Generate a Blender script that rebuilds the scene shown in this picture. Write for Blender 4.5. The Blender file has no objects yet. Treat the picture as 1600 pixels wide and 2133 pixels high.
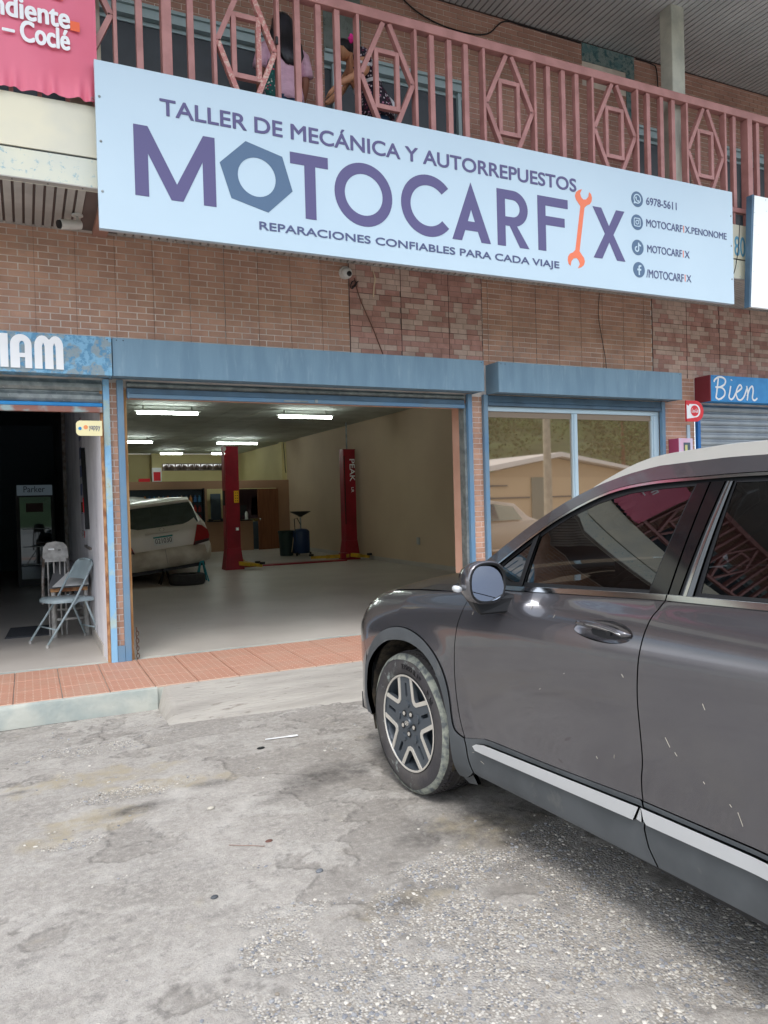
import bpy, bmesh, math, random
import numpy as np
from mathutils import Vector, Matrix, Euler, geometry as MG
random.seed(7); RNG = np.random.default_rng(11)
R = math.radians
sc = bpy.context.scene
COL = sc.collection
# ------------------------------------------------------------------ camera, world, sun, exposure
cam_d = bpy.data.cameras.new('camera'); cam = bpy.data.objects.new('camera', cam_d); COL.objects.link(cam)
sc.camera = cam
YAW, PITCH, ROLL, FPX = 0.44029036, -0.0163167, -0.02755508, 1579.06
ca, sa = math.cos(YAW), math.sin(YAW)
Fv = Vector((sa*math.cos(PITCH), ca*math.cos(PITCH), math.sin(PITCH)))
Rv = Vector((ca, -sa, 0)); Uv = Rv.cross(Fv)
R2 = math.cos(ROLL)*Rv + math.sin(ROLL)*Uv; U2 = -math.sin(ROLL)*Rv + math.cos(ROLL)*Uv
m3 = Matrix((R2, U2, -Fv)).transposed()
cam.matrix_world = Matrix.Translation((0, 0, 1.55)) @ m3.to_4x4()
cam_d.sensor_fit = 'VERTICAL'; cam_d.sensor_height = 36.0; cam_d.lens = FPX/2133*36
cam_d.clip_start = 0.05; cam_d.clip_end = 900
SUN_EL, SUN_AZ = R(58), R(215)       # azimuth measured from +Y towards +X
w = bpy.data.worlds.new('World'); sc.world = w; w.use_nodes = True
nt = w.node_tree; nt.nodes.clear()
out = nt.nodes.new('ShaderNodeOutputWorld'); bg = nt.nodes.new('ShaderNodeBackground')
sky = nt.nodes.new('ShaderNodeTexSky'); sky.sky_type = 'NISHITA'; sky.sun_disc = False
sky.sun_elevation = SUN_EL; sky.sun_rotation = SUN_AZ; sky.dust_density = 2.5; sky.air_density = 1.0
tc = nt.nodes.new('ShaderNodeTexCoord'); mp = nt.nodes.new('ShaderNodeMapping'); mp.inputs['Scale'].default_value = (1, 1, 2.2)
nz = nt.nodes.new('ShaderNodeTexNoise'); nz.inputs['Scale'].default_value = 2.4; nz.inputs['Detail'].default_value = 7
rp = nt.nodes.new('ShaderNodeValToRGB'); rp.color_ramp.elements[0].position = .40; rp.color_ramp.elements[1].position = .60
mx = nt.nodes.new('ShaderNodeMix'); mx.data_type = 'RGBA'; mx.inputs['B'].default_value = (8.0, 8.3, 8.8, 1)
nt.links.new(tc.outputs['Generated'], mp.inputs[0]); nt.links.new(mp.outputs[0], nz.inputs['Vector'])
nt.links.new(nz.outputs['Fac'], rp.inputs[0]); nt.links.new(rp.outputs[0], mx.inputs['Factor'])
nt.links.new(sky.outputs[0], mx.inputs['A']); nt.links.new(mx.outputs['Result'], bg.inputs[0])
bg.inputs[1].default_value = 0.13; nt.links.new(bg.outputs[0], out.inputs[0])
sd = bpy.data.lights.new('sun', 'SUN'); sd.energy = 0.9; sd.angle = R(18); sd.color = (1, .98, .95)
sun = bpy.data.objects.new('sun', sd); COL.objects.link(sun)
sdir = Vector((math.cos(SUN_EL)*math.sin(SUN_AZ), math.cos(SUN_EL)*math.cos(SUN_AZ), math.sin(SUN_EL)))
sun.rotation_euler = sdir.to_track_quat('Z', 'Y').to_euler()
sc.view_settings.view_transform = 'Standard'; sc.view_settings.look = 'None'
sc.view_settings.gamma = 1; sc.view_settings.use_curve_mapping = False
sc.view_settings.exposure = 1.08
# ------------------------------------------------------------------ materials
def hexc(h):
    h = h.lstrip('#'); v = [int(h[i:i+2], 16)/255 for i in (0, 2, 4)]
    return tuple((x/12.92 if x <= .04045 else ((x+.055)/1.055)**2.4) for x in v)
def mat(name, col, rough=.6, metal=0, col2=None, nscale=3, nthr=(.4, .62), bump=0, bscale=60, coat=0, ior=None, spec=None,
        emit=None, estr=0, island=0, alpha=None, stretch=(1, 1, 1), detail=6, col3=None, n3=(.62, .7), n3scale=12, objrand=0):
    m = bpy.data.materials.new(name); m.use_nodes = True; t = m.node_tree; b = t.nodes['Principled BSDF']
    c = hexc(col) if isinstance(col, str) else col
    b.inputs['Base Color'].default_value = (*c, 1); b.inputs['Roughness'].default_value = rough; b.inputs['Metallic'].default_value = metal
    if coat: b.inputs['Coat Weight'].default_value = coat; b.inputs['Coat Roughness'].default_value = .06
    if ior: b.inputs['IOR'].default_value = ior
    if spec is not None: b.inputs['Specular IOR Level'].default_value = spec
    if emit: b.inputs['Emission Color'].default_value = (*hexc(emit), 1); b.inputs['Emission Strength'].default_value = estr
    last = None
    tc = t.nodes.new('ShaderNodeTexCoord'); mp = t.nodes.new('ShaderNodeMapping'); mp.inputs['Scale'].default_value = stretch
    g = t.nodes.new('ShaderNodeNewGeometry'); t.links.new(g.outputs['Position'], mp.inputs[0])
    def ramp(src, a, bb):
        r = t.nodes.new('ShaderNodeMapRange'); r.inputs[1].default_value = a; r.inputs[2].default_value = bb; t.links.new(src, r.inputs[0]); return r.outputs[0]
    if col2:
        n = t.nodes.new('ShaderNodeTexNoise'); n.inputs['Scale'].default_value = nscale; n.inputs['Detail'].default_value = detail; t.links.new(mp.outputs[0], n.inputs['Vector'])
        x = t.nodes.new('ShaderNodeMix'); x.data_type = 'RGBA'; x.inputs['A'].default_value = (*c, 1); x.inputs['B'].default_value = (*hexc(col2), 1)
        t.links.new(ramp(n.outputs['Fac'], *nthr), x.inputs['Factor']); last = x.outputs['Result']
    if col3:
        n = t.nodes.new('ShaderNodeTexNoise'); n.inputs['Scale'].default_value = n3scale; n.inputs['Detail'].default_value = 8; n.inputs['Roughness'].default_value = .7; t.links.new(mp.outputs[0], n.inputs['Vector'])
        x = t.nodes.new('ShaderNodeMix'); x.data_type = 'RGBA'; x.inputs['A'].default_value = (*c, 1); x.inputs['B'].default_value = (*hexc(col3), 1)
        if last: t.links.new(last, x.inputs['A'])
        t.links.new(ramp(n.outputs['Fac'], *n3), x.inputs['Factor']); last = x.outputs['Result']
    if island:
        oi = t.nodes.new('ShaderNodeObjectInfo'); ad = t.nodes.new('ShaderNodeMath'); ad.operation = 'ADD'
        t.links.new(g.outputs['Random Per Island'], ad.inputs[0]); t.links.new(oi.outputs['Random'], ad.inputs[1])
        fr = t.nodes.new('ShaderNodeMath'); fr.operation = 'FRACT'; t.links.new(ad.outputs[0], fr.inputs[0])
        hs = t.nodes.new('ShaderNodeHueSaturation')
        r = t.nodes.new('ShaderNodeMapRange'); r.inputs[3].default_value = 1-island; r.inputs[4].default_value = 1+island; t.links.new(fr.outputs[0], r.inputs[0]); t.links.new(r.outputs[0], hs.inputs['Value'])
        hs.inputs['Color'].default_value = (*c, 1)
        if last: t.links.new(last, hs.inputs['Color'])
        last = hs.outputs[0]
    if last: t.links.new(last, b.inputs['Base Color'])
    if bump:
        n = t.nodes.new('ShaderNodeTexNoise'); n.inputs['Scale'].default_value = bscale; n.inputs['Detail'].default_value = 5; t.links.new(mp.outputs[0], n.inputs['Vector'])
        bp = t.nodes.new('ShaderNodeBump'); bp.inputs['Strength'].default_value = bump; bp.inputs['Distance'].default_value = .01
        t.links.new(n.outputs['Fac'], bp.inputs['Height']); t.links.new(bp.outputs[0], b.inputs['Normal'])
    return m
M = {}
M['brick'] = mat('brick_face', '#c79c84', .75, col2='#b98f79', nscale=5, bump=.25, bscale=90, island=.10, col3='#a2877b', n3scale=1.3, n3=(.55, .75))
M['mortar'] = mat('mortar', '#eadfd5', .9, col2='#cfc2b8', nscale=4, bump=.2)
M['brick_cream'] = mat('brick_cream', '#cfb4a4', .8, col2='#c0a495', nscale=7, island=.10, bump=.2)
M['brick_pink'] = mat('brick_pink', '#be9285', .8, col2='#ae8275', nscale=7, island=.14, bump=.2)
M['mortar_dark'] = mat('mortar_grey', '#8f7c75', .9)
M['joint'] = mat('joint_dark', '#4a3430', .9)
M['brick_up'] = mat('brick_upper', '#b68b7b', .8, col2='#a87e70', nscale=2, island=.08)
M['soffit'] = mat('soffit_slat', '#bcbab4', .6, col2='#a9a7a2', nscale=3)
M['soffit_gap'] = mat('soffit_gap', '#6f625e', .8)
M['roofslat'] = mat('roof_slat', '#bfc1c1', .55, col2='#b2b5b5', nscale=1.5)
M['cream'] = mat('cream_paint', '#e3dec6', .6, col2='#d5d3c2', nscale=2)
M['cream_worn'] = mat('cream_worn', '#dcdcc8', .7, col2='#d0d4c8', nscale=2, col3='#8fb2bd', n3=(.56, .66), n3scale=18)
M['groove'] = mat('groove', '#54585a', .8)
M['column'] = mat('column_plaster', '#bfbfb2', .85, col2='#a9aaa0', nscale=4, bump=.3, bscale=40)
M['rail'] = mat('rail_paint', '#b37f7a', .5, col2='#a3716c', nscale=6, bump=.1, bscale=30, col3='#8a6a64', n3=(.64, .70), n3scale=22)
M['rail_worn'] = mat('rail_worn', '#b87672', .6, col3='#cdb3a4', n3=(.50, .60), n3scale=40)
M['sign'] = mat('sign_vinyl', '#bdd3e1', .35, col2='#b7cedd', nscale=.6)
M['sign_edge'] = mat('sign_edge', '#c9ced3', .4, metal=.3)
M['purple'] = mat('print_purple', '#57527f', .45)
M['blueg'] = mat('print_blue_grey', '#4f6a88', .45)
M['textb'] = mat('print_text', '#4c547c', .45)
M['orange'] = mat('print_orange', '#ea7a55', .45)
M['white'] = mat('white_paint', '#f2f4f5', .45)
M['banner'] = mat('banner_pink', '#e4738b', .45, col2='#db667e', nscale=1.2)
M['square'] = mat('print_orange_square', '#f0683c', .5)
M['box'] = mat('shutter_box_paint', '#7797ab', .5, col2='#6d8da2', nscale=2.5, stretch=(4, 1, .6), col3='#8aa6b7', n3=(.55, .75), n3scale=4, bump=.5, bscale=3)
M['box_left'] = mat('shutter_box_peeling', '#7fb2d0', .6, col2='#8c9ea6', nscale=9, nthr=(.48, .54), col3='#5d93b6', n3=(.5, .56), n3scale=22, bump=.9, bscale=28)
M['postblue'] = mat('post_blue', '#6e8ba0', .5, col2='#5f86a6', nscale=3)
M['postpeel'] = mat('post_light_blue', '#86b7d8', .6, col2='#a9c0be', nscale=7, nthr=(.5, .6), col3='#b6a878', n3=(.62, .68), n3scale=14, bump=.5, bscale=30)
M['rust'] = mat('rusty_edge', '#c08f62', .8, col2='#8a5a3c', nscale=14, bump=.4)
M['galv'] = mat('galvanised', '#9aa09f', .5, metal=.5, col2='#7c8484', nscale=12, bump=.3, bscale=40, col3='#b5b9b6', n3scale=30)
M['shutterg'] = mat('shutter_slat', '#9fa6ab', .45, metal=.4, col2='#8e969c', nscale=3, col3='#7a4a3c', n3=(.70, .74), n3scale=9)
M['darkblue'] = mat('shutter_dark_blue', '#4f6d84', .5, col2='#435d72', nscale=4)
M['bluebright'] = mat('blue_bright', '#1c84c6', .45, col2='#2b90cf', nscale=8)
M['bluedeep'] = mat('blue_deep', '#0f69b2', .45)
M['maroon'] = mat('maroon', '#7c2c38', .5)
M['rustred'] = mat('shutter_bottom_bar_worn', '#9a6a5e', .6, col2='#9fb3b3', nscale=5, nthr=(.5, .6))
M['wallw'] = mat('party_wall_white', '#eceaee', .8, col2='#d5d3d8', nscale=1.6, col3='#a2a1a6', n3=(.6, .72), n3scale=3, bump=.2, bscale=20)
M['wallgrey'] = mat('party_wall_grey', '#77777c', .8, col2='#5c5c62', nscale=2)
M['wallbeige'] = mat('interior_beige', '#cdb89c', .75, col2='#c6b095', nscale=.7, bump=.05)
M['wallyellow'] = mat('interior_yellow', '#dccf9c', .75, col2='#d3c692', nscale=.8)
M['office'] = mat('office_brown', '#a98468', .75, col2='#a07c62', nscale=.9)
M['jamb'] = mat('jamb_pink', '#d9ac96', .75, col2='#cfa18b', nscale=3)
M['ceil'] = mat('ceiling_tile', '#bcc2ba', .75, col2='#aab0a8', nscale=2, island=.03, bump=.15, bscale=9)
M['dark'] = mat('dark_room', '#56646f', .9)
M['black'] = mat('black_plastic', '#15171a', .5)
M['blackgloss'] = mat('black_gloss', '#0c0d10', .12, coat=.6)
M['red'] = mat('lift_red', '#98162a', .4, col2='#861425', nscale=4)
M['yellow'] = mat('lift_yellow', '#d0a622', .5, col2='#a98420', nscale=8)
M['ylabel'] = mat('yellow_label', '#f0b418', .5)
M['tube'] = mat('tube_light', '#ffffff', .5, emit='#f4fff8', estr=14)
M['fixture'] = mat('fixture', '#b9bdb9', .5)
M['wood'] = mat('door_wood', '#8d5a3c', .5, col2='#7d4e34', nscale=3, stretch=(6, 6, .6))
M['chairblue'] = mat('chair_blue', '#a9b9bd', .35, col2='#9babb0', nscale=9)
M['chairwhite'] = mat('chair_white', '#b9b8b4', .5, col2='#9a9894', nscale=14)
M['steelold'] = mat('old_steel', '#8b8a88', .5, metal=.3, col2='#6a5a50', nscale=16)
M['tabletop'] = mat('table_top', '#6d6d6f', .55, col2='#5a5a5c', nscale=4)
M['paper'] = mat('paper_sheet', '#d7d7d5', .7)
M['mat'] = mat('door_mat', '#3a3d42', .95, bump=.6, bscale=150)
M['teal'] = mat('teal', '#168e9c', .5)
M['carw'] = mat('white_car_paint', '#eeebe2', .3, coat=.5, col2='#e6e2d8', nscale=1.5)
M['carbeige'] = mat('silver_car_paint', '#c9c4b8', .3, coat=.6)
M['bumperw'] = mat('worn_bumper', '#ded8c8', .5, col2='#b9ae9c', nscale=3)
M['lens'] = mat('red_lens', '#a01622', .15, coat=.8)
M['lensdark'] = mat('smoke_lens', '#4a3a40', .15, coat=.8)
M['carglass'] = None
M['chrome'] = mat('chrome', '#cfd2d4', .12, metal=1)
M['plate'] = mat('plate', '#dfe3df', .4)
M['plateg'] = mat('plate_green', '#1c8f86', .4)
M['rubber'] = mat('rubber', '#2b2b2c', .85, col2='#343433', nscale=20)
M['skin1'] = mat('skin_brown', '#9c6a55', .5)
M['skin2'] = mat('skin_tan', '#d39c78', .5)
M['hair'] = mat('hair_black', '#14131a', .35, col2='#1f1d26', nscale=40, stretch=(1, 1, .1))
M['pinkshirt'] = mat('pink_shirt', '#f0c6dc', .8, col2='#e4b8cf', nscale=9, bump=.5, bscale=14, stretch=(1, 1, 3))
M['jeans'] = mat('jeans', '#24405c', .8)
M['lace'] = mat('lace_white', '#e6e8ee', .8)
M['flower'] = mat('flower_pink', '#f22a9a', .6)
M['concrete'] = mat('kerb_concrete', '#b4b7ae', .85, col2='#9aa39f', nscale=4, bump=.4, bscale=30, col3='#c3c6bb', n3scale=6)
M['ramp'] = mat('ramp_concrete', '#a8a49c', .9, col2='#95918a', nscale=3, bump=1.0, bscale=26, col3='#7f7971', n3=(.6, .66), n3scale=18, stretch=(.35, 2.2, 1))
M['slab'] = mat('shop_floor', '#bcb6ae', .38, col2='#b1aba3', nscale=1.2, col3='#a09a93', n3scale=2.5)
M['glassup'] = mat('upper_window', '#4d545b', .25, col2='#454b52', nscale=3)
M['framew'] = mat('aluminium_frame', '#a9bcc0', .4, metal=.2)
M['framelb'] = mat('window_frame_pale', '#b9d0dc', .4, metal=.2)
M['green_patch'] = mat('green_peeling_plaster', '#5d7d80', .9, col2='#7f8f8d', nscale=8, nthr=(.45, .55), col3='#3f6066', n3scale=14, n3=(.5, .6), bump=.8)
M['grey_patch'] = mat('grey_peeling_plaster', '#7c8482', .9, col2='#6a716d', nscale=8, col3='#3d4240', n3scale=16, n3=(.6, .64), bump=.8)
M['whitepanel'] = mat('white_sign_panel', '#f4fbfb', .3, col3='#7f9aa2', n3=(.64, .70), n3scale=24)
M['yappy'] = mat('pale_yellow_sign', '#efe6b4', .5)
M['cokered'] = mat('sign_red', '#d8232f', .45)
M['pinkbox'] = mat('meter_box_pink', '#dcb6cc', .6, col2='#c7c8dc', nscale=5)
M['magenta'] = mat('meter_box_side', '#a8486c', .6)
M['cable'] = mat('cable', '#1c1a1c', .6)
M['rope'] = mat('rope', '#7c5a4c', .8)
M['tan'] = mat('tan_strip', '#d9c3a4', .7)
M['cctv'] = mat('cctv_white', '#d5d5cf', .4)
M['rustchain'] = mat('chain_rust', '#5a4438', .7, metal=.4)
def tree_mat(): return mat('leaf', '#4a6a35', .6, col2='#2f4a22', nscale=1.2, island=.35)
# window film: reflective bronze
def film(name, base, refl, rough=.02):
    m = bpy.data.materials.new(name); m.use_nodes = True; t = m.node_tree; t.nodes.clear()
    o = t.nodes.new('ShaderNodeOutputMaterial'); d = t.nodes.new('ShaderNodeBsdfDiffuse'); g = t.nodes.new('ShaderNodeBsdfGlossy')
    d.inputs[0].default_value = (*hexc(base), 1); g.inputs[0].default_value = (*refl, 1); g.inputs[1].default_value = rough
    a = t.nodes.new('ShaderNodeAddShader'); t.links.new(d.outputs[0], a.inputs[0]); t.links.new(g.outputs[0], a.inputs[1]); t.links.new(a.outputs[0], o.inputs[0])
    return m
M['film'] = film('bronze_film', '#5a4632', (.36, .31, .26))
M['carglass'] = film('wagon_glass', '#10181a', (.16, .20, .19), .02)
def tinted(name, trans, ior=1.5):
    m = bpy.data.materials.new(name); m.use_nodes = True; t = m.node_tree; t.nodes.clear()
    o = t.nodes.new('ShaderNodeOutputMaterial'); tr = t.nodes.new('ShaderNodeBsdfTransparent'); g = t.nodes.new('ShaderNodeBsdfGlossy')
    tr.inputs[0].default_value = (*trans, 1); g.inputs[0].default_value = (.95, .97, 1, 1); g.inputs[1].default_value = .0
    f = t.nodes.new('ShaderNodeFresnel'); f.inputs[0].default_value = ior; x = t.nodes.new('ShaderNodeMixShader')
    t.links.new(f.outputs[0], x.inputs[0]); t.links.new(tr.outputs[0], x.inputs[1]); t.links.new(g.outputs[0], x.inputs[2]); t.links.new(x.outputs[0], o.inputs[0])
    return m
M['tint'] = tinted('tinted_car_glass', (.14, .16, .165), 1.95)
def car_paint():
    m = mat('suv_paint', '#66656a', .25, metal=.74, coat=1.0, col2='#6c6b70', nscale=.7, col3='#7a7978', n3=(.50, 1.15), n3scale=2.3)
    b = m.node_tree.nodes['Principled BSDF']; b.inputs['Coat Roughness'].default_value = .05
    t = m.node_tree                                  # road dust: a rougher coat towards the sill
    g = t.nodes.new('ShaderNodeNewGeometry'); n = t.nodes.new('ShaderNodeTexNoise'); n.inputs['Scale'].default_value = 3.5; n.inputs['Detail'].default_value = 6
    t.links.new(g.outputs['Position'], n.inputs['Vector']); r = t.nodes.new('ShaderNodeMapRange'); r.inputs[1].default_value = .35; r.inputs[2].default_value = .7
    r.inputs[3].default_value = .015; r.inputs[4].default_value = .09; t.links.new(n.outputs['Fac'], r.inputs[0]); t.links.new(r.outputs[0], b.inputs['Coat Roughness'])
    return m
M['paint'] = car_paint()
M['clad'] = mat('grey_cladding', '#474b4e', .6, col2='#515558', nscale=5, col3='#70706c', n3=(.6, .8), n3scale=4)
M['silver'] = mat('satin_silver', '#cdd0d2', .35, metal=.45)
M['railsilver'] = mat('roof_rail_silver', '#cfcfca', .35, metal=.55)
M['rimgrey'] = mat('rim_grey', '#50575e', .4, metal=.4)
M['rimbright'] = mat('rim_machined', '#d3cfc6', .35, metal=.5)
M['tyre'] = mat('tyre', '#39373a', .8, col2='#4b4846', nscale=6, col3='#8c9490', n3=(.6, .72), n3scale=14, bump=.3, bscale=60)
M['dust'] = mat('dried_mud', '#8d9186', .95, col2='#5a5f60', nscale=30, nthr=(.40, .62), bump=.5)
M['lamp'] = mat('lamp_clear', '#c9ced2', .1, coat=1)
M['seat'] = mat('seat_fabric', '#1d1e22', .7)
M['mirror'] = film('mirror_glass', '#000000', (.55, .59, .63), 0.0)
M['mud'] = mat('wheel_well_mud', '#2a2724', .95, col2='#4e463a', nscale=18, bump=1, bscale=40)
M['bird'] = mat('bird_dropping', '#b5b0a4', .8)
# floral dress: small dots
def floral(name, basec, dots):
    m = bpy.data.materials.new(name); m.use_nodes = True; t = m.node_tree; b = t.nodes['Principled BSDF']; b.inputs['Roughness'].default_value = .8
    g = t.nodes.new('ShaderNodeNewGeometry'); v = t.nodes.new('ShaderNodeTexVoronoi'); v.inputs['Scale'].default_value = 38; t.links.new(g.outputs['Position'], v.inputs['Vector'])
    r = t.nodes.new('ShaderNodeMapRange'); r.inputs[1].default_value = .38; r.inputs[2].default_value = .30; t.links.new(v.outputs['Distance'], r.inputs[0])
    s = t.nodes.new('ShaderNodeSeparateColor'); t.links.new(v.outputs['Color'], s.inputs[0]); cr = t.nodes.new('ShaderNodeValToRGB'); cr.color_ramp.interpolation = 'CONSTANT'
    el = cr.color_ramp.elements; el[0].color = (*hexc(dots[0]), 1); el[1].color = (*hexc(dots[1]), 1); el[1].position = .35
    e = el.new(.7); e.color = (*hexc(dots[2]), 1); t.links.new(s.outputs[0], cr.inputs[0])
    x = t.nodes.new('ShaderNodeMix'); x.data_type = 'RGBA'; x.inputs['A'].default_value = (*hexc(basec), 1); t.links.new(cr.outputs[0], x.inputs['B']); t.links.new(r.outputs[0], x.inputs['Factor'])
    t.links.new(x.outputs['Result'], b.inputs['Base Color']); return m
M['dress'] = floral('floral_dress', '#241a2a', ('#c98aa8', '#d8d0d8', '#7a2a4a'))
M['bag'] = floral('floral_bag', '#1f5b58', ('#d8506a', '#cfd8c8', '#2f8a7a'))
# ------------------------------------------------------------------ mesh helpers
def setp(o, label=None, cat=None, group=None, kind=None):
    if label: o['label'] = label
    if cat: o['category'] = cat
    if group: o['group'] = group
    if kind: o['kind'] = kind
    return o
def thing(name, label, cat, loc=(0, 0, 0), rot=None, group=None):
    o = bpy.data.objects.new(name, None); COL.objects.link(o); o.location = loc; o.empty_display_size = .2
    if rot: o.rotation_euler = rot
    o['_loc'] = list(loc); o['_local'] = 1 if rot else 0
    return setp(o, label, cat, group)
def origin(p):
    if p is None or p.get('_local'): return (0, 0, 0)
    return tuple(p['_loc']) if '_loc' in p else origin(p.parent)
class MB:
    def __init__(s): s.v = []; s.f = []; s.mi = []; s.cur = 0
    def add(s, vs, fs):
        n = len(s.v); s.v += [tuple(v) for v in vs]; s.f += [tuple(i+n for i in f) for f in fs]; s.mi += [s.cur]*len(fs); return s
    def box(s, a, b):
        x0, y0, z0 = a; x1, y1, z1 = b
        return s.add([(x0, y0, z0), (x1, y0, z0), (x1, y1, z0), (x0, y1, z0), (x0, y0, z1), (x1, y0, z1), (x1, y1, z1), (x0, y1, z1)],
                     [(0, 3, 2, 1), (4, 5, 6, 7), (0, 1, 5, 4), (1, 2, 6, 5), (2, 3, 7, 6), (3, 0, 4, 7)])
    def hexa(s, p): return s.add(p, [(0, 3, 2, 1), (4, 5, 6, 7), (0, 1, 5, 4), (1, 2, 6, 5), (2, 3, 7, 6), (3, 0, 4, 7)])
    def bar(s, p, q, wd, dp, up=(0, 0, 1)):
        p, q = Vector(p), Vector(q); d = (q-p).normalized(); u = Vector(up)
        if abs(d.dot(u)) > .98: u = Vector((0, 1, 0))
        a = d.cross(u).normalized()*wd/2; b = d.cross(a).normalized()*dp/2
        return s.hexa([p-a-b, p+a-b, p+a+b, p-a+b, q-a-b, q+a-b, q+a+b, q-a+b])
    def tube(s, pts, r, n=8, cap=True, close=False):
        pts = [Vector(p) for p in pts]; k = len(pts); rs = r if isinstance(r, (list, tuple)) else [r]*k
        base = len(s.v); prev = None
        for i, p in enumerate(pts):
            if close: d = (pts[(i+1) % k]-pts[i-1])
            else: d = (pts[min(i+1, k-1)]-pts[max(i-1, 0)])
            d.normalize()
            a = prev-d*prev.dot(d) if prev is not None else d.orthogonal()
            if a.length < 1e-6: a = d.orthogonal()
            a.normalize(); prev = a; b = d.cross(a)
            rr = rs[i]; ra, rb = (rr if isinstance(rr, (tuple, list)) else (rr, rr))
            for j in range(n):
                t = 2*math.pi*j/n; s.v.append(tuple(p+a*math.cos(t)*ra+b*math.sin(t)*rb))
        m = k if close else k-1
        for i in range(m):
            i2 = (i+1) % k
            for j in range(n):
                s.f.append((base+i*n+j, base+i*n+(j+1) % n, base+i2*n+(j+1) % n, base+i2*n+j)); s.mi.append(s.cur)
        if cap and not close:
            s.f.append(tuple(base+j for j in reversed(range(n)))); s.f.append(tuple(base+(k-1)*n+j for j in range(n))); s.mi += [s.cur]*2
        return s
    def ell(s, c, r, nu=12, nv=8, rot=None):
        vs = []; fs = []
        for i in range(nv+1):
            ph = math.pi*i/nv
            for j in range(nu):
                th = 2*math.pi*j/nu; v = Vector((r[0]*math.sin(ph)*math.cos(th), r[1]*math.sin(ph)*math.sin(th), r[2]*math.cos(ph)))
                if rot: v = rot @ v
                vs.append(tuple(Vector(c)+v))
        for i in range(nv):
            for j in range(nu): fs.append((i*nu+j, (i+1)*nu+j, (i+1)*nu+(j+1) % nu, i*nu+(j+1) % nu))
        return s.add(vs, fs)
    def loft(s, rings, cap=True, closed=True):
        n = len(rings[0]); vs = [p for r in rings for p in r]; fs = []
        for i in range(len(rings)-1):
            for j in range(n if closed else n-1): fs.append((i*n+j, i*n+(j+1) % n, (i+1)*n+(j+1) % n, (i+1)*n+j))
        if cap and closed: fs.append(tuple(reversed(range(n)))); fs.append(tuple((len(rings)-1)*n+j for j in range(n)))
        return s.add(vs, fs)
    def lathe(s, prof, c=(0, 0, 0), axis='z', n=24):
        rings = []
        for r, h in prof:
            ring = []
            for j in range(n):
                t = 2*math.pi*j/n; a, b = r*math.cos(t), r*math.sin(t)
                p = {'z': (a, b, h), 'x': (h, a, b), 'y': (b, h, a)}[axis]; ring.append((c[0]+p[0], c[1]+p[1], c[2]+p[2]))
            rings.append(ring)
        return s.loft(rings)
    def build(s, name, m, parent=None, smooth=False, bevel=0, auto=None, local=False, mats=None):
        me = bpy.data.meshes.new(name); o3 = (0, 0, 0) if local else origin(parent)
        vv = [(x-o3[0], y-o3[1], z-o3[2]) for x, y, z in s.v] if any(o3) else s.v
        me.from_pydata(vv, [], s.f); me.update()
        bm = bmesh.new(); bm.from_mesh(me)
        bmesh.ops.recalc_face_normals(bm, faces=bm.faces)
        if bevel: bmesh.ops.bevel(bm, geom=bm.edges[:], offset=bevel, segments=1, affect='EDGES', clamp_overlap=True)
        bm.to_mesh(me); bm.free()
        for mm in (mats or [m]): me.materials.append(M[mm] if isinstance(mm, str) else mm)
        if mats and len(s.mi) == len(me.polygons): me.polygons.foreach_set('material_index', s.mi)
        if smooth:
            me.polygons.foreach_set('use_smooth', [True]*len(me.polygons))
            if auto: me.set_sharp_from_angle(angle=R(auto))
        return link(name, me, parent)
def link(name, me, parent=None):
    o = bpy.data.objects.new(name, me); COL.objects.link(o); o.parent = parent; return o
def box(name, a, b, m, parent=None, bevel=0, **k): return MB().box(a, b).build(name, m, parent, bevel=bevel, **k)
def kids(o): return [c for c in bpy.data.objects if c.parent == o]
def copy_tree(o, loc=None, label=None, parent=None):
    c = o.copy(); COL.objects.link(c)
    if parent is not None: c.parent = parent
    if loc is not None: c.location = loc
    if label: c['label'] = label
    for ch in list(o.children): copy_tree(ch, parent=c)
    return c
def structure(o): o['kind'] = 'structure'; return o
# flat filled outlines (list of 2-D loops, holes by even-odd) in a vertical plane facing -Y, or mapped by fn
def fill(name, loops, m, parent, y=0, th=.002, fn=None, local=False, rev=False):
    cu = bpy.data.curves.new('tmp', 'CURVE'); cu.dimensions = '2D'; cu.fill_mode = 'BOTH'; cu.extrude = th/2
    for lp in loops:
        s = cu.splines.new('POLY'); s.points.add(len(lp)-1)
        for i, p in enumerate(lp): s.points[i].co = (p[0], p[1], 0, 1)
        s.use_cyclic_u = True
    return curve_to(name, cu, m, parent, y, fn, local)
def curve_to(name, cu, m, parent, y, fn=None, local=False, fit=None, shifts=((0, 0),)):
    o = bpy.data.objects.new('tmp', cu); COL.objects.link(o)
    dg = bpy.context.evaluated_depsgraph_get(); me0 = o.evaluated_get(dg).to_mesh()
    vs = np.array([v.co for v in me0.vertices]); fs = [tuple(p.vertices) for p in me0.polygons]
    o.evaluated_get(dg).to_mesh_clear(); bpy.data.objects.remove(o); bpy.data.curves.remove(cu)
    if fit is not None:
        lo, hi = vs.min(0), vs.max(0); x0, x1, z0, z1 = fit
        vs[:, 0] = x0+(vs[:, 0]-lo[0])/(hi[0]-lo[0])*(x1-x0)
        vs[:, 1] = z0+(vs[:, 1]-lo[1])/(hi[1]-lo[1])*(z1-z0)
    b = MB()
    for k, (dx, dz) in enumerate(shifts):
        w2 = vs.copy(); w2[:, 0] += dx; w2[:, 1] += dz; w2[:, 2] += k*.00022
        b.add([fn(v) for v in w2] if fn else [(v[0], y-v[2], v[1]) for v in w2], fs)
    return b.build(name, m, parent, local=local)
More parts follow.
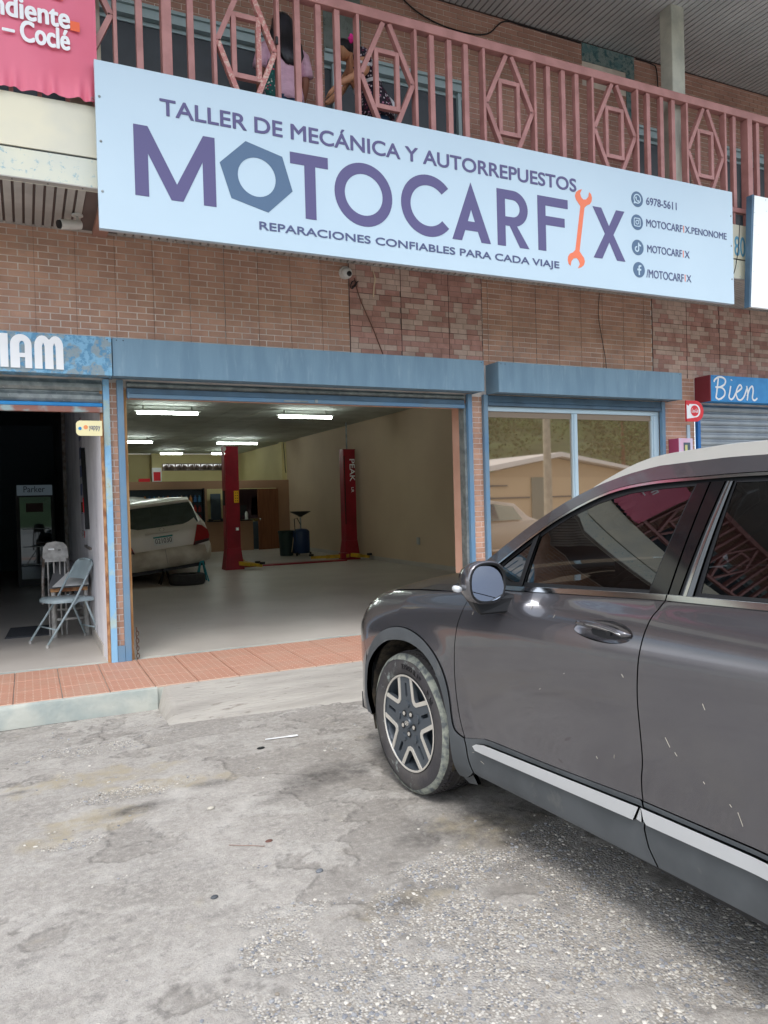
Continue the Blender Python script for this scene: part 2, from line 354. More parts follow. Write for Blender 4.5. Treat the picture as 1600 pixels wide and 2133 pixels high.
def text(name, s, fit, y, m, parent, bold=.02, th=.002, fn=None, shear=0, local=False, space=1):
    cu = bpy.data.curves.new('tmp', 'FONT'); cu.body = s; cu.size = 1; cu.offset = 0; cu.extrude = 0.001; cu.shear = shear; cu.resolution_u = 5; cu.space_character = space
    h = fit[3]-fit[2]; e = bold*h*.75; sh = ((0, 0), (e, 0), (-e, 0), (0, e*.8), (0, -e*.8), (e*.7, e*.6), (-e*.7, e*.6), (e*.7, -e*.6), (-e*.7, -e*.6)) if bold > .006 else ((0, 0),)
    return curve_to(name, cu, m, parent, y, fn, local, (fit[0]+e, fit[1]-e, fit[2]+e*.8, fit[3]-e*.8), sh)
def arc(cx, cy, rx, ry, a0, a1, n=24): return [(cx+rx*math.cos(R(a0+(a1-a0)*i/n)), cy+ry*math.sin(R(a0+(a1-a0)*i/n))) for i in range(n+1)]
def circ(cx, cy, r, n=32, ry=None): return [(cx+r*math.cos(2*math.pi*i/n), cy+(ry or r)*math.sin(2*math.pi*i/n)) for i in range(n)]
# value noise for displaced grids
def vnoise(x, y, seed=0):
    g = np.random.default_rng(seed).random((256, 256)); xi = np.floor(x).astype(int); yi = np.floor(y).astype(int)
    fx = x-xi; fy = y-yi; fx = fx*fx*(3-2*fx); fy = fy*fy*(3-2*fy)
    a = g[xi % 256, yi % 256]; b = g[(xi+1) % 256, yi % 256]; c = g[xi % 256, (yi+1) % 256]; d = g[(xi+1) % 256, (yi+1) % 256]
    return (a*(1-fx)+b*fx)*(1-fy)+(c*(1-fx)+d*fx)*fy
def fbm(x, y, o=5, seed=0):
    s = 0; a = .5; 
    for i in range(o): s = s+a*vnoise(x*2**i, y*2**i, seed+i); a *= .5
    return s
def sm(a, b, x):
    t = np.clip((x-a)/(b-a), 0, 1); return t*t*(3-2*t)
W = 7.15        # front face of the brick wall
SL = .17        # shop floor level
exec_parts = True
# ------------------------------------------------------------------ ground: one concrete sheet, finely displaced where it is seen close
AGG = [(1.0, 2.15, .62, .42, 0), (1.55, 2.2, .75, .36, -25), (1.95, 1.9, .7, .45, -30), (1.7, 2.7, .45, .22, -10), (.75, 2.5, .22, .16, 0), (2.05, 2.5, .35, .5, -10), (1.15, 2.0, .5, .5, 0), (.55, 2.05, .25, .22, 0)]
STN = [(1.55, 4.05, .55, .22, 10), (2.0, 4.1, .35, .28, 0), (1.2, 3.85, .35, .12, 15), (.45, 4.05, .25, .08, 10), (1.95, 3.1, .5, .7, -15), (1.6, 3.05, .25, .12, 0), (.85, 4.2, .2, .09, 0), (2.5, 2.4, .35, 1.3, 0), (1.3, 2.62, .4, .10, 0), (-.1, 4.6, .12, .06, 0)]
YEL = [(.25, 4.0, .34, .16, 8), (.0, 3.85, .16, .12, 0), (.85, 4.3, .25, .10, 0), (1.25, 2.6, .3, .10, -8), (.55, 4.35, .35, .12, 0), (1.9, 3.0, .3, .25, 0), (.3, 4.65, .5, .2, 0)]
GRV = [(.12, 3.78, .16, .07, 0), (.35, 5.2, .55, .16, 0), (.45, 4.3, .4, .12, 5), (1.0, 2.45, .35, .12, 0), (.9, 2.75, .25, .08, 0)]
def blobs(X, Y, L, edge=.45, f=7, seed=0):
    nn = fbm(X*f+40, Y*f+17, 5, seed)-.48; r = np.zeros_like(X)
    for cx, cy, a, b, an in L:
        t = R(an); dx = X-cx; dy = Y-cy; u = (dx*math.cos(t)+dy*math.sin(t))/a; v = (-dx*math.sin(t)+dy*math.cos(t))/b
        r = np.maximum(r, 1.25-np.sqrt(u*u+v*v))
    return sm(.0, edge, r+nn*1.3-.25)
def build_ground():
    x0, x1, y0, y1, st = -.9, 3.1, 1.2, 5.98, .0115
    xs = np.arange(x0, x1+st/2, st); ys = np.linspace(y0, y1, int((y1-y0)/st)+1)
    X, Y = np.meshgrid(xs, ys); nx, ny = len(xs), len(ys)
    ag = blobs(X, Y, AGG, .4, 6, 1); sn = blobs(X, Y, STN, .9, 5, 5); ye = blobs(X, Y, YEL, .5, 9, 9); gr = blobs(X, Y, GRV, .5, 8, 21)
    Z = .010*(fbm(X*1.1+7, Y*1.1, 4, 31)-.5)+.0030*(fbm(X*16, Y*16, 3, 33)-.5)
    pit = fbm(X*34, Y*34, 3, 35); Z += (.0035+.006*np.maximum(ag, gr))*(pit-.5)-.008*ag-.004*gr
    flk = sm(.575, .60, fbm(X*2.6+3, Y*4.2+9, 6, 44))*(1-ag); edg = np.exp(-((fbm(X*2.6+3, Y*4.2+9, 6, 44)-.585)/.010)**2)*(1-ag); Z -= .007*flk
    crk = np.exp(-((fbm(X*1.3+23, Y*1.3+29, 7, 61)-.50)/.0035)**2)*sm(.5, .6, fbm(X*.9+3, Y*.9+2, 2, 71)); Z -= .004*crk       # flaked skin of the slab
    fade = np.minimum.reduce([(X-x0)/.12, (x1-X)/.12, (Y-y0)/.12, (y1-Y)/.05]).clip(0, 1); Z *= fade
    vs = np.stack([X, Y, Z], -1).reshape(-1, 3); i = np.arange(nx*ny).reshape(ny, nx)
    f = np.stack([i[:-1, :-1], i[:-1, 1:], i[1:, 1:], i[1:, :-1]], -1).reshape(-1, 4)
    far = 400; ex = [(-far, -far, 0), (far, -far, 0), (far, far, 0), (-far, far, 0)]
    b0 = len(vs); vs = np.vstack([vs, ex]); me = bpy.data.meshes.new('ground')
    c = [int(i[0, 0]), int(i[0, -1]), int(i[-1, -1]), int(i[-1, 0])]
    rim = [[b0, b0+1]+[int(k) for k in i[0, ::-1]], [b0+1, b0+2]+[int(k) for k in i[::-1, -1]], [b0+2, b0+3]+[int(k) for k in i[-1, :]], [b0+3, b0]+[int(k) for k in i[:, 0]]]
    me.from_pydata(vs.tolist(), [], f.tolist()+rim); me.update()
    ca_ = me.attributes.new('masks', 'FLOAT_COLOR', 'POINT'); d = np.zeros((len(vs), 4), 'f'); d[:nx*ny, 0] = np.maximum(ag, gr*.75).ravel(); d[:nx*ny, 1] = sn.ravel(); d[:nx*ny, 2] = ye.ravel(); d[:, 3] = 1
    fa_ = me.attributes.new('flake', 'FLOAT_COLOR', 'POINT'); d2 = np.zeros((len(vs), 4), 'f'); d2[:nx*ny, 0] = flk.ravel(); d2[:nx*ny, 1] = np.maximum(edg*.6, crk).ravel(); d2[:nx*ny, 2] = sm(.45, .6, pit).ravel(); fa_.data.foreach_set('color', d2.ravel())
    ca_.data.foreach_set('color', d.ravel())
    me.polygons.foreach_set('use_smooth', [True]*len(me.polygons))
    m = bpy.data.materials.new('parking_concrete'); m.use_nodes = True; t = m.node_tree; b = t.nodes['Principled BSDF']; b.inputs['Roughness'].default_value = .9
    g = t.nodes.new('ShaderNodeNewGeometry'); at = t.nodes.new('ShaderNodeAttribute'); at.attribute_name = 'masks'; sp = t.nodes.new('ShaderNodeSeparateColor'); t.links.new(at.outputs['Color'], sp.inputs[0])
    def noise(s, d=6, r=.55):
        n = t.nodes.new('ShaderNodeTexNoise'); n.inputs['Scale'].default_value = s; n.inputs['Detail'].default_value = d; n.inputs['Roughness'].default_value = r; t.links.new(g.outputs['Position'], n.inputs['Vector']); return n.outputs['Fac']
    def mr(src, a, bb, lo=0, hi=1):
        r = t.nodes.new('ShaderNodeMapRange'); r.inputs[1].default_value = a; r.inputs[2].default_value = bb; r.inputs[3].default_value = lo; r.inputs[4].default_value = hi; t.links.new(src, r.inputs[0]); return r.outputs[0]
    def mixc(fac, a, bb):
        x = t.nodes.new('ShaderNodeMix'); x.data_type = 'RGBA'
        for s_, v in (('A', a), ('B', bb)):
            if isinstance(v, str): x.inputs[s_].default_value = (*hexc(v), 1)
            else: t.links.new(v, x.inputs[s_])
        t.links.new(fac, x.inputs['Factor']); return x.outputs['Result']
    def mul(a, bb):
        n = t.nodes.new('ShaderNodeMath'); n.operation = 'MULTIPLY'
        for k, v in enumerate((a, bb)):
            if isinstance(v, (int, float)): n.inputs[k].default_value = v
            else: t.links.new(v, n.inputs[k])
        return n.outputs[0]
    c = mixc(mr(noise(.9, 5), .38, .62), '#a5a19b', '#918d87')
    c = mixc(mr(noise(3.4, 7, .65), .5, .68), c, '#b7b4ae')
    c = mixc(mul(mr(noise(60, 4, .8), .52, .70), .45), c, '#5a5856')
    c = mixc(mul(mr(noise(1.7, 9, .7), .56, .66), .5), c, '#6f6b68')
    vo = t.nodes.new('ShaderNodeTexVoronoi'); vo.inputs['Scale'].default_value = 95; t.links.new(g.outputs['Position'], vo.inputs['Vector'])
    cr = t.nodes.new('ShaderNodeValToRGB'); cr.color_ramp.interpolation = 'CONSTANT'; e = cr.color_ramp.elements
    e[0].color = (*hexc('#c9c5bd'), 1); e[1].position = .3; e[1].color = (*hexc('#a5a199'), 1)
    for p, h in ((.45, '#c9c6bf'), (.6, '#8e9095'), (.74, '#aaa49a'), (.86, '#6b6e74')): q = e.new(p); q.color = (*hexc(h), 1)
    s2 = t.nodes.new('ShaderNodeSeparateColor'); t.links.new(vo.outputs['Color'], s2.inputs[0]); t.links.new(s2.outputs[0], cr.inputs[0])
    agc = mixc(mr(vo.outputs['Distance'], .35, .62), cr.outputs[0], '#969189')
    c = mixc(mul(mr(noise(28, 8, .85), .47, .60), .5), c, '#c1bdb5')
    c = mixc(mul(mr(noise(11, 9, .8), .53, .64), .55), c, '#6a6865')
    a2 = t.nodes.new('ShaderNodeAttribute'); a2.attribute_name = 'flake'; sq = t.nodes.new('ShaderNodeSeparateColor'); t.links.new(a2.outputs['Color'], sq.inputs[0])
    c = mixc(mul(sq.outputs[0], mr(noise(40, 4, .8), .35, .6, .1, .55)), c, '#7a756f'); c = mixc(mul(sq.outputs[1], .75), c, '#45423f')
    c = mixc(mul(sp.outputs[2], mr(noise(14, 5), .35, .6, .10, .75)), c, '#a0967f')
    c = mixc(mul(sp.outputs[0], mr(noise(7, 5), .42, .52)), c, agc)
    c = mixc(mul(sp.outputs[1], mr(noise(9, 8, .75), .36, .62, .15, .85)), c, '#4a4744')
    c = mixc(mul(mr(noise(23, 6, .8), .64, .69), .55), c, '#59554f')
    t.links.new(c, b.inputs['Base Color'])
    bp = t.nodes.new('ShaderNodeBump'); bp.inputs['Strength'].default_value = .8; bp.inputs['Distance'].default_value = .006
    ad = t.nodes.new('ShaderNodeMath'); t.links.new(noise(130, 4, .7), ad.inputs[0]); t.links.new(mul(vo.outputs['Distance'], mul(sp.outputs[0], -1.2)), ad.inputs[1])
    t.links.new(ad.outputs[0], bp.inputs['Height']); t.links.new(bp.outputs[0], b.inputs['Normal'])
    me.materials.append(m); o = link('ground', me); structure(o)
    # stones: half-sunk in the worn patches, a few loose
    ico = []; bmi = bmesh.new(); bmesh.ops.create_icosphere(bmi, subdivisions=1, radius=1); iv = np.array([v.co for v in bmi.verts]); iff = [tuple(v.index for v in f.verts) for f in bmi.faces]; bmi.free()
    mb = MB(); N_ = 8000
    px = RNG.uniform(x0+.3, x1-.1, N_*6); py = RNG.uniform(y0+.1, y1-.15, N_*6)
    a_ = blobs(px, py, AGG, .4, 6, 1); g_ = blobs(px, py, GRV, .5, 8, 21); y_ = blobs(px, py, YEL, .5, 9, 9)
    pr = RNG.random(N_*6); keep = pr < (a_*.62+g_*.22+y_*.04+.0012); px = px[keep][:N_]; py = py[keep][:N_]
    xi = np.clip(((px-x0)/st).astype(int), 0, nx-1); yi = np.clip(((py-y0)/(y1-y0)*(ny-1)).astype(int), 0, ny-1); gz = Z[yi, xi]
    for k in range(len(px)):
        r = .0028+.0062*RNG.random()**2.2; sc_ = np.array([r*RNG.uniform(.8, 1.6), r*RNG.uniform(.7, 1.2), r*.55]); th = RNG.uniform(0, 3.14); cc, ss = math.cos(th), math.sin(th)
        v = iv*sc_*RNG.uniform(.8, 1.15, (len(iv), 1)); v = np.stack([v[:, 0]*cc-v[:, 1]*ss+px[k], v[:, 0]*ss+v[:, 1]*cc+py[k], v[:, 2]+gz[k]+r*.05], -1); mb.add(v.tolist(), iff)
    pm = bpy.data.materials.new('stones'); pm.use_nodes = True; t = pm.node_tree; b = t.nodes['Principled BSDF']; b.inputs['Roughness'].default_value = .8
    g = t.nodes.new('ShaderNodeNewGeometry'); cr = t.nodes.new('ShaderNodeValToRGB'); cr.color_ramp.interpolation = 'CONSTANT'; e = cr.color_ramp.elements
    e[0].color = (*hexc('#95979a'), 1); e[1].position = .25; e[1].color = (*hexc('#b0aca3'), 1)
    for p, h in ((.45, '#7f8288'), (.6, '#cbc7be'), (.75, '#8b8377'), (.88, '#787a7e')): q = e.new(p); q.color = (*hexc(h), 1)
    t.links.new(g.outputs['Random Per Island'], cr.inputs[0]); t.links.new(cr.outputs[0], b.inputs['Base Color'])
    s = mb.build('gravel', pm); setp(s, 'small grey stones showing in the worn patches of concrete', None, None, 'stuff')
    return Z, xs, ys
build_ground()
def pebble(name, x, y, r, m, label, cat='stone', flat=.5):
    b = MB(); b.ell((x, y, r*flat*.7), (r*1.3, r, r*flat), 9, 6, Matrix.Rotation(.4, 3, 'Z')); o = b.build(name, m, smooth=True); return setp(o, label, cat)
pebble('pebble', .62, 2.98, .013, mat('pebble_dark', '#4b4f54', .6), 'dark loose pebble on the bare concrete left of the worn patch')
pebble('pebble', 1.06, 2.98, .014, mat('pebble_mid', '#6a6f75', .6), 'grey oval pebble on the concrete midway between kerb and frame bottom')
pebble('metal_cap', .955, 3.36, .015, mat('rust_cap', '#6a4a42', .6), 'flat rust brown cap lying on the open concrete', 'bottle cap', .25)
pebble('black_scrap', 1.29, 4.66, .022, 'black', 'small black scrap on the concrete near the white fork', 'scrap', .2)
pebble('pale_stone', .80, 3.86, .016, mat('pebble_pale', '#b9b4a8', .7), 'pale stone beside the dark stain on the concrete')
fk = MB(); fk.bar((1.36, 4.80, .008), (1.50, 4.785, .008), .010, .004); fk.loft([[(1.50, 4.778, .006), (1.50, 4.792, .006), (1.50, 4.792, .010), (1.50, 4.778, .010)], [(1.53, 4.768, .006), (1.53, 4.795, .006), (1.53, 4.795, .010), (1.53, 4.768, .010)], [(1.575, 4.768, .006), (1.575, 4.79, .006), (1.575, 4.79, .010), (1.575, 4.768, .010)]])
setp(fk.build('plastic_fork', 'white'), 'white plastic fork dropped on the concrete before the ramp', 'fork')
tw = MB().tube([(.78, 3.40, .006), (.86, 3.34, .010), (.92, 3.31, .006)], .0015, 6); setp(tw.build('twig', 'rope'), 'thin brown twig beside the rusty cap on the concrete', 'twig')
# ------------------------------------------------------------------ kerb, sidewalk tiles, ramp
sw = box('sidewalk', (-14, 5.985, 0), (16, 7.13, SL-.012), 'concrete'); structure(sw)
M['swt'] = None
def sidewalk_mat():
    m = bpy.data.materials.new('sidewalk_tile'); m.use_nodes = True; t = m.node_tree; b = t.nodes['Principled BSDF']; b.inputs['Roughness'].default_value = .6
    g = t.nodes.new('ShaderNodeNewGeometry'); mp = t.nodes.new('ShaderNodeMapping'); mp.inputs['Location'].default_value = (0, .0, 0); t.links.new(g.outputs['Position'], mp.inputs[0])
    br = t.nodes.new('ShaderNodeTexBrick'); br.inputs['Scale'].default_value = 1; br.inputs['Brick Width'].default_value = .11; br.inputs['Row Height'].default_value = .0275; br.inputs['Mortar Size'].default_value = .0045; br.inputs['Mortar Smooth'].default_value = .3
    br.inputs['Color1'].default_value = (*hexc('#b77c65'), 1); br.inputs['Color2'].default_value = (*hexc('#ac725c'), 1); br.inputs['Mortar'].default_value = (*hexc('#c9ad9a'), 1)
    t.links.new(mp.outputs[0], br.inputs['Vector']); n = t.nodes.new('ShaderNodeTexNoise'); n.inputs['Scale'].default_value = 3; n.inputs['Detail'].default_value = 7; t.links.new(g.outputs['Position'], n.inputs['Vector'])
    r = t.nodes.new('ShaderNodeMapRange'); r.inputs[1].default_value = .45; r.inputs[2].default_value = .75; r.inputs[4].default_value = .6; t.links.new(n.outputs['Fac'], r.inputs[0])
    x = t.nodes.new('ShaderNodeMix'); x.data_type = 'RGBA'; x.inputs['B'].default_value = (*hexc('#b59a88'), 1); t.links.new(br.outputs['Color'], x.inputs['A']); t.links.new(r.outputs[0], x.inputs['Factor']); t.links.new(x.outputs['Result'], b.inputs['Base Color'])
    bp = t.nodes.new('ShaderNodeBump'); bp.inputs['Strength'].default_value = .5; bp.inputs['Distance'].default_value = .003; bp.invert = True; t.links.new(br.outputs['Fac'], bp.inputs['Height']); t.links.new(bp.outputs[0], b.inputs['Normal']); return m
M['swt'] = sidewalk_mat()
tm = None
for i in range(-4, 26):
    for j in range(3):
        x = -.132+.3275*i; y = 5.99+.38*j
        if tm is None:
            b = MB().box((.003, .003, 0), (.3245, .377, .012)); t0 = b.build('tile', 'swt', sw, bevel=.002); tm = t0.data; o = t0
        else: o = link('tile', tm, sw)
        o.location = (x, y, SL-.012)
structure(box('threshold', (-14, 7.131, 0), (16, 7.20, SL-.001), 'concrete'))
kb = MB()
def kerb_profile(x): 
    j = .006*math.sin(x*3.1)+.004*math.sin(x*7.7+1)
    return [(x, 5.985, 0), (x, 5.955+j, 0), (x, 5.958+j, SL-.035), (x, 5.966, SL-.012), (x, 5.989, SL-.004), (x, 5.989, 0)]
kb.loft([kerb_profile(x) for x in np.linspace(-14, .86, 60)]); structure(kb.build('kerb', 'concrete', smooth=True, auto=40))
rb = MB(); n = 90; xs_ = np.linspace(.86, 5.2, n); ys_ = np.linspace(5.30, 5.985, 60)
gx, gy = np.meshgrid(xs_, ys_); fr_ = 5.52-.12*(gx-.86)/1.5; fr_ = np.maximum(fr_, 5.30)+.03*(fbm(gx*3, gx*0+2, 3, 8)-.5)
t_ = np.clip((gy-fr_)/(5.985-fr_), 0, 1); gz = (SL-.006)*t_**.85+.004*(fbm(gx*5, gy*30, 3, 3)-.5)-.012*(t_ <= 0); gz[:, 0] = -.02
edge_ = sm(.0, .05, gx-.86-.05*(fbm(gy*9, gy*0, 3, 4))+.02); gz = gz*(.15+.85*edge_)
vs = np.stack([gx, gy, gz], -1).reshape(-1, 3).tolist(); fs = [(r*n+c, r*n+c+1, (r+1)*n+c+1, (r+1)*n+c) for r in range(59) for c in range(n-1)]
rb.add(vs, fs); rp_ = rb.build('ramp', 'ramp', smooth=True); structure(rp_)
# ------------------------------------------------------------------ the building
bld = thing('commercial_building', 'two storey brick tiled commercial building with roller shutter shops below a balcony', 'building', (0, W, 0))
XL, XR = -13.0, 15.0
def wall_piece(name, boxes, m, parent=bld):
    b = MB()
    for a, c in boxes: b.box(a, c)
    return b.build(name, m, parent)
OP = (.815, 4.39)          # main opening
WI = (4.64, 7.215)         # shop window
HZ = 2.62                  # top of openings
fw = wall_piece('facade_wall', [((XL, W, HZ+.001), (XR, W+.22, 4.33)), ((.69, W, SL), (.77, W+.22, HZ)), ((4.44, W, SL), (4.60, W+.22, HZ)), ((7.28, W, SL), (7.83, W+.22, HZ)), ((-3.2, W, SL), (-2.6, W+.22, HZ)), ((XL, W, SL), (-9, W+.22, HZ)), ((11.4, W, SL), (XR, W+.22, HZ))], 'mortar')
# bricks ----------------------------------------------------------
CH, BLN = .0577, .16
def rows(x0, x1, z0, z1, bl=BLN, ch=CH, zref=3.008, jit=0, off=.08):
    k0 = math.floor((z0-zref)/ch)-1
    for k in range(k0, k0+int((z1-z0)/ch)+3):
        a = zref+k*ch; zb, zt = max(a+.004, z0), min(a+ch-.004, z1)
        if zt-zb < .012: continue
        x = math.floor((x0-1)/bl)*bl+(off if k % 2 else 0)
        while x < x1:
            xa, xb = max(x+.0035, x0), min(x+bl-.0035, x1)
            if xb-xa > .012: yield xa, xb, zb, zt
            x += bl
plain = []
for r in [(XL, 3.035, 3.0, 3.965), (4.635, 7.135, 3.0, 3.965), (.695, .765, SL+.12, 2.66), (4.445, 4.595, SL, 2.66), (7.285, 7.83, SL, 3.0), (-3.2, -2.6, SL, 2.66)]: plain += list(rows(*r))
vis = [p for p in plain if -.2 < p[0] < 7.8 and not (p[3] < 1.2 and p[0] > 4)]
vis.sort(key=lambda p: (p[0]**2+W*W)); own = set(vis[:296])
bmesh_cache = {}
def brick_mesh(wd, ht, m, dp=.0035):
    k = (round(wd, 2), round(ht, 3), m)
    if k not in bmesh_cache:
        b = MB().box((0, -dp, 0), (k[0], .002, ht)); me = bpy.data.meshes.new('brick'); me.from_pydata(b.v, [], b.f); me.update(); me.materials.append(M[m]); bmesh_cache[k] = me
    return bmesh_cache[k]
jb = MB()
for p in plain:
    xa, xb, za, zb = p; dy = random.uniform(-.001, .001)
    if p in own:
        me = brick_mesh(xb-xa, zb-za, 'brick'); o = link('brick', me, fw); o.location = (xa, dy, za)
    else: jb.box((xa, W-.0035+dy, za), (xb, W+.002, zb))
o = jb.build('brickwork', 'brick', fw); o['kind'] = 'stuff'
tj = MB()                                                # joints between the brick-printed tiles
x = .779-.3275*42
while x < XR:
    if not (3.04 < x < 4.63 or x > 7.14): MB().box((x-.0010, W-.0050, 3.0), (x+.0010, W, 3.965)).build('tile_joint', 'joint', fw)
    x += .3275
# mixed colour brick patches
def patch(x0, x1, vj, name):
    bb = wall_piece(name, [((x0, W-.004, 3.0), (x1, W-.0001, 3.965))], 'mortar_dark')
    cr, pk = MB(), MB(); edges = [x0]+vj+[x1]
    for zi, (za, zb) in enumerate([(2.99, 3.335), (3.335, 3.675), (3.675, 3.965)]):
        nr = 6 if zi < 2 else 5; ch = (zb-za)/nr
        for k in range(nr):
            x = x0-random.uniform(0, .1)
            while x < x1:
                wd = random.choice([.11, .14, .16, .17, .10]); xa, xb = max(x+.002, x0), min(x+wd-.002, x1)
                segs = [(xa, xb)]
                for e in vj:
                    segs = [q for s_ in segs for q in ([(s_[0], e-.003), (e+.003, s_[1])] if s_[0] < e < s_[1] else [s_])]
                tgt = cr if random.random() < .48 else pk
                for q in segs:
                    if q[1]-q[0] > .012: tgt.box((q[0], W-.0075-random.random()*.001, za+k*ch+.002), (q[1], W-.003, za+(k+1)*ch-.002))
                x += wd
    a = cr.build('cream_brickwork', 'brick_cream', bb); a['kind'] = 'stuff'; a = pk.build('red_brickwork', 'brick_pink', bb); a['kind'] = 'stuff'
    j = MB()
    for e in vj+[x0, x1]: j.box((e-.003, W-.0095, 3.0), (e+.003, W-.002, 3.965))
    for z in (3.335, 3.675): j.box((x0, W-.0095, z-.0025), (x1, W-.0082, z+.0025))
    j.build('panel_joint', 'joint', bb)
patch(3.041, 4.63, [3.628, 4.205], 'mixed_brick_panel')
patch(7.138, XR, [7.72+.587*i for i in range(13)], 'mixed_brick_panel')
# fascia, balcony slab, soffit
FY = 6.11
fa = wall_piece('fascia', [((XL, FY, 4.187), (XR, FY+.10, 4.57)), ], 'cream')
MB().box((XL, FY+.004, 3.965), (XR, FY+.1, 4.172)).build('fascia_board', 'cream_worn', bld)
MB().box((XL, FY+.015, 4.170), (XR, FY+.09, 4.189)).build('groove', 'groove', bld)
MB().box((XL, FY+.101, 4.0), (XR, W-.001, 4.33)).build('balcony_floor', 'column', bld)
so = MB().box((XL, FY+.02, 3.985), (XR, W-.008, 3.999)).build('soffit', 'soffit_gap', bld)
ms = None; x = -.6
for i in range(140):
    if ms is None:
        o = MB().box((0, 0, 0), (.0545, W-.012-FY-.075, .016)).build('slat', 'soffit', so, bevel=.002, local=True); ms = o.data
    else: o = link('slat', ms, so)
    o.location = (x+.0738*i, FY+.07-W, 3.966)
    if x+.0738*i > .50 and x+.0738*i < .76: bpy.data.objects.remove(o)
MB().box((XL, FY+.005, 3.958), (XR, FY+.068, 3.975)).build('edge_trim', 'soffit', bld)
MB().box((.60, FY+.07, 3.94), (.72, W-.009, 3.984)).build('soffit_beam', 'brick_up', bld)
nl = MB()
for i in range(40): nl.ell((-.5+.15*i*1.6, FY+.04, 3.957), (.006, .006, .003), 6, 4)
nl.build('screw', 'black', bld)
# upper storey
uw = wall_piece('upper_wall', [((XL, W, 6.03), (XR, W+.2, 6.9)), ((2.28, W, 4.331), (2.84, W+.2, 6.029)), ((4.50, W, 4.331), (6.90, W+.2, 6.029)), ((7.86, W, 4.331), (8.45, W+.2, 6.029)), ((9.9, W, 4.331), (XR, W+.2, 6.029)), ((-1.6, W, 4.331), (-.9, W+.2, 6.029)), ((XL, W, 4.331), (-5, W+.2, 6.029))], 'mortar')
ub = MB()
for r in [(-6, 2.84, 6.03, 6.9), (3.25, 6.12, 6.03, 6.9), (6.93, 11.5, 6.03, 6.9), (2.28, 2.84, 4.34, 6.03), (4.5, 6.90, 4.34, 6.03), (7.86, 8.45, 4.34, 6.03), (6.12, 6.93, 6.03, 6.40), (-1.6, -.9, 4.34, 6.03)]:
    for xa, xb, za, zb in rows(*r): ub.box((xa, W-.004-random.random()*.002, za), (xb, W+.002, zb))
o = ub.build('brickwork', 'brick_up', uw); o['kind'] = 'stuff'
MB().box((2.84, W-.012, 6.06), (3.25, W-.0001, 6.9)).build('bare_plaster', 'grey_patch', uw)
gp = MB().box((6.12, W-.012, 6.69), (6.93, W-.0001, 6.9)).box((6.80, W-.011, 6.03), (6.93, W-.0002, 6.69)); gp.build('bare_plaster', 'green_patch', uw)
def upwin(x0, x1, mull=(), curtain=False):
    wn = MB().box((x0, W-.02, 5.965), (x1, W+.06, 6.045)).box((x0-.002, W-.045, 6.045), (x1+.002, W+.05, 6.075)).build('window', 'framew', bld)
    f = MB()
    for m_ in mull: f.box((m_-.02, W+.0, 4.34), (m_+.02, W+.05, 5.964))
    if mull: f.build('mullion', 'framew', wn)
    MB().box((x0, W+.055, 4.34), (x1, W+.065, 5.964)).build('pane', 'glassup', wn)
    MB().box((x0, W+.04, 5.925), (x1, W+.075, 5.963)).build('track', 'framew', wn)
for a in [(-.9, 2.28, ()), (2.84, 4.5, (2.95, 4.42)), (6.93, 7.86, (6.96, 7.5)), (8.45, 9.9, (8.9, 9.4)), (-5, -1.6, (-3.3,))]: upwin(*a)
cl_ = MB().box((6.585, 6.21, 4.33), (6.775, 6.385, 6.93)).build('column', 'column', bld, bevel=.006)
MB().box((.40, 6.22, 4.33), (.63, 6.40, 6.93)).build('column', 'cream', bld, bevel=.006)
MB().box((-5.4, 6.22, 4.33), (-5.2, 6.40, 6.93)).build('column', 'cream', bld)
rc = MB().box((XL, 4.7, 6.925), (XR, W+.2, 7.05)).build('roof_ceiling', 'soffit_gap', bld)
ms = None
for i in range(150):
    x = 2.2+.0757*i
    if ms is None: o = MB().box((0, 0, 0), (.060, W-.01-4.7, .014)).build('slat', 'roofslat', rc, bevel=.002, local=True); ms = o.data
    else: o = link('slat', ms, rc)
    o.location = (x, 4.7-W, 6.912)
MB().box((XL, 4.7, 6.912), (2.19, W-.01, 6.924)).build('ceiling_sheet', 'roofslat', bld)
MB().box((XL, 4.6, 6.85), (XR, 4.7, 7.2)).build('roof_edge', 'cream', bld)
MB().box((XL, 4.6, 7.2), (XR, 28.15, 7.3)).build('roof', 'galv', bld)
# interior of the garage -----------------------------------------
CZ = 3.4; BY = 28.0; OY = 22.0; RX = 7.2
MB().box((OP[0]-.15, W+.05, 0), (RX+.1, BY+.1, SL)).build('garage_floor', 'slab', bld)
MB().box((-2.7, W+.05, 0), (.70, 19, SL)).build('shop_floor', 'slab', bld)
gc = MB().box((.70, W+.22, CZ+.01), (RX+.1, BY, CZ+.05)).build('garage_ceiling', 'mortar_dark', bld)
ct = None
for i in range(11):
    for j in range(17):
        if ct is None: o = MB().box((.004, .004, 0), (.596, 1.196, .010)).build('ceiling_tile', 'ceil', gc, local=True); ct = o.data
        else: o = link('ceiling_tile', ct, gc)
        o.location = (.71+.6*i, W+.24+1.2*j-W, CZ)
MB().box((RX, W+.221, SL), (RX+.12, BY, CZ)).build('garage_wall', 'wallbeige', bld)
MB().box((RX-.012, W+.4, SL), (RX-.0005, OY-.002, SL+.09)).build('baseboard', 'slab', bld)
MB().box((.62, W+.03, SL), (.80, BY, CZ)).build('party_wall', 'wallbeige', bld)
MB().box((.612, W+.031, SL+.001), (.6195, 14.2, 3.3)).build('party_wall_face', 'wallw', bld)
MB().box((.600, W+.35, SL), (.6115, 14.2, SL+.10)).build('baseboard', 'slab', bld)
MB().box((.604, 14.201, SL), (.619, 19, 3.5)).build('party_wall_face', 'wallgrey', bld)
MB().box((.56, 13.55, SL), (.6115, 13.63, 3.3)).build('downpipe', 'steelold', bld)
MB().box((-2.75, W+.221, SL), (-2.65, 19, 3.5)).build('party_wall', 'dark', bld)
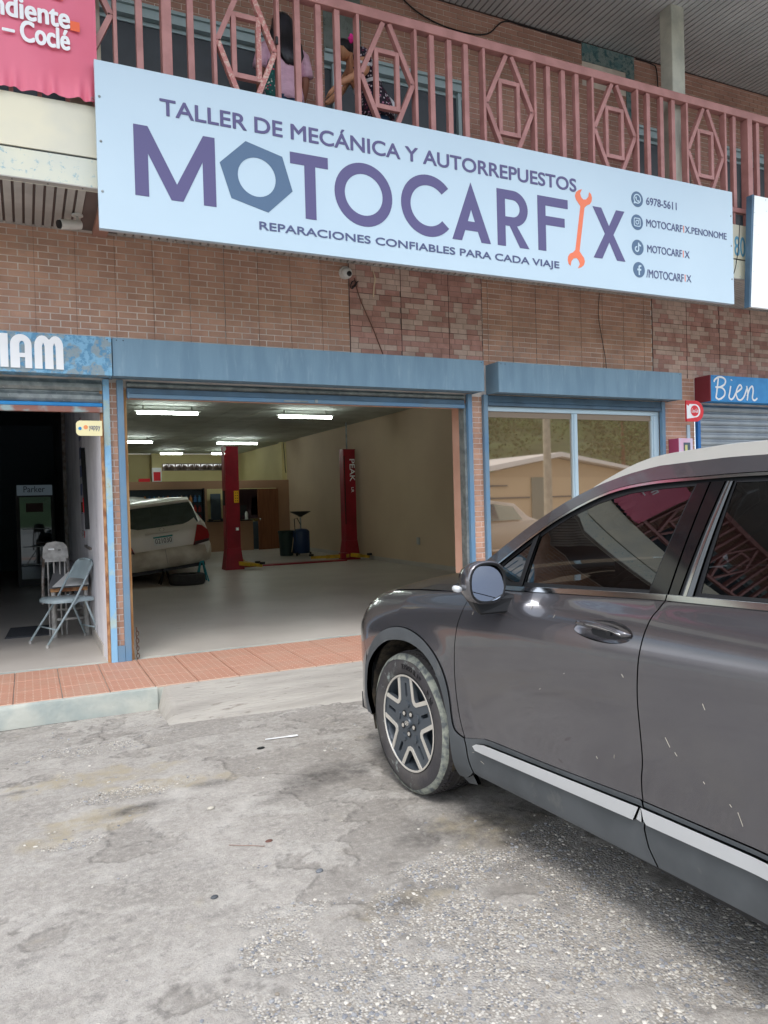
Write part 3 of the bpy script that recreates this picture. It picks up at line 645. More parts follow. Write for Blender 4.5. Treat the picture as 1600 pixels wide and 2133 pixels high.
MB().box((-2.7, 19, SL), (.70, 19.1, 3.5)).build('rear_wall', 'dark', bld)
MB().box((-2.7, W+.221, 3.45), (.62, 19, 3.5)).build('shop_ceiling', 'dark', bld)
MB().box((4.392, W+.02, SL), (4.60, W+.30, HZ+.02)).build('jamb', 'jamb', bld)
MB().box((4.30, W+.221, HZ+.02), (RX, W+.30, CZ)).build('front_wall_back', 'wallbeige', bld)
MB().box((OP[0], W+.10, HZ-.085), (4.391, W+.16, HZ-.05)).build('lintel_strip', 'jamb', bld)
MB().box((4.60, W+.30, SL), (RX, W+.34, CZ)).build('window_back_wall', 'wallbeige', bld)
MB().box((.80, BY, SL), (RX, BY+.1, 2.80)).box((.80, BY, 3.06), (RX, BY+.1, CZ)).box((.80, BY, 2.8), (4.45, BY+.1, 3.06)).box((6.75, BY, 2.8), (RX, BY+.1, 3.06)).build('rear_wall', 'wallyellow', bld)
MB().box((RX-.006, OY+.14, SL), (RX-.0006, BY-.01, CZ-.01)).build('yellow_wall_face', 'wallyellow', bld)
MB().box((4.05, BY-.30, SL), (4.35, BY-.001, CZ-.002)).build('pilaster', 'wallyellow', bld)
MB().box((RX-.10, OY+.30, SL), (RX-.007, OY+.60, CZ-.002)).build('pilaster', 'wallyellow', bld)
fb = thing('breeze_block_row', 'row of fan pattern ventilation blocks high in the garage rear wall', 'ventilation blocks', (4.45, BY, 2.8))
for i in range(10):
    xa = 4.46+.228*i
    b = MB().box((xa, BY-.02, 2.80), (xa+.225, BY+.08, 2.825)).box((xa, BY-.02, 3.035), (xa+.225, BY+.08, 3.06)).box((xa, BY-.02, 2.825), (xa+.012, BY+.08, 3.035)).box((xa+.213, BY-.02, 2.825), (xa+.225, BY+.08, 3.035))
    cx = xa+(.02 if i % 2 else .205)
    for a in (15, 35, 55, 75): 
        d = R(a if i % 2 else 180-a); b.bar((cx, BY+.03, 2.825), (cx+.22*math.cos(d)*1.0, BY+.03, 2.825+.20*math.sin(d)), .016, .06)
    b.build('vent_block', 'mortar_dark', fb)
MB().box((2.5, BY+4.2, 0), (10, BY+4.3, 5.5)).build('daylight_backing', 'white', bld)  # white backing added outside, sky-lit so the vent blocks show bright daylight
# office front
o1 = MB()
ox = lambda v: v*22/20.5
S0, S1, SZ0, SZ1 = 2.0, 4.62, 1.05, 2.03
C1, C2 = ox(4.405), ox(5.60); DZ = 1.97; D1, D2 = 6.12, 6.84
for a, b_ in [((.80, OY, 2.0), (RX, OY+.12, 2.23)), ((.80, OY, SL), (2.0, OY+.12, 2.0)), ((2.0, OY, SL), (C2+.0, OY+.12, 1.04)), ((4.62, OY, 1.04), (C1, OY+.12, 2.0)), ((D2, OY, SL), (RX, OY+.12, 2.0)), ((C2, OY+.0, SL), (C2+.05, OY+.12, 1.04))]: o1.box(a, b_)
off_ = o1.build('office_partition', 'office', bld)
MB().box((C1-.02, OY-.10, 1.041), (C2+.08, OY+.20, 1.075)).build('counter_top', 'black', bld)
MB().box((C1, OY+.5, .3), (C2+.1, OY+.55, 2.0)).build('office_inner_wall', 'wallyellow', bld)
MB().box((C1+.20, OY+.47, 1.08), (C1+.50, OY+.495, 1.86)).build('office_opening', 'dark', bld)
MB().box((C1+.60, OY+.47, 1.08), (C1+.66, OY+.49, 1.9)).build('office_frame', 'white', bld)
MB().box((C1+.80, OY+.3, 1.08), (C2+.30, OY+.35, 1.98)).build('office_screen_wall', mat('purple_brown', '#4a3236', .8), bld)
MB().box((C2+.35, OY+.9, SL), (RX, OY+.95, 2.0)).build('office_rear_wall', 'wallyellow', bld)
# garage door leaf (ajar) of the office
dr = thing('office_door', 'brown wooden door standing ajar in the office partition', 'door', (D2, OY, SL))
MB().hexa([(D2-.03, OY-.03, SL+.01), (D2+.01, OY-.02, SL+.01), (D1+.03, OY-.22, SL+.01), (D1+.02, OY-.26, SL+.01), (D2-.03, OY-.03, DZ), (D2+.01, OY-.02, DZ), (D1+.03, OY-.22, DZ), (D1+.02, OY-.26, DZ)][:0] or [(D1+.03, OY-.27, SL+.01), (D2, OY-.06, SL+.01), (D2, OY-.02, SL+.01), (D1+.03, OY-.23, SL+.01), (D1+.03, OY-.27, DZ), (D2, OY-.06, DZ), (D2, OY-.02, DZ), (D1+.03, OY-.23, DZ)]).build('leaf', 'wood', dr)
MB().ell((D1+.09, OY-.29, 1.08), (.03, .03, .03)).build('knob', 'chrome', dr, smooth=True)
# ------------------------------------------------------------------ shutter boxes, posts, rolled shutters
BZ0, BZ1, BY0 = 2.68, 3.01, 6.90
def sbox(name, x0, x1, m, side, label, loc_m=None):
    t = thing(name, label, 'shutter box', ((x0+x1)/2, BY0, BZ0))
    MB().box((x0+.002, BY0, BZ0), (x1-.002, BY0+.012, BZ1)).build('front_panel', m, t, bevel=.0015)
    MB().box((x0, BY0+.0122, BZ0+.004), (x0+.010, W-.001, BZ1-.001)).build('end_plate', side, t); MB().box((x1-.010, BY0+.0122, BZ0+.004), (x1, W-.001, BZ1-.001)).build('end_plate', side, t)
    MB().box((x0+.011, BY0+.013, BZ0+.012), (x1-.011, W-.006, BZ0+.022)).box((x0+.011, BY0+.013, BZ1-.012), (x1-.011, W-.006, BZ1-.003)).build('cover_sheet', m, t)
    s = MB()
    for x in (x0+.035, x0+.09, x1-.035): s.ell((x, BY0-.001, BZ1-.022), (.005, .003, .005), 6, 4)
    s.build('screw', 'black', t); return t
sb1 = sbox('shutter_box', .712, 4.485, 'box', 'box', 'long blue painted shutter box over the open garage entrance')
sb2 = sbox('shutter_box', 4.665, 7.365, 'box', 'box', 'shorter blue painted shutter box over the reflective shop window')
sb0 = sbox('shutter_box', -3.0, .706, 'box_left', 'box_left', 'shutter box with peeling light blue paint and big white letters, left of the garage')
sb3 = sbox('shutter_box', 7.86, 12.5, 'bluebright', 'bluebright', 'bright blue shutter box with white handwritten word at the right edge')
MB().hexa([(7.55, W-.25+.0, BZ0+.02), (7.858, BY0+.001, BZ0), (7.858, W-.002, BZ0), (7.55, W-.002, BZ0+.02), (7.80, BY0+.02, BZ1), (7.858, BY0+.001, BZ1), (7.858, W-.002, BZ1), (7.80, W-.002, BZ1)][:0] or [(7.845, BY0+.002, BZ0), (7.8585, BY0+.002, BZ0), (7.8585, W-.002, BZ0), (7.845, W-.002, BZ0), (7.845, BY0+.002, BZ1), (7.8585, BY0+.002, BZ1), (7.8585, W-.002, BZ1), (7.845, W-.002, BZ1)]).build('red_end_plate', 'maroon', sb3)
# letters on the left box: (..)AM
def letterbox(name, loops): return fill(name, loops, 'white', sb0, y=BY0-.006, th=.008)
letterbox('painted_letter', [[(-.155, 2.715), (-.155, 2.988), (-.095, 2.988), (-.095, 2.715)]])
A_ = [(.065-.145, 2.712)]+[(.065-.145, 2.90)]+arc(.0, 2.90, .08, .088, 180, 0, 14)+[(.08, 2.712), (.028, 2.712), (.028, 2.80), (-.01, 2.80), (-.01, 2.712)]
letterbox('painted_letter', [A_, [(-.012, 2.835), (-.012, 2.90)]+arc(.008, 2.90, .02, .035, 180, 0, 8)+[(.028, 2.835)]])
letterbox('painted_letter', [[(.10, 2.712), (.10, 2.90)]+arc(.162, 2.90, .062, .088, 180, 40, 8)+arc(.262, 2.90, .058, .088, 140, 0, 8)+[(.32, 2.712), (.262, 2.712), (.262, 2.90), (.252, 2.93), (.242, 2.90), (.242, 2.712), (.178, 2.712), (.178, 2.90), (.168, 2.93), (.158, 2.90), (.158, 2.712)]])
# "Bien" brush lettering
def stroke(name, pts, r, m, parent, y, sub=8, flat=.25):
    P = [Vector((p[0], 0, p[1])) for p in pts]; out_ = []
    for i in range(len(P)-1):
        p0, p1, p2, p3 = P[max(i-1, 0)], P[i], P[i+1], P[min(i+2, len(P)-1)]
        for k in range(sub):
            t = k/sub; out_.append(.5*((2*p1)+(-p0+p2)*t+(2*p0-5*p1+4*p2-p3)*t*t+(-p0+3*p1-3*p2+p3)*t**3))
    out_.append(P[-1]); b = MB(); b.tube(out_, r, 8)
    b.v = [(v[0], y+v[1]*flat, v[2]) for v in b.v]; return b.build(name, m, parent, smooth=True)
def bz(px, pz): return (7.905+(px-70)*.0020, 2.685+pz*.0019)   # millimetre-like grid of the painted word
def bs(pts, r=.0125): stroke('painted_letter', [bz(*p) for p in pts], r, 'white', sb3, BY0-.002)
bs([(75, 125), (78, 138), (110, 158), (150, 158), (175, 140), (165, 112), (120, 92), (85, 92)]); bs([(112, 152), (100, 80), (90, 28)]); bs([(90, 92), (140, 90), (168, 68), (160, 35), (120, 12), (95, 18), (88, 30)])
bs([(222, 104), (212, 60), (205, 30), (222, 14), (245, 26), (268, 60)]); bs([(229, 142), (231, 147)], .014)
bs([(268, 60), (300, 78), (322, 96), (308, 115), (285, 96), (270, 55), (285, 18), (315, 14), (345, 42), (368, 90)]); bs([(368, 110), (378, 60), (370, 12)]); bs([(372, 40), (395, 92), (420, 110), (428, 80), (420, 30), (440, 14), (465, 30)])

# posts
def post(x0, x1, m, label, y0=W-.055, z1=2.679, group=None, name='door_post'):
    b = MB().box((x0, y0, SL), (x1, y0+.05, z1)); o = b.build(name, m, bevel=.003); return setp(o, label, 'post', group)
post(.640, .693, 'postpeel', 'light blue steel post with peeling paint left of the narrow brick strip')
post(.757, .812, 'postblue', 'grey blue steel post at the left side of the open garage')
post(4.392, 4.445, 'postblue', 'grey blue steel post at the right side of the open garage')
post(4.598, 4.650, 'postblue', 'grey blue steel post at the left edge of the shop window')
post(7.225, 7.28, 'postblue', 'grey blue steel post at the right edge of the shop window')
post(7.835, 7.885, 'bluedeep', 'bright blue post left of the closed grey shutter')
setp(box('rusty_guide', (.615, W-.02, SL), (.638, W+.04, 2.62), 'rust'), 'rusty shutter guide strip beside the white party wall', 'guide rail')
setp(box('wooden_strip', (.815, W-.0, SL), (.840, W+.10, 2.6), mat('bare_wood', '#c49a68', .7, col2='#a87848', nscale=6, stretch=(4, 4, .5), col3='#d9cdb8', n3scale=3)), 'bare wooden strip along the left jamb of the garage entrance', 'wood strip')
setp(box('post_foot', (.695, W-.058, SL), (.755, W-.02, SL+.14), 'postblue'), 'blue steel foot plate below the narrow brick strip', 'foot plate')
setp(box('grey_guide', (4.362, W-.01, SL), (4.390, W+.10, 2.58), 'galv'), 'dull grey shutter guide at the right jamb of the garage', 'guide rail')
# rolled up shutters
def shutter(name, x0, x1, label, rows_, mslat, z0, z1, bars):
    t = thing(name, label, 'roller shutter', ((x0+x1)/2, W, z0)); k = z1
    for z_a, z_b, mm, yy in bars: MB().box((x0, W-.035-yy, z_a), (x1, W-.005, z_b)).build('bottom_bar', mm, t, bevel=.004)
    n = rows_
    if n:
        h = (z1-z0)/n
        for i in range(n):
            rings = []
            for x in (x0, x1):
                rings.append([(x, W-.004, z0+i*h), (x, W-.018, z0+i*h+.004), (x, W-.034, z0+i*h+h*.3), (x, W-.034, z0+i*h+h*.62), (x, W-.014, z0+i*h+h*.88), (x, W-.012, z0+i*h+h-.002), (x, W-.004, z0+i*h+h)])
            MB().loft(rings).build('slat', mslat, t)
    return t
shutter('roller_shutter', -2.55, .635, 'rolled up galvanised shutter with blue and rusty bottom bars, left shop', 2, 'galv', 2.47, 2.675, [(2.435, 2.468, 'bluebright', .01), (2.385, 2.434, 'rustred', .015)])
shutter('roller_shutter', .842, 4.36, 'rolled up dark blue shutter at the top of the garage entrance', 1, 'galv', 2.615, 2.675, [(2.56, 2.612, 'darkblue', .0), (2.522, 2.56, 'postblue', .012)])
MB().box((.85, W-.052, 2.515), (.862, W-.01, 2.575)).build('latch', 'postblue')
bpy.data.objects['latch']['label'] = 'small steel latch at the left end of the rolled up garage shutter'; bpy.data.objects['latch']['category'] = 'latch'
lb = MB().box((2.30, W-.056, 2.532), (2.55, W-.048, 2.545)).box((2.62, W-.056, 2.53), (2.65, W-.048, 2.56)).build('shutter_bolt', 'galv'); setp(lb, 'thin grey sliding bolt on the underside of the garage shutter', 'bolt')
shutter('roller_shutter', 4.652, 7.222, 'rolled up dark blue shutter above the shop window', 0, 'galv', 2.6, 2.6, [(2.60, 2.675, 'darkblue', .005), (2.56, 2.598, 'darkblue', .015)])
shutter('roller_shutter', 7.89, 12.4, 'closed grey roller shutter with rust spots behind the grey car roof', 28, 'shutterg', SL, 2.665, [])
# shop window
wn = thing('shop_window', 'wide shop window with two bronze mirror panes in pale aluminium frames', 'window', (5.93, W, .5))
yy = W-.0
f = [((4.652, yy, 2.505), (7.222, yy+.06, 2.56)), ((4.652, yy, .30), (7.222, yy+.06, .36)), ((5.855, yy+.001, .361), (5.935, yy+.055, 2.504)), ((7.10, yy+.001, .361), (7.221, yy+.055, 2.504)), ((4.653, yy+.001, .361), (4.675, yy+.055, 2.504))]
for a, c in f: MB().box(a, c).build('frame', 'framelb', wn, bevel=.004)
MB().box((5.875, yy-.012, .365), (5.915, yy, 2.50)).build('frame', 'framelb', wn, bevel=.003)
MB().box((7.125, yy-.010, .365), (7.16, yy, 2.50)).build('frame', 'framelb', wn, bevel=.003)
MB().box((4.652, yy+.02, 2.44), (7.222, yy+.05, 2.504)).build('frame', mat('frame_brown', '#8a7a68', .4), wn)
for a, c in ((4.675, 5.855), (5.935, 7.10)): MB().box((a, yy+.028, .36), (c, yy+.036, 2.44)).build('pane', 'film', wn)
MB().box((4.652, W-.0, SL), (7.222, W+.05, .299)).build('sill_wall', 'jamb', wn)
# ------------------------------------------------------------------ big sign
SX0, SX1, SZ0_, SZ1_, SY = .556, 7.225, 3.625, 4.87, 6.0
sg = thing('shop_sign', 'large white sign board for a motor repair workshop, hung on the balcony', 'sign', ((SX0+SX1)/2, SY, SZ0_))
MB().box((SX0, SY, SZ0_), (SX1, SY+.035, SZ1_)).build('board', 'sign', sg, bevel=.002)
MB().box((SX0+.002, SY+.036, SZ0_+.001), (SX1-.002, SY+.06, SZ0_+.03)).box((SX0+.002, SY+.036, SZ1_-.03), (SX1-.002, SY+.06, SZ1_-.002)).build('frame', 'sign_edge', sg)
b = MB()
for z in (4.60, 4.27, 3.9):
    b.ell((SX0+.03, SY-.001, z), (.010, .004, .010), 8, 5); b.ell((SX1-.03, SY-.001, z), (.010, .004, .010), 8, 5)
b.build('screw', 'galv', sg, smooth=True)
b = MB()
for x in (1.2, 2.9, 4.6, 6.4): b.box((x, SY+.061, 4.2), (x+.04, FY-.001, 4.24))
b.build('bracket', 'galv', sg)
TY = SY-.0015
def sf(name, loops, m): return fill(name, loops, m, sg, y=TY, th=.0015)
def st(name, s, fit, m, bold=.02): return text(name, s, fit, TY, m, sg, bold, .0015)
sf('letter', [[(.82, 3.908), (.82, 4.443), (.925, 4.443), (1.133, 4.03), (1.345, 4.443), (1.436, 4.443), (1.436, 3.90), (1.336, 3.90), (1.336, 4.235), (1.178, 3.905), (1.088, 3.905), (.922, 4.235), (.922, 3.908)]], 'purple')
sf('nut_emblem', [[(1.686, 4.463), (1.991, 4.388), (2.072, 4.117), (1.86, 3.915), (1.557, 3.99), (1.471, 4.259)], circ(1.772, 4.187, .157, 40)], 'blueg')
sf('letter', [[(2.057, 4.443), (2.392, 4.443), (2.392, 4.348), (2.277, 4.348), (2.277, 3.908), (2.18, 3.908), (2.18, 4.348), (2.057, 4.348)]], 'purple')
sf('letter', [circ(2.718, 4.183, .272, 48), circ(2.718, 4.183, .178, 40)], 'purple')
sf('letter', [arc(3.352, 4.178, .276, .276, 41, 319, 40)+arc(3.352, 4.178, .182, .182, 319, 41, 36)], 'purple')
sf('letter', [[(3.592, 3.912), (3.80, 4.455), (4.01, 3.912), (3.905, 3.912), (3.868, 4.01), (3.732, 4.01), (3.695, 3.912)], [(3.762, 4.095), (3.80, 4.205), (3.838, 4.095)]], 'purple')
sf('letter', [[(4.085, 3.915), (4.085, 4.447)]+arc(4.265, 4.278, .172, .169, 90, -75, 20)+[(4.448, 3.915), (4.338, 3.915), (4.225, 4.11), (4.178, 4.11), (4.178, 3.915)], [(4.178, 4.195), (4.178, 4.36)]+arc(4.262, 4.278, .082, .082, 90, -90, 14)], 'purple')
sf('letter', [[(4.553, 3.922), (4.553, 4.450), (4.92, 4.450), (4.92, 4.362), (4.648, 4.362), (4.648, 4.262), (4.878, 4.262), (4.878, 4.175), (4.648, 4.175), (4.648, 3.922)]], 'purple')
half = [(.026, .24), (.052, .275), (.088, .30), (.104, .335), (.104, .375), (.088, .41), (.062, .425), (.058, .372), (.034, .335), (.0, .322), (-.030, .340), (-.048, .375), (-.030, .425), (-.068, .405), (-.098, .372), (-.106, .330), (-.090, .295), (-.058, .268), (-.026, .24)]
hb = [(-x, -y) for x, y in half]; wr = half+hb; tilt = R(-9)
sf('wrench_emblem', [[(5.066+x*math.cos(tilt)-y*math.sin(tilt)*1.0, 4.19+x*math.sin(tilt)+y*.93*math.cos(tilt)) for x, y in wr]], 'orange')
def Xl(x0, x1, z0, z1, s, c): m_ = (x0+x1)/2; zc = (z0+z1)/2; return [(x0, z0), (m_-s/2, zc), (x0, z1), (x0+s, z1), (m_, zc+c), (x1-s, z1), (x1, z1), (m_+s/2, zc), (x1, z0), (x1-s, z0), (m_, zc-c), (x0+s, z0)]
sf('letter', [Xl(5.232, 5.648, 3.925, 4.437, .112, .082)], 'purple')
st('lettering', 'TALLER DE MECÁNICA Y AUTORREPUESTOS', (1.02, 5.033, 4.545, 4.708), 'purple', .03)
st('lettering', 'REPARACIONES CONFIABLES PARA CADA VIAJE', (1.78, 4.80, 3.748, 3.835), 'textb', .03)
st('lettering', '6978-5611', (5.948, 6.377, 4.552, 4.632), 'textb', .012)
st('lettering', 'MOTOCARF', (5.943, 6.455, 4.325, 4.403), 'textb', .012); st('lettering', 'I', (6.470, 6.480, 4.328, 4.400), 'orange', .0); st('lettering', 'X.PENONOME', (6.492, 7.12, 4.328, 4.400), 'textb', .012)
st('lettering', 'MOTOCARF', (5.949, 6.44, 4.058, 4.136), 'textb', .012); st('lettering', 'I', (6.456, 6.466, 4.060, 4.133), 'orange', 0); st('lettering', 'X', (6.480, 6.552, 4.060, 4.133), 'textb', .012)
st('lettering', '/MOTOCARF', (5.930, 6.46, 3.795, 3.880), 'textb', .012); st('lettering', 'I', (6.476, 6.486, 3.805, 3.878), 'orange', 0); st('lettering', 'X', (6.50, 6.570, 3.805, 3.878), 'textb', .012)
IC = [(5.824, 4.59), (5.817, 4.352), (5.818, 4.092), (5.829, 3.863)]
for cx, cz in IC: sf('icon_disc', [circ(cx, cz, .080, 32)], 'blueg')
TY2 = TY-.002
def si(name, loops): return fill(name, loops, 'sign', sg, y=TY2, th=.0012)
cx, cz = IC[0]
si('icon_mark', [arc(cx, cz+.004, .050, .050, -110, 215, 30)+[(cx-.052, cz-.050)], circ(cx, cz+.004, .039, 26)])
si('icon_mark', [[(cx-.024, cz+.022), (cx-.012, cz+.026), (cx-.006, cz+.008), (cx-.012, cz+.002), (cx+.004, cz-.014), (cx+.010, cz-.008), (cx+.026, cz-.014), (cx+.022, cz-.026), (cx+.008, cz-.026), (cx-.014, cz-.010), (cx-.026, cz+.010)]])
cx, cz = IC[1]
def rr(cx, cz, h, r): return arc(cx+h-r, cz+h-r, r, r, 0, 90, 5)+arc(cx-h+r, cz+h-r, r, r, 90, 180, 5)+arc(cx-h+r, cz-h+r, r, r, 180, 270, 5)+arc(cx+h-r, cz-h+r, r, r, 270, 360, 5)
si('icon_mark', [rr(cx, cz, .045, .018), rr(cx, cz, .036, .012)]); si('icon_mark', [circ(cx, cz, .024, 20), circ(cx, cz, .015, 16)]); si('icon_mark', [circ(cx+.024, cz+.024, .006, 10)])
cx, cz = IC[2]
si('icon_mark', [arc(cx-.012, cz-.018, .030, .030, 80, 355, 20)+[(cx+.018, cz+.018), (cx+.042, cz+.012), (cx+.042, cz+.026), (cx+.022, cz+.036), (cx+.018, cz+.050), (cx+.004, cz+.050), (cx+.004, cz-.018)]+arc(cx-.012, cz-.018, .016, .016, 0, -270, 14)])
cx, cz = IC[3]
si('icon_mark', [[(cx-.008, cz-.055), (cx+.009, cz-.055), (cx+.009, cz-.008), (cx+.026, cz-.008), (cx+.029, cz+.010), (cx+.009, cz+.010), (cx+.009, cz+.024), (cx+.014, cz+.032), (cx+.030, cz+.032), (cx+.030, cz+.048), (cx+.006, cz+.048), (cx-.008, cz+.034), (cx-.008, cz+.010), (cx-.024, cz+.010), (cx-.024, cz-.008), (cx-.008, cz-.008)]])
# pink banner at the left
BX1 = .585
bn = thing('banner', 'pink vinyl banner with white lettering on the balcony front, left of the big sign', 'banner', (-1.5, 6.06, 4.6))
n1, n2 = 90, 40; vs = []; 
for j in range(n2+1):
    for i in range(n1+1):
        x = -.50+(BX1+.50)*i/n1; z = 4.585+(5.60-4.585)*j/n2; q = max(0, 1-j/7)
        y = 6.075-.018*q*math.sin(i*.9)*(.5+.5*math.sin(i*.31+1))-.006*math.sin(i*.23+j*.2)-.02*q*math.exp(-((x-.42)/.08)**2)
        vs.append((x, y, z+(.008*math.sin(i*.5) if j == 0 else 0)))
fs = [(j*(n1+1)+i, j*(n1+1)+i+1, (j+1)*(n1+1)+i+1, (j+1)*(n1+1)+i) for j in range(n2) for i in range(n1)]
MB().add(vs, fs).build('vinyl', 'banner', bn, smooth=True)
text('lettering', 'ndiente', (-.105, .405, 5.075, 5.235), 6.055, 'white', bn, .05, .001); text('lettering', '– Coclé', (-.05, .400, 4.918, 5.075), 6.055, 'white', bn, .05, .001)
fill('print_square', [[(.405, 5.075), (.47, 5.075), (.47, 5.145), (.405, 5.145)]], 'square', bn, y=6.055, th=.001); fill('print_square', [[(.28, 5.28), (.36, 5.28), (.36, 5.35), (.28, 5.35)]], 'square', bn, y=6.055, th=.001)
b = MB()
for x, z in ((.545, 4.60), (.57, 4.625)): b.tube([(x+.012*math.cos(t), 6.052, z+.012*math.sin(t)) for t in np.linspace(0, 5.2, 12)], .002, 5)
b.build('eyelet', 'galv', bn)
# number on the fascia and the white panel at right
n80 = text('house_number', '80', (7.375, 7.55, 4.215, 4.44), FY-.001, mat('number_blue', '#5f9fc0', .5), None, .012, .002); setp(n80, 'pale blue number 80 painted on the cream fascia between the two signs', 'number')
wp = thing('sign_panel', 'blank white sign panel with dirt specks at the right edge of the picture', 'sign', (8.7, 5.95, 3.6))
MB().hexa([(7.43, 5.95, 3.60), (10.4, 5.95, 3.60), (10.4, 5.99, 3.60), (7.43, 5.99, 3.60), (7.50, 5.93, 4.85), (10.4, 5.93, 4.85), (10.4, 5.99, 4.85), (7.50, 5.99, 4.85)]).build('panel', 'whitepanel', wp, bevel=.004)
MB().hexa([(7.405, 5.955, 3.60), (7.428, 5.952, 3.60), (7.428, 6.02, 3.60), (7.405, 6.02, 3.60), (7.475, 5.945, 4.86), (7.498, 5.935, 4.86), (7.498, 6.02, 4.86), (7.475, 6.02, 4.86)]).build('edge', 'darkblue', wp)
# ------------------------------------------------------------------ railing
rl = thing('balcony_railing', 'dusty pink steel railing with diamond and rectangle pattern along the balcony', 'railing', (2, 6.14, 4.57))
MB().box((-8, 6.10, 5.80), (14, 6.18, 5.885)).build('top_rail', 'rail', rl, bevel=.003)
MB().box((-8, 6.115, 4.715), (14, 6.165, 4.77)).build('bottom_rail', 'rail', rl, bevel=.003)
bars = []; diamonds = []
def unit(x):          # x: left stile of a group of bars; 3 bars; right stile
    pass
stiles = [.726, 1.487, 2.022, 2.751, 3.319, 4.050, 4.639, 5.360, 5.959, 6.672, 7.262]
thin = lambda x: bars.append((x-.014, x+.014, 6.10, 6.18))
for s_ in stiles: thin(s_)
for c_ in (.906, 1.30, 2.198, 2.388, 2.562, 3.495, 3.682, 3.860, 4.810, 4.996, 5.167, 6.123, 6.315, 6.482, 7.418, 7.803): bars.append((c_-.025, c_+.025, 6.115, 6.165))
for c_ in (1.109, 7.642): bars.append((c_-.038, c_+.038, 6.09, 6.19))
diamonds = [(.14, .712), (1.501, 2.008), (2.765, 3.305), (4.064, 4.625), (5.374, 5.945), (6.686, 7.248)]
x = 7.994
while x < 13.5:
    thin(x); diamonds.append((x+.014, x+.57)); thin(x+.584)
    for q in (.75, .94, 1.11): bars.append((x+q-.025, x+q+.025, 6.115, 6.165))
    x += 1.305
x = .126
while x > -7:
    thin(x); 
    for q in (.17, .36, .55): bars.append((x-q-.025, x-q+.025, 6.115, 6.165))
    thin(x-.73); diamonds.append((x-1.30, x-.744)); x -= 1.314
ZB, ZT = 4.772, 5.798; zm = 5.30
for i, (a, b_, y0, y1) in enumerate(bars):
    MB().box((a, y0, ZB), (b_, y1, ZT)).build('baluster', 'rail', rl, bevel=.002)
for a, b_ in [(-8+.19*i, -8+.19*i+.03) for i in range(112)]:
    if -1 < a < 9: MB().box((a, 6.125, 4.571), (b_, 6.155, 4.714)).build('short_baluster', 'rail', rl)
for k, (a, b_) in enumerate(diamonds):
    c_ = (a+b_)/2; mm = 'rail_worn' if k == 1 else 'rail'
    for p, q in (((a+.012, zm), (c_-.03, ZT-.004)), ((c_+.03, ZT-.004), (b_-.012, zm)), ((b_-.012, zm), (c_+.03, ZB+.004)), ((c_-.03, ZB+.004), (a+.012, zm))):
        MB().bar((p[0], 6.14, p[1]), (q[0], 6.14, q[1]), .042, .05, (0, 1, 0)).build('diagonal', mm if q[1] != ZT-.004 else 'rail', rl)
    h = .124; w_ = .04
    MB().box((c_-h, 6.118, 5.03), (c_-h+w_, 6.162, 5.56)).build('frame_bar', 'rail', rl, bevel=.002); MB().box((c_+h-w_, 6.118, 5.03), (c_+h, 6.162, 5.56)).build('frame_bar', mm, rl, bevel=.002)
    MB().box((c_-h+w_+.0005, 6.1185, 5.03), (c_+h-w_-.0005, 6.1615, 5.07)).build('frame_bar', 'rail', rl); MB().box((c_-h+w_+.0005, 6.1185, 5.52), (c_+h-w_-.0005, 6.1615, 5.56)).build('frame_bar', 'rail', rl)
setp(MB().tube([(2.005, 6.095, 5.42), (2.005, 6.095, 5.36)], .013, 8).build('padlock_clip', 'black'), 'small black clip on the thin railing stile in front of the standing woman', 'clip')
# ------------------------------------------------------------------ cables, cameras, small wall things
def cable(pts, r, label, m='cable', name='cable', cat='cable'):
    P = [Vector(p) for p in pts]; o_ = []
    for i in range(len(P)-1):
        p0, p1, p2, p3 = P[max(i-1, 0)], P[i], P[i+1], P[min(i+2, len(P)-1)]
        for k in range(8):
            t = k/8; o_.append(.5*((2*p1)+(-p0+p2)*t+(2*p0-5*p1+4*p2-p3)*t*t+(-p0+3*p1-3*p2+p3)*t**3))
    o_.append(P[-1]); return setp(MB().tube(o_, r, 6).build(name, m, smooth=True), label, cat)
cable([(3.6, W-.02, 6.9), (3.9, W-.03, 6.70), (4.3, W-.03, 6.62), (4.75, W-.03, 6.66), (5.0, W-.03, 6.86), (5.3, W-.02, 6.885), (6.1, W-.02, 6.88)], .008, 'black cable sagging across the upper brick wall under the ceiling')
cable([(6.95, W-.02, 6.885), (7.2, W-.03, 6.87), (7.28, W-.03, 6.80), (7.30, W-.03, 6.4), (7.31, W-.03, 6.1)], .008, 'black cable hanging down the upper wall right of the column')
cable([(6.30, W-.015, 3.96), (6.27, W-.02, 3.7), (6.31, W-.02, 3.45), (6.36, W-.02, 3.2), (6.38, W-.02, 3.02)], .004, 'thin dark cable running down the brick wall above the shop window')
cable([(3.10, W-.015, 3.82), (3.16, W-.02, 3.60), (3.30, W-.02, 3.3), (3.42, W-.015, 3.01)], .006, 'brown cord slanting down the mixed colour bricks below the dome camera', 'rope', 'cord', 'cord')
cable([(7.36, 6.02, 4.55), (7.35, 6.05, 4.2), (7.30, 6.1, 3.95), (7.22, 6.3, 3.87), (7.1, 6.5, 3.93), (7.0, 6.6, 3.955)], .005, 'loose cable looping below the edge of the white sign panel')
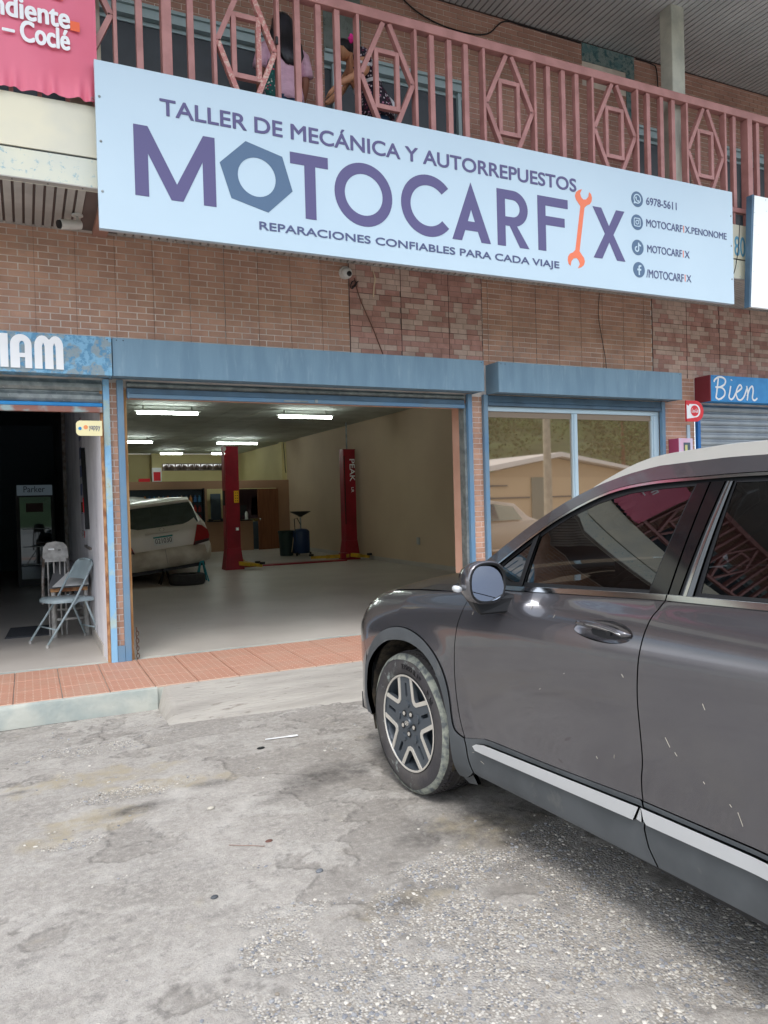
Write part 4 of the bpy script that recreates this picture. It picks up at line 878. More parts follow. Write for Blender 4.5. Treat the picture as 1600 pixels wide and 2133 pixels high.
setp(MB().loft([[(3.305, W-.02, 3.92), (3.312, W-.02, 3.92), (3.312, W-.024, 3.92), (3.305, W-.024, 3.92)], [(3.318, W-.03, 3.83), (3.336, W-.03, 3.83), (3.336, W-.034, 3.83), (3.318, W-.034, 3.83)], [(3.308, W-.02, 3.75), (3.322, W-.02, 3.75), (3.322, W-.024, 3.75), (3.308, W-.024, 3.75)], [(3.298, W-.02, 3.64), (3.312, W-.02, 3.64), (3.312, W-.024, 3.64), (3.298, W-.024, 3.64)]]).build('tape_strip', 'tan'), 'pale strip of tape hanging on the mixed colour bricks', 'tape')
wd = MB()
for k in range(9):
    a = k*.7; wd.tube([(3.085+.05*math.cos(a+t)*(.6+.05*k), W-.03-.01*math.sin(t*2), 3.745+.04*math.sin(a*1.3+t)) for t in np.linspace(0, 2.6, 9)], .003, 5)
setp(wd.build('cable_tangle', 'cable'), 'tangle of dark wires on the wall just below the dome camera', 'wire tangle')
dc = thing('dome_camera', 'white dome security camera under the soffit at the mixed colour bricks', 'security camera', (3.03, W, 3.85))
MB().lathe([(0, 0), (.062, 0), (.064, -.03), (.055, -.045), (0, -.045)], (2.995, W-.002, 3.86), 'y', 24).build('base', 'cctv', dc, smooth=True, auto=35)
MB().ell((2.998, W-.065, 3.845), (.056, .05, .056), 20, 14).build('ball', 'cctv', dc, smooth=True)
rotc = Matrix.Rotation(R(28), 3, 'X'); MB().ell((3.005, W-.108, 3.830), (.028, .012, .028), 16, 8).build('lens', 'black', dc, smooth=True)
bc = thing('bullet_camera', 'white bullet security camera fixed to the ribbed soffit left of the sign', 'security camera', (.43, 6.75, 3.965))
MB().lathe([(0, 0), (.045, 0), (.045, -.012), (.02, -.018), (0, -.018)], (.455, 6.74, 3.967), 'z', 20).build('base', 'cctv', bc, smooth=True, auto=40)
MB().tube([(.455, 6.74, 3.95), (.46, 6.735, 3.915), (.44, 6.72, 3.89)], .011, 8).build('arm', 'cctv', bc, smooth=True)
MB().tube([(.475, 6.735, 3.885), (.315, 6.66, 3.845)], [.037, .040], 20).build('housing', 'cctv', bc, smooth=True, auto=40)
MB().tube([(.3148, 6.6598, 3.845), (.303, 6.654, 3.842)], [.036, .033], 20).build('lens', 'black', bc, smooth=True, auto=40)
fl = thing('floodlight', 'small white spotlight under the soffit between the two signs', 'spotlight', (7.2, 6.5, 3.95))
MB().tube([(7.15, 6.35, 3.965), (7.15, 6.35, 3.90)], .012, 8).build('stem', 'cctv', fl); MB().tube([(7.15, 6.36, 3.91), (7.21, 6.30, 3.84), (7.235, 6.27, 3.81)], [.02, .045, .055], 14).build('shade', 'cctv', fl, smooth=True, auto=50)
setp(MB().box((6.95, 6.7, 3.93), (7.12, 6.95, 3.962)).build('hatch', 'galv'), 'loose grey soffit plate near the mixed colour bricks at right', 'plate')
# round drink sign, meter box, strip
ck = thing('projecting_sign', 'red and white projecting drink sign with a round logo on the brick pier', 'sign', (7.56, 6.9, 2.5))
cx, cz = 7.56, 2.555
outl = [(7.405, 2.425), (7.405, 2.47), (7.43, 2.665), (7.55, 2.665)]
D_ = [(7.418, 2.415), (7.418, 2.675), (7.56, 2.675)]+arc(7.575, 2.545, .135, .13, 90, -90, 20)+[(7.56, 2.415)]
fill('plate', [D_], 'cokered', ck, y=6.90, th=.02)
fill('white_band', [[(7.420, 2.447), (7.420, 2.625), (7.45, 2.605), (7.47, 2.630), (7.56, 2.630)]+arc(7.565, 2.548, .085, .082, 90, -90, 16)+[(7.56, 2.466)]], 'white', ck, y=6.887, th=.002)
fill('red_disc', [circ(7.553, 2.548, .068, 28)], 'cokered', ck, y=6.884, th=.002)
text('lettering', 'Coca-Cola', (7.495, 7.61, 2.525, 2.575), 6.881, 'white', ck, 0, .0015, shear=.35)
mb_ = thing('meter_box', 'pink and pale metal meter box with small window on the brick pier', 'meter box', (7.5, 7.0, 1.95))
MB().box((7.38, 6.98, 1.85), (7.615, W-.006, 2.215)).build('case', 'pinkbox', mb_, bevel=.004); MB().box((7.372, 6.985, 1.852), (7.3795, W-.007, 2.213)).build('side', 'magenta', mb_)
MB().box((7.455, 6.972, 1.97), (7.56, 6.979, 2.16)).build('window', 'dark', mb_); MB().box((7.468, 6.966, 1.99), (7.505, 6.9715, 2.13)).build('paper_note', mat('note', '#c9c88a', .7), mb_)
setp(box('plastic_strip', (7.685, W-.02, 2.21), (7.735, W-.0065, 2.40), 'sign'), 'white plastic strip on the brick pier beside the blue post', 'strip')
# yappy sign, chain
yp = thing('payment_sign', 'pale yellow rounded payment sign sticking out beside the left blue post', 'sign', (.51, 6.99, 2.23))
def rrect(x0, x1, z0, z1, r): return arc(x1-.004, z1-.004, .004, .004, 0, 90, 3)+arc(x0+r, z1-r, r, r, 90, 180, 8)+arc(x0+r, z0+r, r, r, 180, 270, 8)+arc(x1-.004, z0+.004, .004, .004, 270, 360, 3)
fill('plate', [rrect(.405, .615, 2.17, 2.30, .035)], 'yappy', yp, y=7.0, th=.014)
fill('print_dot', [circ(.436, 2.232, .014, 16)], 'bluebright', yp, y=6.9915, th=.001); fill('print_dot', [circ(.482, 2.243, .018, 18)], mat('print_salmon', '#ef9a63', .5), yp, y=6.9915, th=.001)
text('lettering', 'yappy', (.508, .600, 2.210, 2.256), 6.9915, 'textb', yp, 0, .001)
ch = MB()
for k in range(9):
    z = .46-.034*k+SL*.0; c0 = (.862+.006*(k % 2), W-.02+.004*(k % 3), z-.02)
    ch.tube([(c0[0]+(.011*math.cos(t) if k % 2 else 0), c0[1]+(0 if k % 2 else .011*math.cos(t)), c0[2]+.022*math.sin(t)) for t in np.linspace(0, 2*math.pi, 11)[:-1]], .0045, 6, close=True)
setp(ch.build('chain', 'rustchain'), 'short rusty chain hanging at the foot of the garage jamb', 'chain')
# ------------------------------------------------------------------ garage contents
def tube_light(x0, y, label, wd=1.15, z=3.27):
    t = thing('tube_light', label, 'ceiling light', (x0+wd/2, y, CZ), group='tube lights on the garage ceiling')
    MB().box((x0-.05, y-.035, z+.03), (x0+wd+.05, y+.035, z+.05)).build('fixture', 'fixture', t)
    MB().tube([(x0, y, z), (x0+wd, y, z)], .028, 10).build('tube', 'tube', t, smooth=True)
    MB().box((x0+.1, y-.01, z+.05), (x0+.12, y+.01, CZ-.001)).box((x0+wd-.12, y-.01, z+.05), (x0+wd-.1, y+.01, CZ-.001)).build('hanger', 'fixture', t)
tube_light(1.88, 14.47, 'nearest tube light at left, above the white station wagon', 1.1)
tube_light(4.62, 14.6, 'tube light nearest the entrance at right, left of the far lift post', 1.12)
tube_light(2.0, 21.2, 'tube light half hidden by the left jamb, far over the wagon', 1.12)
tube_light(4.93, 21.4, 'tube light above the nearer red lift post')
tube_light(4.06, 25.8, 'small far tube light over the ventilation blocks, left one', .70); tube_light(5.75, 25.8, 'far tube light partly behind the nearer red lift post', .60)
setp(MB().ell((3.4, 12.0, 3.39), (.05, .05, .02)).build('smoke_detector', 'fixture', smooth=True), 'small round detector on the garage ceiling between the lights', 'detector')
# two post lift
lf = thing('car_lift', 'red two post car lift with yellow arms and red floor cover plate', 'car lift', (5.35, 16.1, SL))
def lift_post(cx, cy, ang, m='red'):
    b = MB(); w_, d_ = .13, .10
    z0, z1 = SL, 2.74
    b.box((cx-.15, cy-.10, z0+.45), (cx-.135, cy+.14, z1)).box((cx+.06, cy-.10, z0+.45), (cx+.15, cy+.14, z1)).box((cx-.134, cy-.115, z0+.45), (cx+.059, cy-.10, z1))
    b.hexa([(cx-.20, cy-.16, z0), (cx+.20, cy-.16, z0), (cx+.20, cy+.2, z0), (cx-.20, cy+.2, z0), (cx-.15, cy-.115, z0+.449), (cx+.15, cy-.115, z0+.449), (cx+.15, cy+.14, z0+.449), (cx-.15, cy+.14, z0+.449)])
    b.box((cx-.155, cy-.12, z1), (cx+.155, cy+.145, z1+.012))
    return b.build('lift_post', m, lf)
p1 = lift_post(3.90, 15.8, 0); p2 = lift_post(6.86, 16.5, 0)
MB().box((3.93, 15.672, 1.57), (4.03, 15.684, 1.82)).build('warning_label', 'ylabel', p1)
b = MB()
for i in range(2):
    for j in range(4): b.ell((3.96+.04*i, 15.670, 1.61+.055*j), (.010, .002, .010), 6, 4)
b.build('warning_print', 'black', p1)
MB().box((3.95, 15.672, .99), (4.01, 15.683, 1.05)).build('white_label', 'white', p1)
MB().box((3.73, 15.72, 1.52), (3.748, 15.86, 1.83)).build('control_box', 'black', p1); MB().ell((3.77, 15.70, 2.70), (.03, .03, .05)).build('cable_guard', 'cctv', p1)
MB().box((6.72, 16.383, 1.0), (6.745, 16.384, 2.6)).build('post_slot', 'black', p2)
MB().box((7.012, 16.5, 1.75), (7.03, 16.6, 1.98)).build('control_box', 'black', p2)
MB().tube([(6.87, 16.55, 2.75), (6.87, 16.55, 3.39)], .02, 8).build('conduit', 'galv', p2)
def vert_text(s, x, z1, h, wd, y, m, parent):
    return text('lettering', s, (0, h, 0, wd), 0, m, parent, .03, .002, fn=lambda v: (x+v[1], y-v[2], z1-v[0]))
vert_text('PEAK', 6.86, 2.52, .52, .13, 16.380, 'white', p2); vert_text('LR', 6.89, 1.86, .12, .06, 16.380, 'white', p2)
MB().box((4.15, 16.05, SL+.001), (6.60, 16.35, SL+.028)).build('floor_plate', 'red', lf, bevel=.004)
def arm(p, q, r_): 
    b = MB().bar(p, q, .12, .08); b.bar(q, r_, .09, .06); o = b.build('arm', 'yellow', lf); c = MB().lathe([(0, 0), (.06, 0), (.06, .05), (0, .05)], (r_[0], r_[1], r_[2]+.03), 'z', 14).build('pad', 'black', o)
arm((4.02, 15.70, SL+.13), (4.22, 15.52, SL+.10), (4.42, 15.42, SL+.07)); arm((4.02, 15.85, SL+.22), (4.12, 15.80, SL+.14), (4.4, 15.7, SL+.07))
arm((6.75, 16.30, SL+.10), (6.3, 16.6, SL+.08), (6.0, 16.8, SL+.07)); arm((6.80, 16.25, SL+.12), (6.95, 16.05, SL+.10), (7.10, 15.92, SL+.08))
MB().box((6.55, 16.28, SL+.03), (6.72, 16.45, SL+.17)).build('carriage', 'red', lf)
setp(box('wall_socket', (RX-.02, 13.6, .62), (RX-.001, 13.72, .76), 'fixture'), 'pale wall socket low on the garage side wall', 'socket')
cable([(7.15, OY+.25, CZ-.02), (7.13, OY+.1, 2.9), (7.10, OY-.02, 2.6), (7.14, OY+.05, 2.45)], .012, 'dark cable hanging in the far corner of the garage wall')
# oil drainer and bin
od = thing('oil_drainer', 'dark blue wheeled oil drain tank with funnel bowl on top', 'oil drainer', (6.35, 18.6, SL))
MB().lathe([(0, .06), (.20, .06), (.22, .10), (.22, .62), (.16, .68), (0, .70)], (6.38, 18.6, SL), 'z', 20).build('tank', mat('tank_blue', '#16335c', .4), od, smooth=True, auto=50)
MB().lathe([(0, 0), (.05, 0), (.06, .02), (.26, .12), (.27, .14), (0, .13)], (6.36, 18.55, SL+1.0), 'z', 20).build('funnel', 'black', od, smooth=True, auto=50)
MB().tube([(6.37, 18.58, SL+.68), (6.36, 18.56, SL+1.02)], .02, 8).build('stem', 'galv', od)
MB().tube([(6.2, 18.5, SL+.3), (6.17, 18.48, SL+.95), (6.25, 18.5, SL+.97), (6.34, 18.5, SL+.8)], .012, 6).build('handle', 'black', od)
for dx, dy in ((-.18, -.16), (.2, -.12), (.0, .2)): MB().lathe([(0, -.015), (.045, -.015), (.045, .015), (0, .015)], (6.38+dx, 18.6+dy, SL+.047), 'x', 12).build('wheel', 'black', od)
tb = thing('waste_bin', 'dark green waste bin standing left of the blue oil drain tank', 'bin', (6.02, 18.7, SL))
MB().lathe([(0, .01), (.17, .01), (.20, .60), (.215, .61), (.215, .65), (.19, .65), (.16, .1), (0, .1)], (6.03, 18.75, SL), 'z', 18).build('body', mat('bin_green', '#17302e', .5), tb, smooth=True, auto=40)
MB().tube([(6.1, 18.55, SL+.1), (6.22, 18.6, SL+.75)], .01, 6).build('broom_stick', 'tan', tb)
# shelves in the office wall
sh = thing('parts_shelf', 'dark wall shelf full of oil bottles and part boxes behind the wagon', 'shelf', (3.3, OY, 1.1))
MB().box((2.0, OY-.012, 1.06), (4.6, OY-.001, 2.0)).build('back_panel', 'dark', sh)
for z in (1.06, 1.32, 1.60, 1.98): MB().box((2.0, OY-.22, z), (4.6, OY-.0125, z+.02)).build('shelf_board', 'black', sh)
MB().box((4.58, OY-.23, 1.04), (4.61, OY-.0125, 2.02)).build('side_post', 'black', sh)
cols = ['#c5382f', '#3a6ea8', '#d9d6cc', '#8b2a35', '#4f8fb8', '#c77c3a']; bm_ = {c_: mat('bottle_'+c_[1:], c_, .4) for c_ in cols}
bt = {}
for z, cs, hh in ((1.62, ['#4f8fb8', '#3a6ea8', '#c77c3a', '#4f8fb8', '#d9d6cc'], .20), (1.34, ['#8b2a35', '#c5382f', '#8b2a35'], .20), (1.08, ['#8b2a35', '#d9d6cc', '#8b2a35', '#3a6ea8'], .19)):
    rown = {1.62: 'top', 1.34: 'middle', 1.08: 'bottom'}[z]; cname = {'#c5382f': 'red', '#3a6ea8': 'dark blue', '#d9d6cc': 'white', '#8b2a35': 'maroon', '#4f8fb8': 'pale blue', '#c77c3a': 'orange'}; ordn = ['first', 'second', 'third', 'fourth', 'fifth', 'sixth', 'seventh', 'eighth', 'ninth', 'tenth', 'eleventh', 'twelfth', 'thirteenth']
    for i in range(13):
        x = 4.48-.125*i
        if x < 2.9: break
        c_ = cs[i % len(cs)]; key = (c_, hh)
        if key not in bt:
            o = MB().box((-.04, -.04, 0), (.04, .04, hh*.72)).box((-.02, -.02, hh*.72), (.02, .02, hh)).build('bottle', bm_[c_], None, bevel=.008); bt[key] = o.data
        else: o = link('bottle', bt[key])
        o.location = (x, OY-.12, z+.001); 
        setp(o, '%s oil bottle on the %s shelf board, %s from the right end' % (cname[c_], rown, ordn[i]), 'bottle', 'oil bottles on the wall shelf')
bx = thing('carton', 'red and white carton standing on top of the office partition', 'box', (3.33, OY, 2.23)); MB().box((3.22, OY-.01, 2.231), (3.47, OY+.10, 2.62)).build('box_body', 'white', bx); MB().box((3.25, OY-.014, 2.25), (3.44, OY-.0105, 2.50)).build('red_print', 'cokered', bx)
setp(box('red_carton', (2.85, OY+.0, 2.231), (3.15, OY+.11, 2.32), 'cokered'), 'low red box beside the red and white carton on the office partition', 'box')
mo = thing('monitor', 'black computer monitor on the office counter behind the red lift post', 'monitor', (5.75, OY+.05, 1.075)); MB().box((5.52, OY+.0, 1.20), (5.88, OY+.03, 1.50)).build('screen', 'black', mo); MB().box((5.66, OY, 1.076), (5.72, OY+.06, 1.2)).build('stand', 'black', mo)
setp(box('hanging_screen', (C1+.62, OY-.02, 1.52), (C1+.90, OY+.03, 1.93), 'black'), 'black screen hanging in the office window left of the lift post', 'screen')
setp(MB().lathe([(0, 0), (.05, 0), (.05, .18), (.02, .24), (0, .24)], (5.86, OY-.04, 1.076), 'z', 12).build('white_bottle', 'cctv', smooth=True, auto=40), 'white spray bottle on the office counter beside the monitor', 'bottle')
for i, (x, wv) in enumerate(((C1+.08, .08), (C1+.45, .10), (C1+.75, .05))): setp(MB().ell((x, OY-.03, 1.10), (wv, .05, .035), 10, 6).build('desk_item', 'black', smooth=True), ['flat black object at the left end of the office counter', 'dark heap in the middle of the office counter', 'small black object beside the lift post on the counter'][i], 'desk item')
for i in range(2): setp(box('cardboard_box', (6.10+.02*i, OY+.3, 1.20+.27*i), (6.36, OY+.55, 1.455+.27*i), mat('cardboard%d' % i, '#b07a52' if i else '#a8704a', .8)), ['cardboard box seen through the office doorway, lower one', 'cardboard box seen through the office doorway, upper one'][i], 'box')
setp(box('dark_cabinet', (6.14, OY+.3, SL), (6.42, OY+.6, 1.0), 'dark'), 'dark cabinet just inside the office doorway', 'cabinet')
# ------------------------------------------------------------------ left shop contents
fr = thing('drinks_fridge', 'dark glass door drinks fridge with lettered top panel in the left shop', 'fridge', (.13, 15.0, SL))
MB().box((-.17, 15.02, SL), (.45, 15.7, 1.99)).build('cabinet', 'black', fr)
MB().box((-.15, 15.0, 1.80), (.43, 15.019, 1.985)).build('top_panel', mat('fridge_header', '#8fa3b0', .5, emit='#9db0bd', estr=.04), fr)
text('lettering', 'Parker', (-.04, .31, 1.855, 1.965), 14.998, mat('fridge_letters', '#2c3440', .5), fr, .01, .001)
MB().box((-.11, 15.005, .30), (.40, 15.019, 1.77)).build('door_glass', film('fridge_glass', '#141c20', (.08, .09, .095), .03), fr)
for i in range(3): MB().box((-.08, 14.99, .55+.32*i), (.37, 15.004, .565+.32*i)).build('shelf_edge', 'galv', fr)
MB().box((-.01, 14.992, 1.50), (.27, 15.004, 1.66)).build('brown_sticker', mat('sticker_brown', '#51372f', .6), fr)
b = MB().hexa([(-.26, 9.05, SL+.001), (.24, 9.05, SL+.001), (.24, 9.80, SL+.001), (-.22, 9.80, SL+.001), (-.25, 9.06, SL+.014), (.23, 9.06, SL+.014), (.23, 9.79, SL+.014), (-.21, 9.79, SL+.014)])
setp(b.build('door_mat', 'mat'), 'dark grey door mat on the floor of the left shop', 'mat')
# folding chair in blue
def folding_chair(name, label, m, loc, rz, seat_up=False):
    t = thing(name, label, 'chair', loc, (0, 0, rz)); r = .0115; w_ = .205
    for s_ in (-1, 1):
        MB().tube([(s_*w_, .30, .02), (s_*w_, .02, .42), (s_*w_*.98, -.12, .66), (s_*w_*.9, -.20, .80), (s_*w_*.6, -.215, .835)], [r]*5, 8).build('front_leg', m, t, smooth=True, local=True)
        MB().tube([(s_*(w_-.03), -.27, .02), (s_*(w_-.03), -.10, .47)], r, 8).build('rear_leg', m, t, smooth=True, local=True)
        MB().bar((s_*(w_-.002), .02, .40), (s_*(w_-.035), -.10, .46), .006, .022).build('brace', m, t, local=True)
        for yy_ in (.30, -.27): MB().lathe([(0, 0), (.015, 0), (.015, .03), (0, .03)], (s_*(w_ if yy_ > 0 else w_-.03), yy_, 0), 'z', 10).build('foot_cap', 'chairwhite', t, smooth=True, auto=40, local=True)
    MB().tube([(-w_*.6, -.215, .835), (0, -.218, .845), (w_*.6, -.215, .835)], r, 8).build('top_tube', m, t, smooth=True, local=True)
    MB().tube([(-w_, .20, .165), (w_, .20, .165)], .008, 8).build('stretcher', m, t, smooth=True, local=True); MB().tube([(-w_+.03, -.225, .13), (w_-.03, -.225, .13)], .008, 8).build('stretcher', m, t, smooth=True, local=True)
    g = []; n_ = 10
    for k, (y_, z_) in enumerate([(-.125, .645), (-.15, .70), (-.18, .76), (-.205, .815), (-.213, .84)]):
        ww = w_*(.96, .95, .93, .86, .62)[k]; g.append([(ww*(2*j/n_-1), y_-.018*(1-(2*j/n_-1)**2), z_) for j in range(n_+1)])
    b = MB().loft(g, closed=False); b.v += [(x, y+.010, z) for x, y, z in b.v]; k0 = len(b.v)//2; b.f += [tuple(i+k0 for i in reversed(f_)) for f_ in b.f]; b.mi *= 2
    b.build('backrest', m, t, smooth=True, local=True)
    out_l = [(x, y) for x, y in [(-.19, -.20), (.19, -.20), (.19, -.02), (.20, .12), (.17, .20), (.10, .235), (0, .245), (-.10, .235), (-.17, .20), (-.20, .12), (-.19, -.02)]]
    top = [(x, y, .455-.035*(-y+.1)*.6-(.0 if seat_up else 0)) for x, y in out_l]; up_ = [(x*.93, y*.93, z+.012) for x, y, z in top]; lo = [(x, y, z-.032) for x, y, z in top]
    MB().loft([lo, top, up_]).build('seat', m, t, smooth=True, auto=50, local=True, bevel=0)
    return t
folding_chair('folding_chair', 'pale blue metal folding chair standing open before the white party wall', 'chairblue', (.345, 8.52, SL), R(112))
fc2 = thing('folding_chair', 'folded grey white metal chair with worn stickers behind the low table', 'chair', (.27, 9.1, SL))
nb = [(-.11, .0), (.11, .0), (.125, .06), (.115, .16), (.08, .205), (0, .22), (-.08, .205), (-.115, .16), (-.125, .06)]
MB().loft([[(.27+x*1.05, 9.02+z*.35, 1.02-.05+z) for x, z in nb], [(.27+x*1.05, 9.035+z*.35, 1.02-.05+z) for x, z in nb]]).build('backrest', 'chairwhite', fc2, smooth=True, auto=40)
MB().box((.20, 9.065, 1.08), (.26, 9.0725, 1.115)).build('sticker', 'white', fc2); MB().box((.30, 9.062, 1.06), (.325, 9.0695, 1.10)).build('sticker', 'black', fc2)
for x in (.15, .385): MB().tube([(x, 9.04, 1.0), (x-.015*(1 if x < .2 else -1), 8.99, .8), (x-.02*(1 if x < .2 else -1), 8.96, .52)], .016, 8).build('leg', 'steelold', fc2, smooth=True)
for x in (.19, .25, .31, .36): MB().tube([(x, 9.05, .98), (x, 9.0, SL)], .009, 6).build('leg', 'chairwhite', fc2)
tbx = thing('low_table', 'low wooden table with grey worn top covered by a tilted sheet', 'table', (.4, 8.95, SL))
MB().hexa([(.20, 8.80, .66), (.57, 8.80, .66), (.60, 9.25, .66), (.22, 9.25, .66), (.20, 8.80, .70), (.57, 8.80, .70), (.60, 9.25, .70), (.22, 9.25, .70)]).build('apron', 'rust', tbx)
MB().hexa([(.18, 8.78, .702), (.58, 8.78, .702), (.605, 9.3, .90), (.30, 9.3, .98), (.18, 8.78, .712), (.58, 8.78, .712), (.605, 9.3, .91), (.30, 9.3, .99)]).build('board', 'tabletop', tbx)
MB().hexa([(.22, 8.74, .72), (.58, 8.74, .725), (.605, 9.1, .88), (.50, 9.15, .93), (.22, 8.74, .727), (.58, 8.74, .732), (.605, 9.1, .888), (.50, 9.15, .938)]).build('sheet', 'paper', tbx)
for x, y in ((.23, 8.84), (.555, 8.84), (.25, 9.2), (.57, 9.2)): MB().tube([(x, y, SL), (x, y, .66)], [.030, .024], 10).build('leg', 'chairwhite', tbx, smooth=True, auto=50)
MB().tube([(.23, 8.84, .36), (.555, 8.84, .36)], .014, 8).build('stretcher', 'chairwhite', tbx, smooth=True); MB().tube([(.25, 9.2, .42), (.57, 9.2, .42)], .014, 8).build('stretcher', 'chairwhite', tbx, smooth=True)
setp(MB().box((.59, 8.6, 1.10), (.6115, 9.4, 1.125)).build('wall_ledge', 'steelold'), 'thin dark ledge on the white party wall above the low table', 'ledge')
# poster strip and bar on the party wall (they face -X)
ps = thing('price_poster', 'tall white price poster with rows of print on the party wall', 'poster', (.61, 10.3, 1.6))
MB().box((.606, 9.55, 1.28), (.6115, 10.05, 2.62)).build('sheet', mat('poster_white', '#b9b6bd', .7), ps); MB().box((.6045, 9.55, 1.20), (.6115, 10.05, 1.28)).build('red_foot', 'lens', ps)
b = MB()
for i in range(5):
    for j in range(4): b.box((.6035, 9.66+.09*j, 2.36-.22*i), (.6055, 9.72+.09*j, 2.50-.22*i))
b.build('print', 'textb', ps); MB().box((.6032, 9.62, 1.50), (.6055, 9.95, 1.62)).box((.6032, 9.60, 2.55), (.6055, 9.66, 2.61)).build('red_print', 'lens', ps)
br_ = thing('wall_bar', 'long dark bar with a red and white sticker on the party wall', 'bar', (.6, 8.9, 1.7))
MB().bar((.600, 9.12, 2.22), (.600, 8.78, 1.32), .02, .07, (1, 0, 0)).build('bar', 'black', br_); MB().bar((.588, 8.90, 1.66), (.588, 8.84, 1.50), .004, .06, (1, 0, 0)).build('sticker', 'cokered', br_)
# ------------------------------------------------------------------ people on the balcony
FLZ = 4.33
def skinned(name, verts, edges, rad, m, parent, sub=2):
    me = bpy.data.meshes.new(name); o3 = origin(parent); me.from_pydata([tuple(a-b_ for a, b_ in zip(v, o3)) for v in verts], edges, []); o = link(name, me, parent); me.materials.append(M[m])
    md = o.modifiers.new('skin', 'SKIN'); md.use_smooth_shade = True
    for i, r in enumerate(rad): 
        sv = me.skin_vertices[0].data[i]; sv.radius = r if isinstance(r, tuple) else (r, r)
    me.skin_vertices[0].data[0].use_root = True
    o.modifiers.new('sub', 'SUBSURF').levels = sub; o.modifiers['sub'].render_levels = sub; return o
def rings(cs, n=20):      # elliptical rings (cx, cy, cz, rx, ry)
    return [[(c[0]+c[3]*math.cos(2*math.pi*j/n), c[1]+c[4]*math.sin(2*math.pi*j/n), c[2]) for j in range(n)] for c in cs]
P1 = thing('person', 'woman with long black hair in a pink shirt standing with her back to the street', 'person', (2.24, 6.62, FLZ))
cx, cy = 2.235, 6.62
V = [(cx, cy, 5.12), (cx, cy, 5.35), (cx, cy, 5.62), (cx, cy, 5.72), (cx-.01, cy+.01, 5.85), (cx-.01, cy+.01, 5.92),
     (cx-.165, cy, 5.63), (cx-.215, cy, 5.40), (cx-.205, cy+.10, 5.18), (cx-.17, cy+.18, 5.14),
     (cx+.165, cy, 5.63), (cx+.215, cy+.02, 5.40), (cx+.20, cy+.13, 5.20), (cx+.15, cy+.20, 5.17),
     (cx-.085, cy, 5.02), (cx-.09, cy, 4.75), (cx-.09, cy+.01, 4.40), (cx-.10, cy+.12, 4.35), (cx+.085, cy, 5.02), (cx+.09, cy, 4.75), (cx+.09, cy+.01, 4.40), (cx+.10, cy+.12, 4.35)]
Ed = [(0, 1), (1, 2), (2, 3), (3, 4), (4, 5), (2, 6), (6, 7), (7, 8), (8, 9), (2, 10), (10, 11), (11, 12), (12, 13), (0, 14), (14, 15), (15, 16), (16, 17), (0, 18), (18, 19), (19, 20), (20, 21)]
Ra = [(.14, .10), (.12, .09), (.11, .08), .045, (.075, .09), (.06, .075), .05, .042, .03, .026, .05, .042, .03, .026, .085, .06, .045, .035, .085, .06, .045, .035]
skinned('body', V, Ed, Ra, 'skin1', P1)
rg = rings([(cx, cy, 5.17, .185, .125), (cx, cy, 5.24, .182, .12), (cx, cy, 5.34, .165, .112), (cx, cy, 5.46, .17, .115), (cx, cy, 5.58, .185, .115), (cx, cy, 5.645, .185, .10), (cx, cy, 5.69, .11, .075), (cx, cy, 5.715, .06, .058)], 24)
for k, r_ in enumerate(rg[:5]):
    for j, p in enumerate(r_): r_[j] = (p[0]+.004*math.sin(j*1.7+k*2), p[1]+.006*math.sin(j*2.3+k*1.3), p[2])
MB().loft(rg).build('shirt', 'pinkshirt', P1, smooth=True)
for s_ in (-1, 1): MB().tube([(cx+s_*.13, cy, 5.655), (cx+s_*.185, cy, 5.60), (cx+s_*.212, cy+.005, 5.50), (cx+s_*.222, cy+.01, 5.445)], [.058, .068, .064, .064], 14).build('sleeve', 'pinkshirt', P1, smooth=True)
MB().loft(rings([(cx-.085, cy, 4.38, .06, .07), (cx-.09, cy, 4.75, .075, .085), (cx-.08, cy, 5.02, .10, .115), (cx-.06, cy, 5.19, .115, .12)])).loft(rings([(cx+.085, cy, 4.38, .06, .07), (cx+.09, cy, 4.75, .075, .085), (cx+.08, cy, 5.02, .10, .115), (cx+.06, cy, 5.19, .115, .12)])).build('jeans', 'jeans', P1, smooth=True)
hr = rings([(cx-.005, cy+.01, 5.965, .015, .02), (cx-.005, cy, 5.95, .062, .07), (cx-.005, cy-.01, 5.90, .095, .10), (cx-.005, cy-.015, 5.83, .102, .105), (cx, cy-.04, 5.74, .10, .085), (cx+.005, cy-.085, 5.66, .105, .05), (cx+.015, cy-.11, 5.58, .10, .035), (cx+.025, cy-.118, 5.53, .08, .025), (cx+.03, cy-.12, 5.49, .045, .015)], 28)
for k, r_ in enumerate(hr):
    for j, p in enumerate(r_): r_[j] = (p[0]+.003*math.sin(j*3.1)*(k > 3), p[1]+.004*math.sin(j*2.7), p[2]-(.03*abs(math.sin(j*1.9)) if k > 6 else 0))
MB().loft(hr).build('hair', 'hair', P1, smooth=True)
MB().tube([(cx+.07, cy-.03, 5.76), (cx+.115, cy-.09, 5.66), (cx+.125, cy-.11, 5.56), (cx+.11, cy-.115, 5.47)], [.03, .036, .032, .008], 10).tube([(cx-.08, cy+.02, 5.86), (cx-.105, cy-.02, 5.76), (cx-.09, cy-.06, 5.68)], [.02, .026, .01], 10).build('hair_strand', 'hair', P1, smooth=True)
MB().loft(rings([(cx-.165, cy-.135, 5.08, .05, .03), (cx-.16, cy-.135, 5.2, .065, .035), (cx-.155, cy-.13, 5.35, .06, .03), (cx-.15, cy-.125, 5.46, .03, .02), (cx-.145, cy-.12, 5.48, .012, .01)], 14)).tube([(cx-.145, cy-.12, 5.47), (cx-.135, cy-.11, 5.58), (cx-.12, cy-.06, 5.68)], .008, 6).build('shoulder_bag', 'bag', P1, smooth=True)
P2 = thing('person', 'woman bending forward in a dark floral dress with a bright pink hair flower', 'person', (3.05, 6.55, FLZ))
y = 6.52
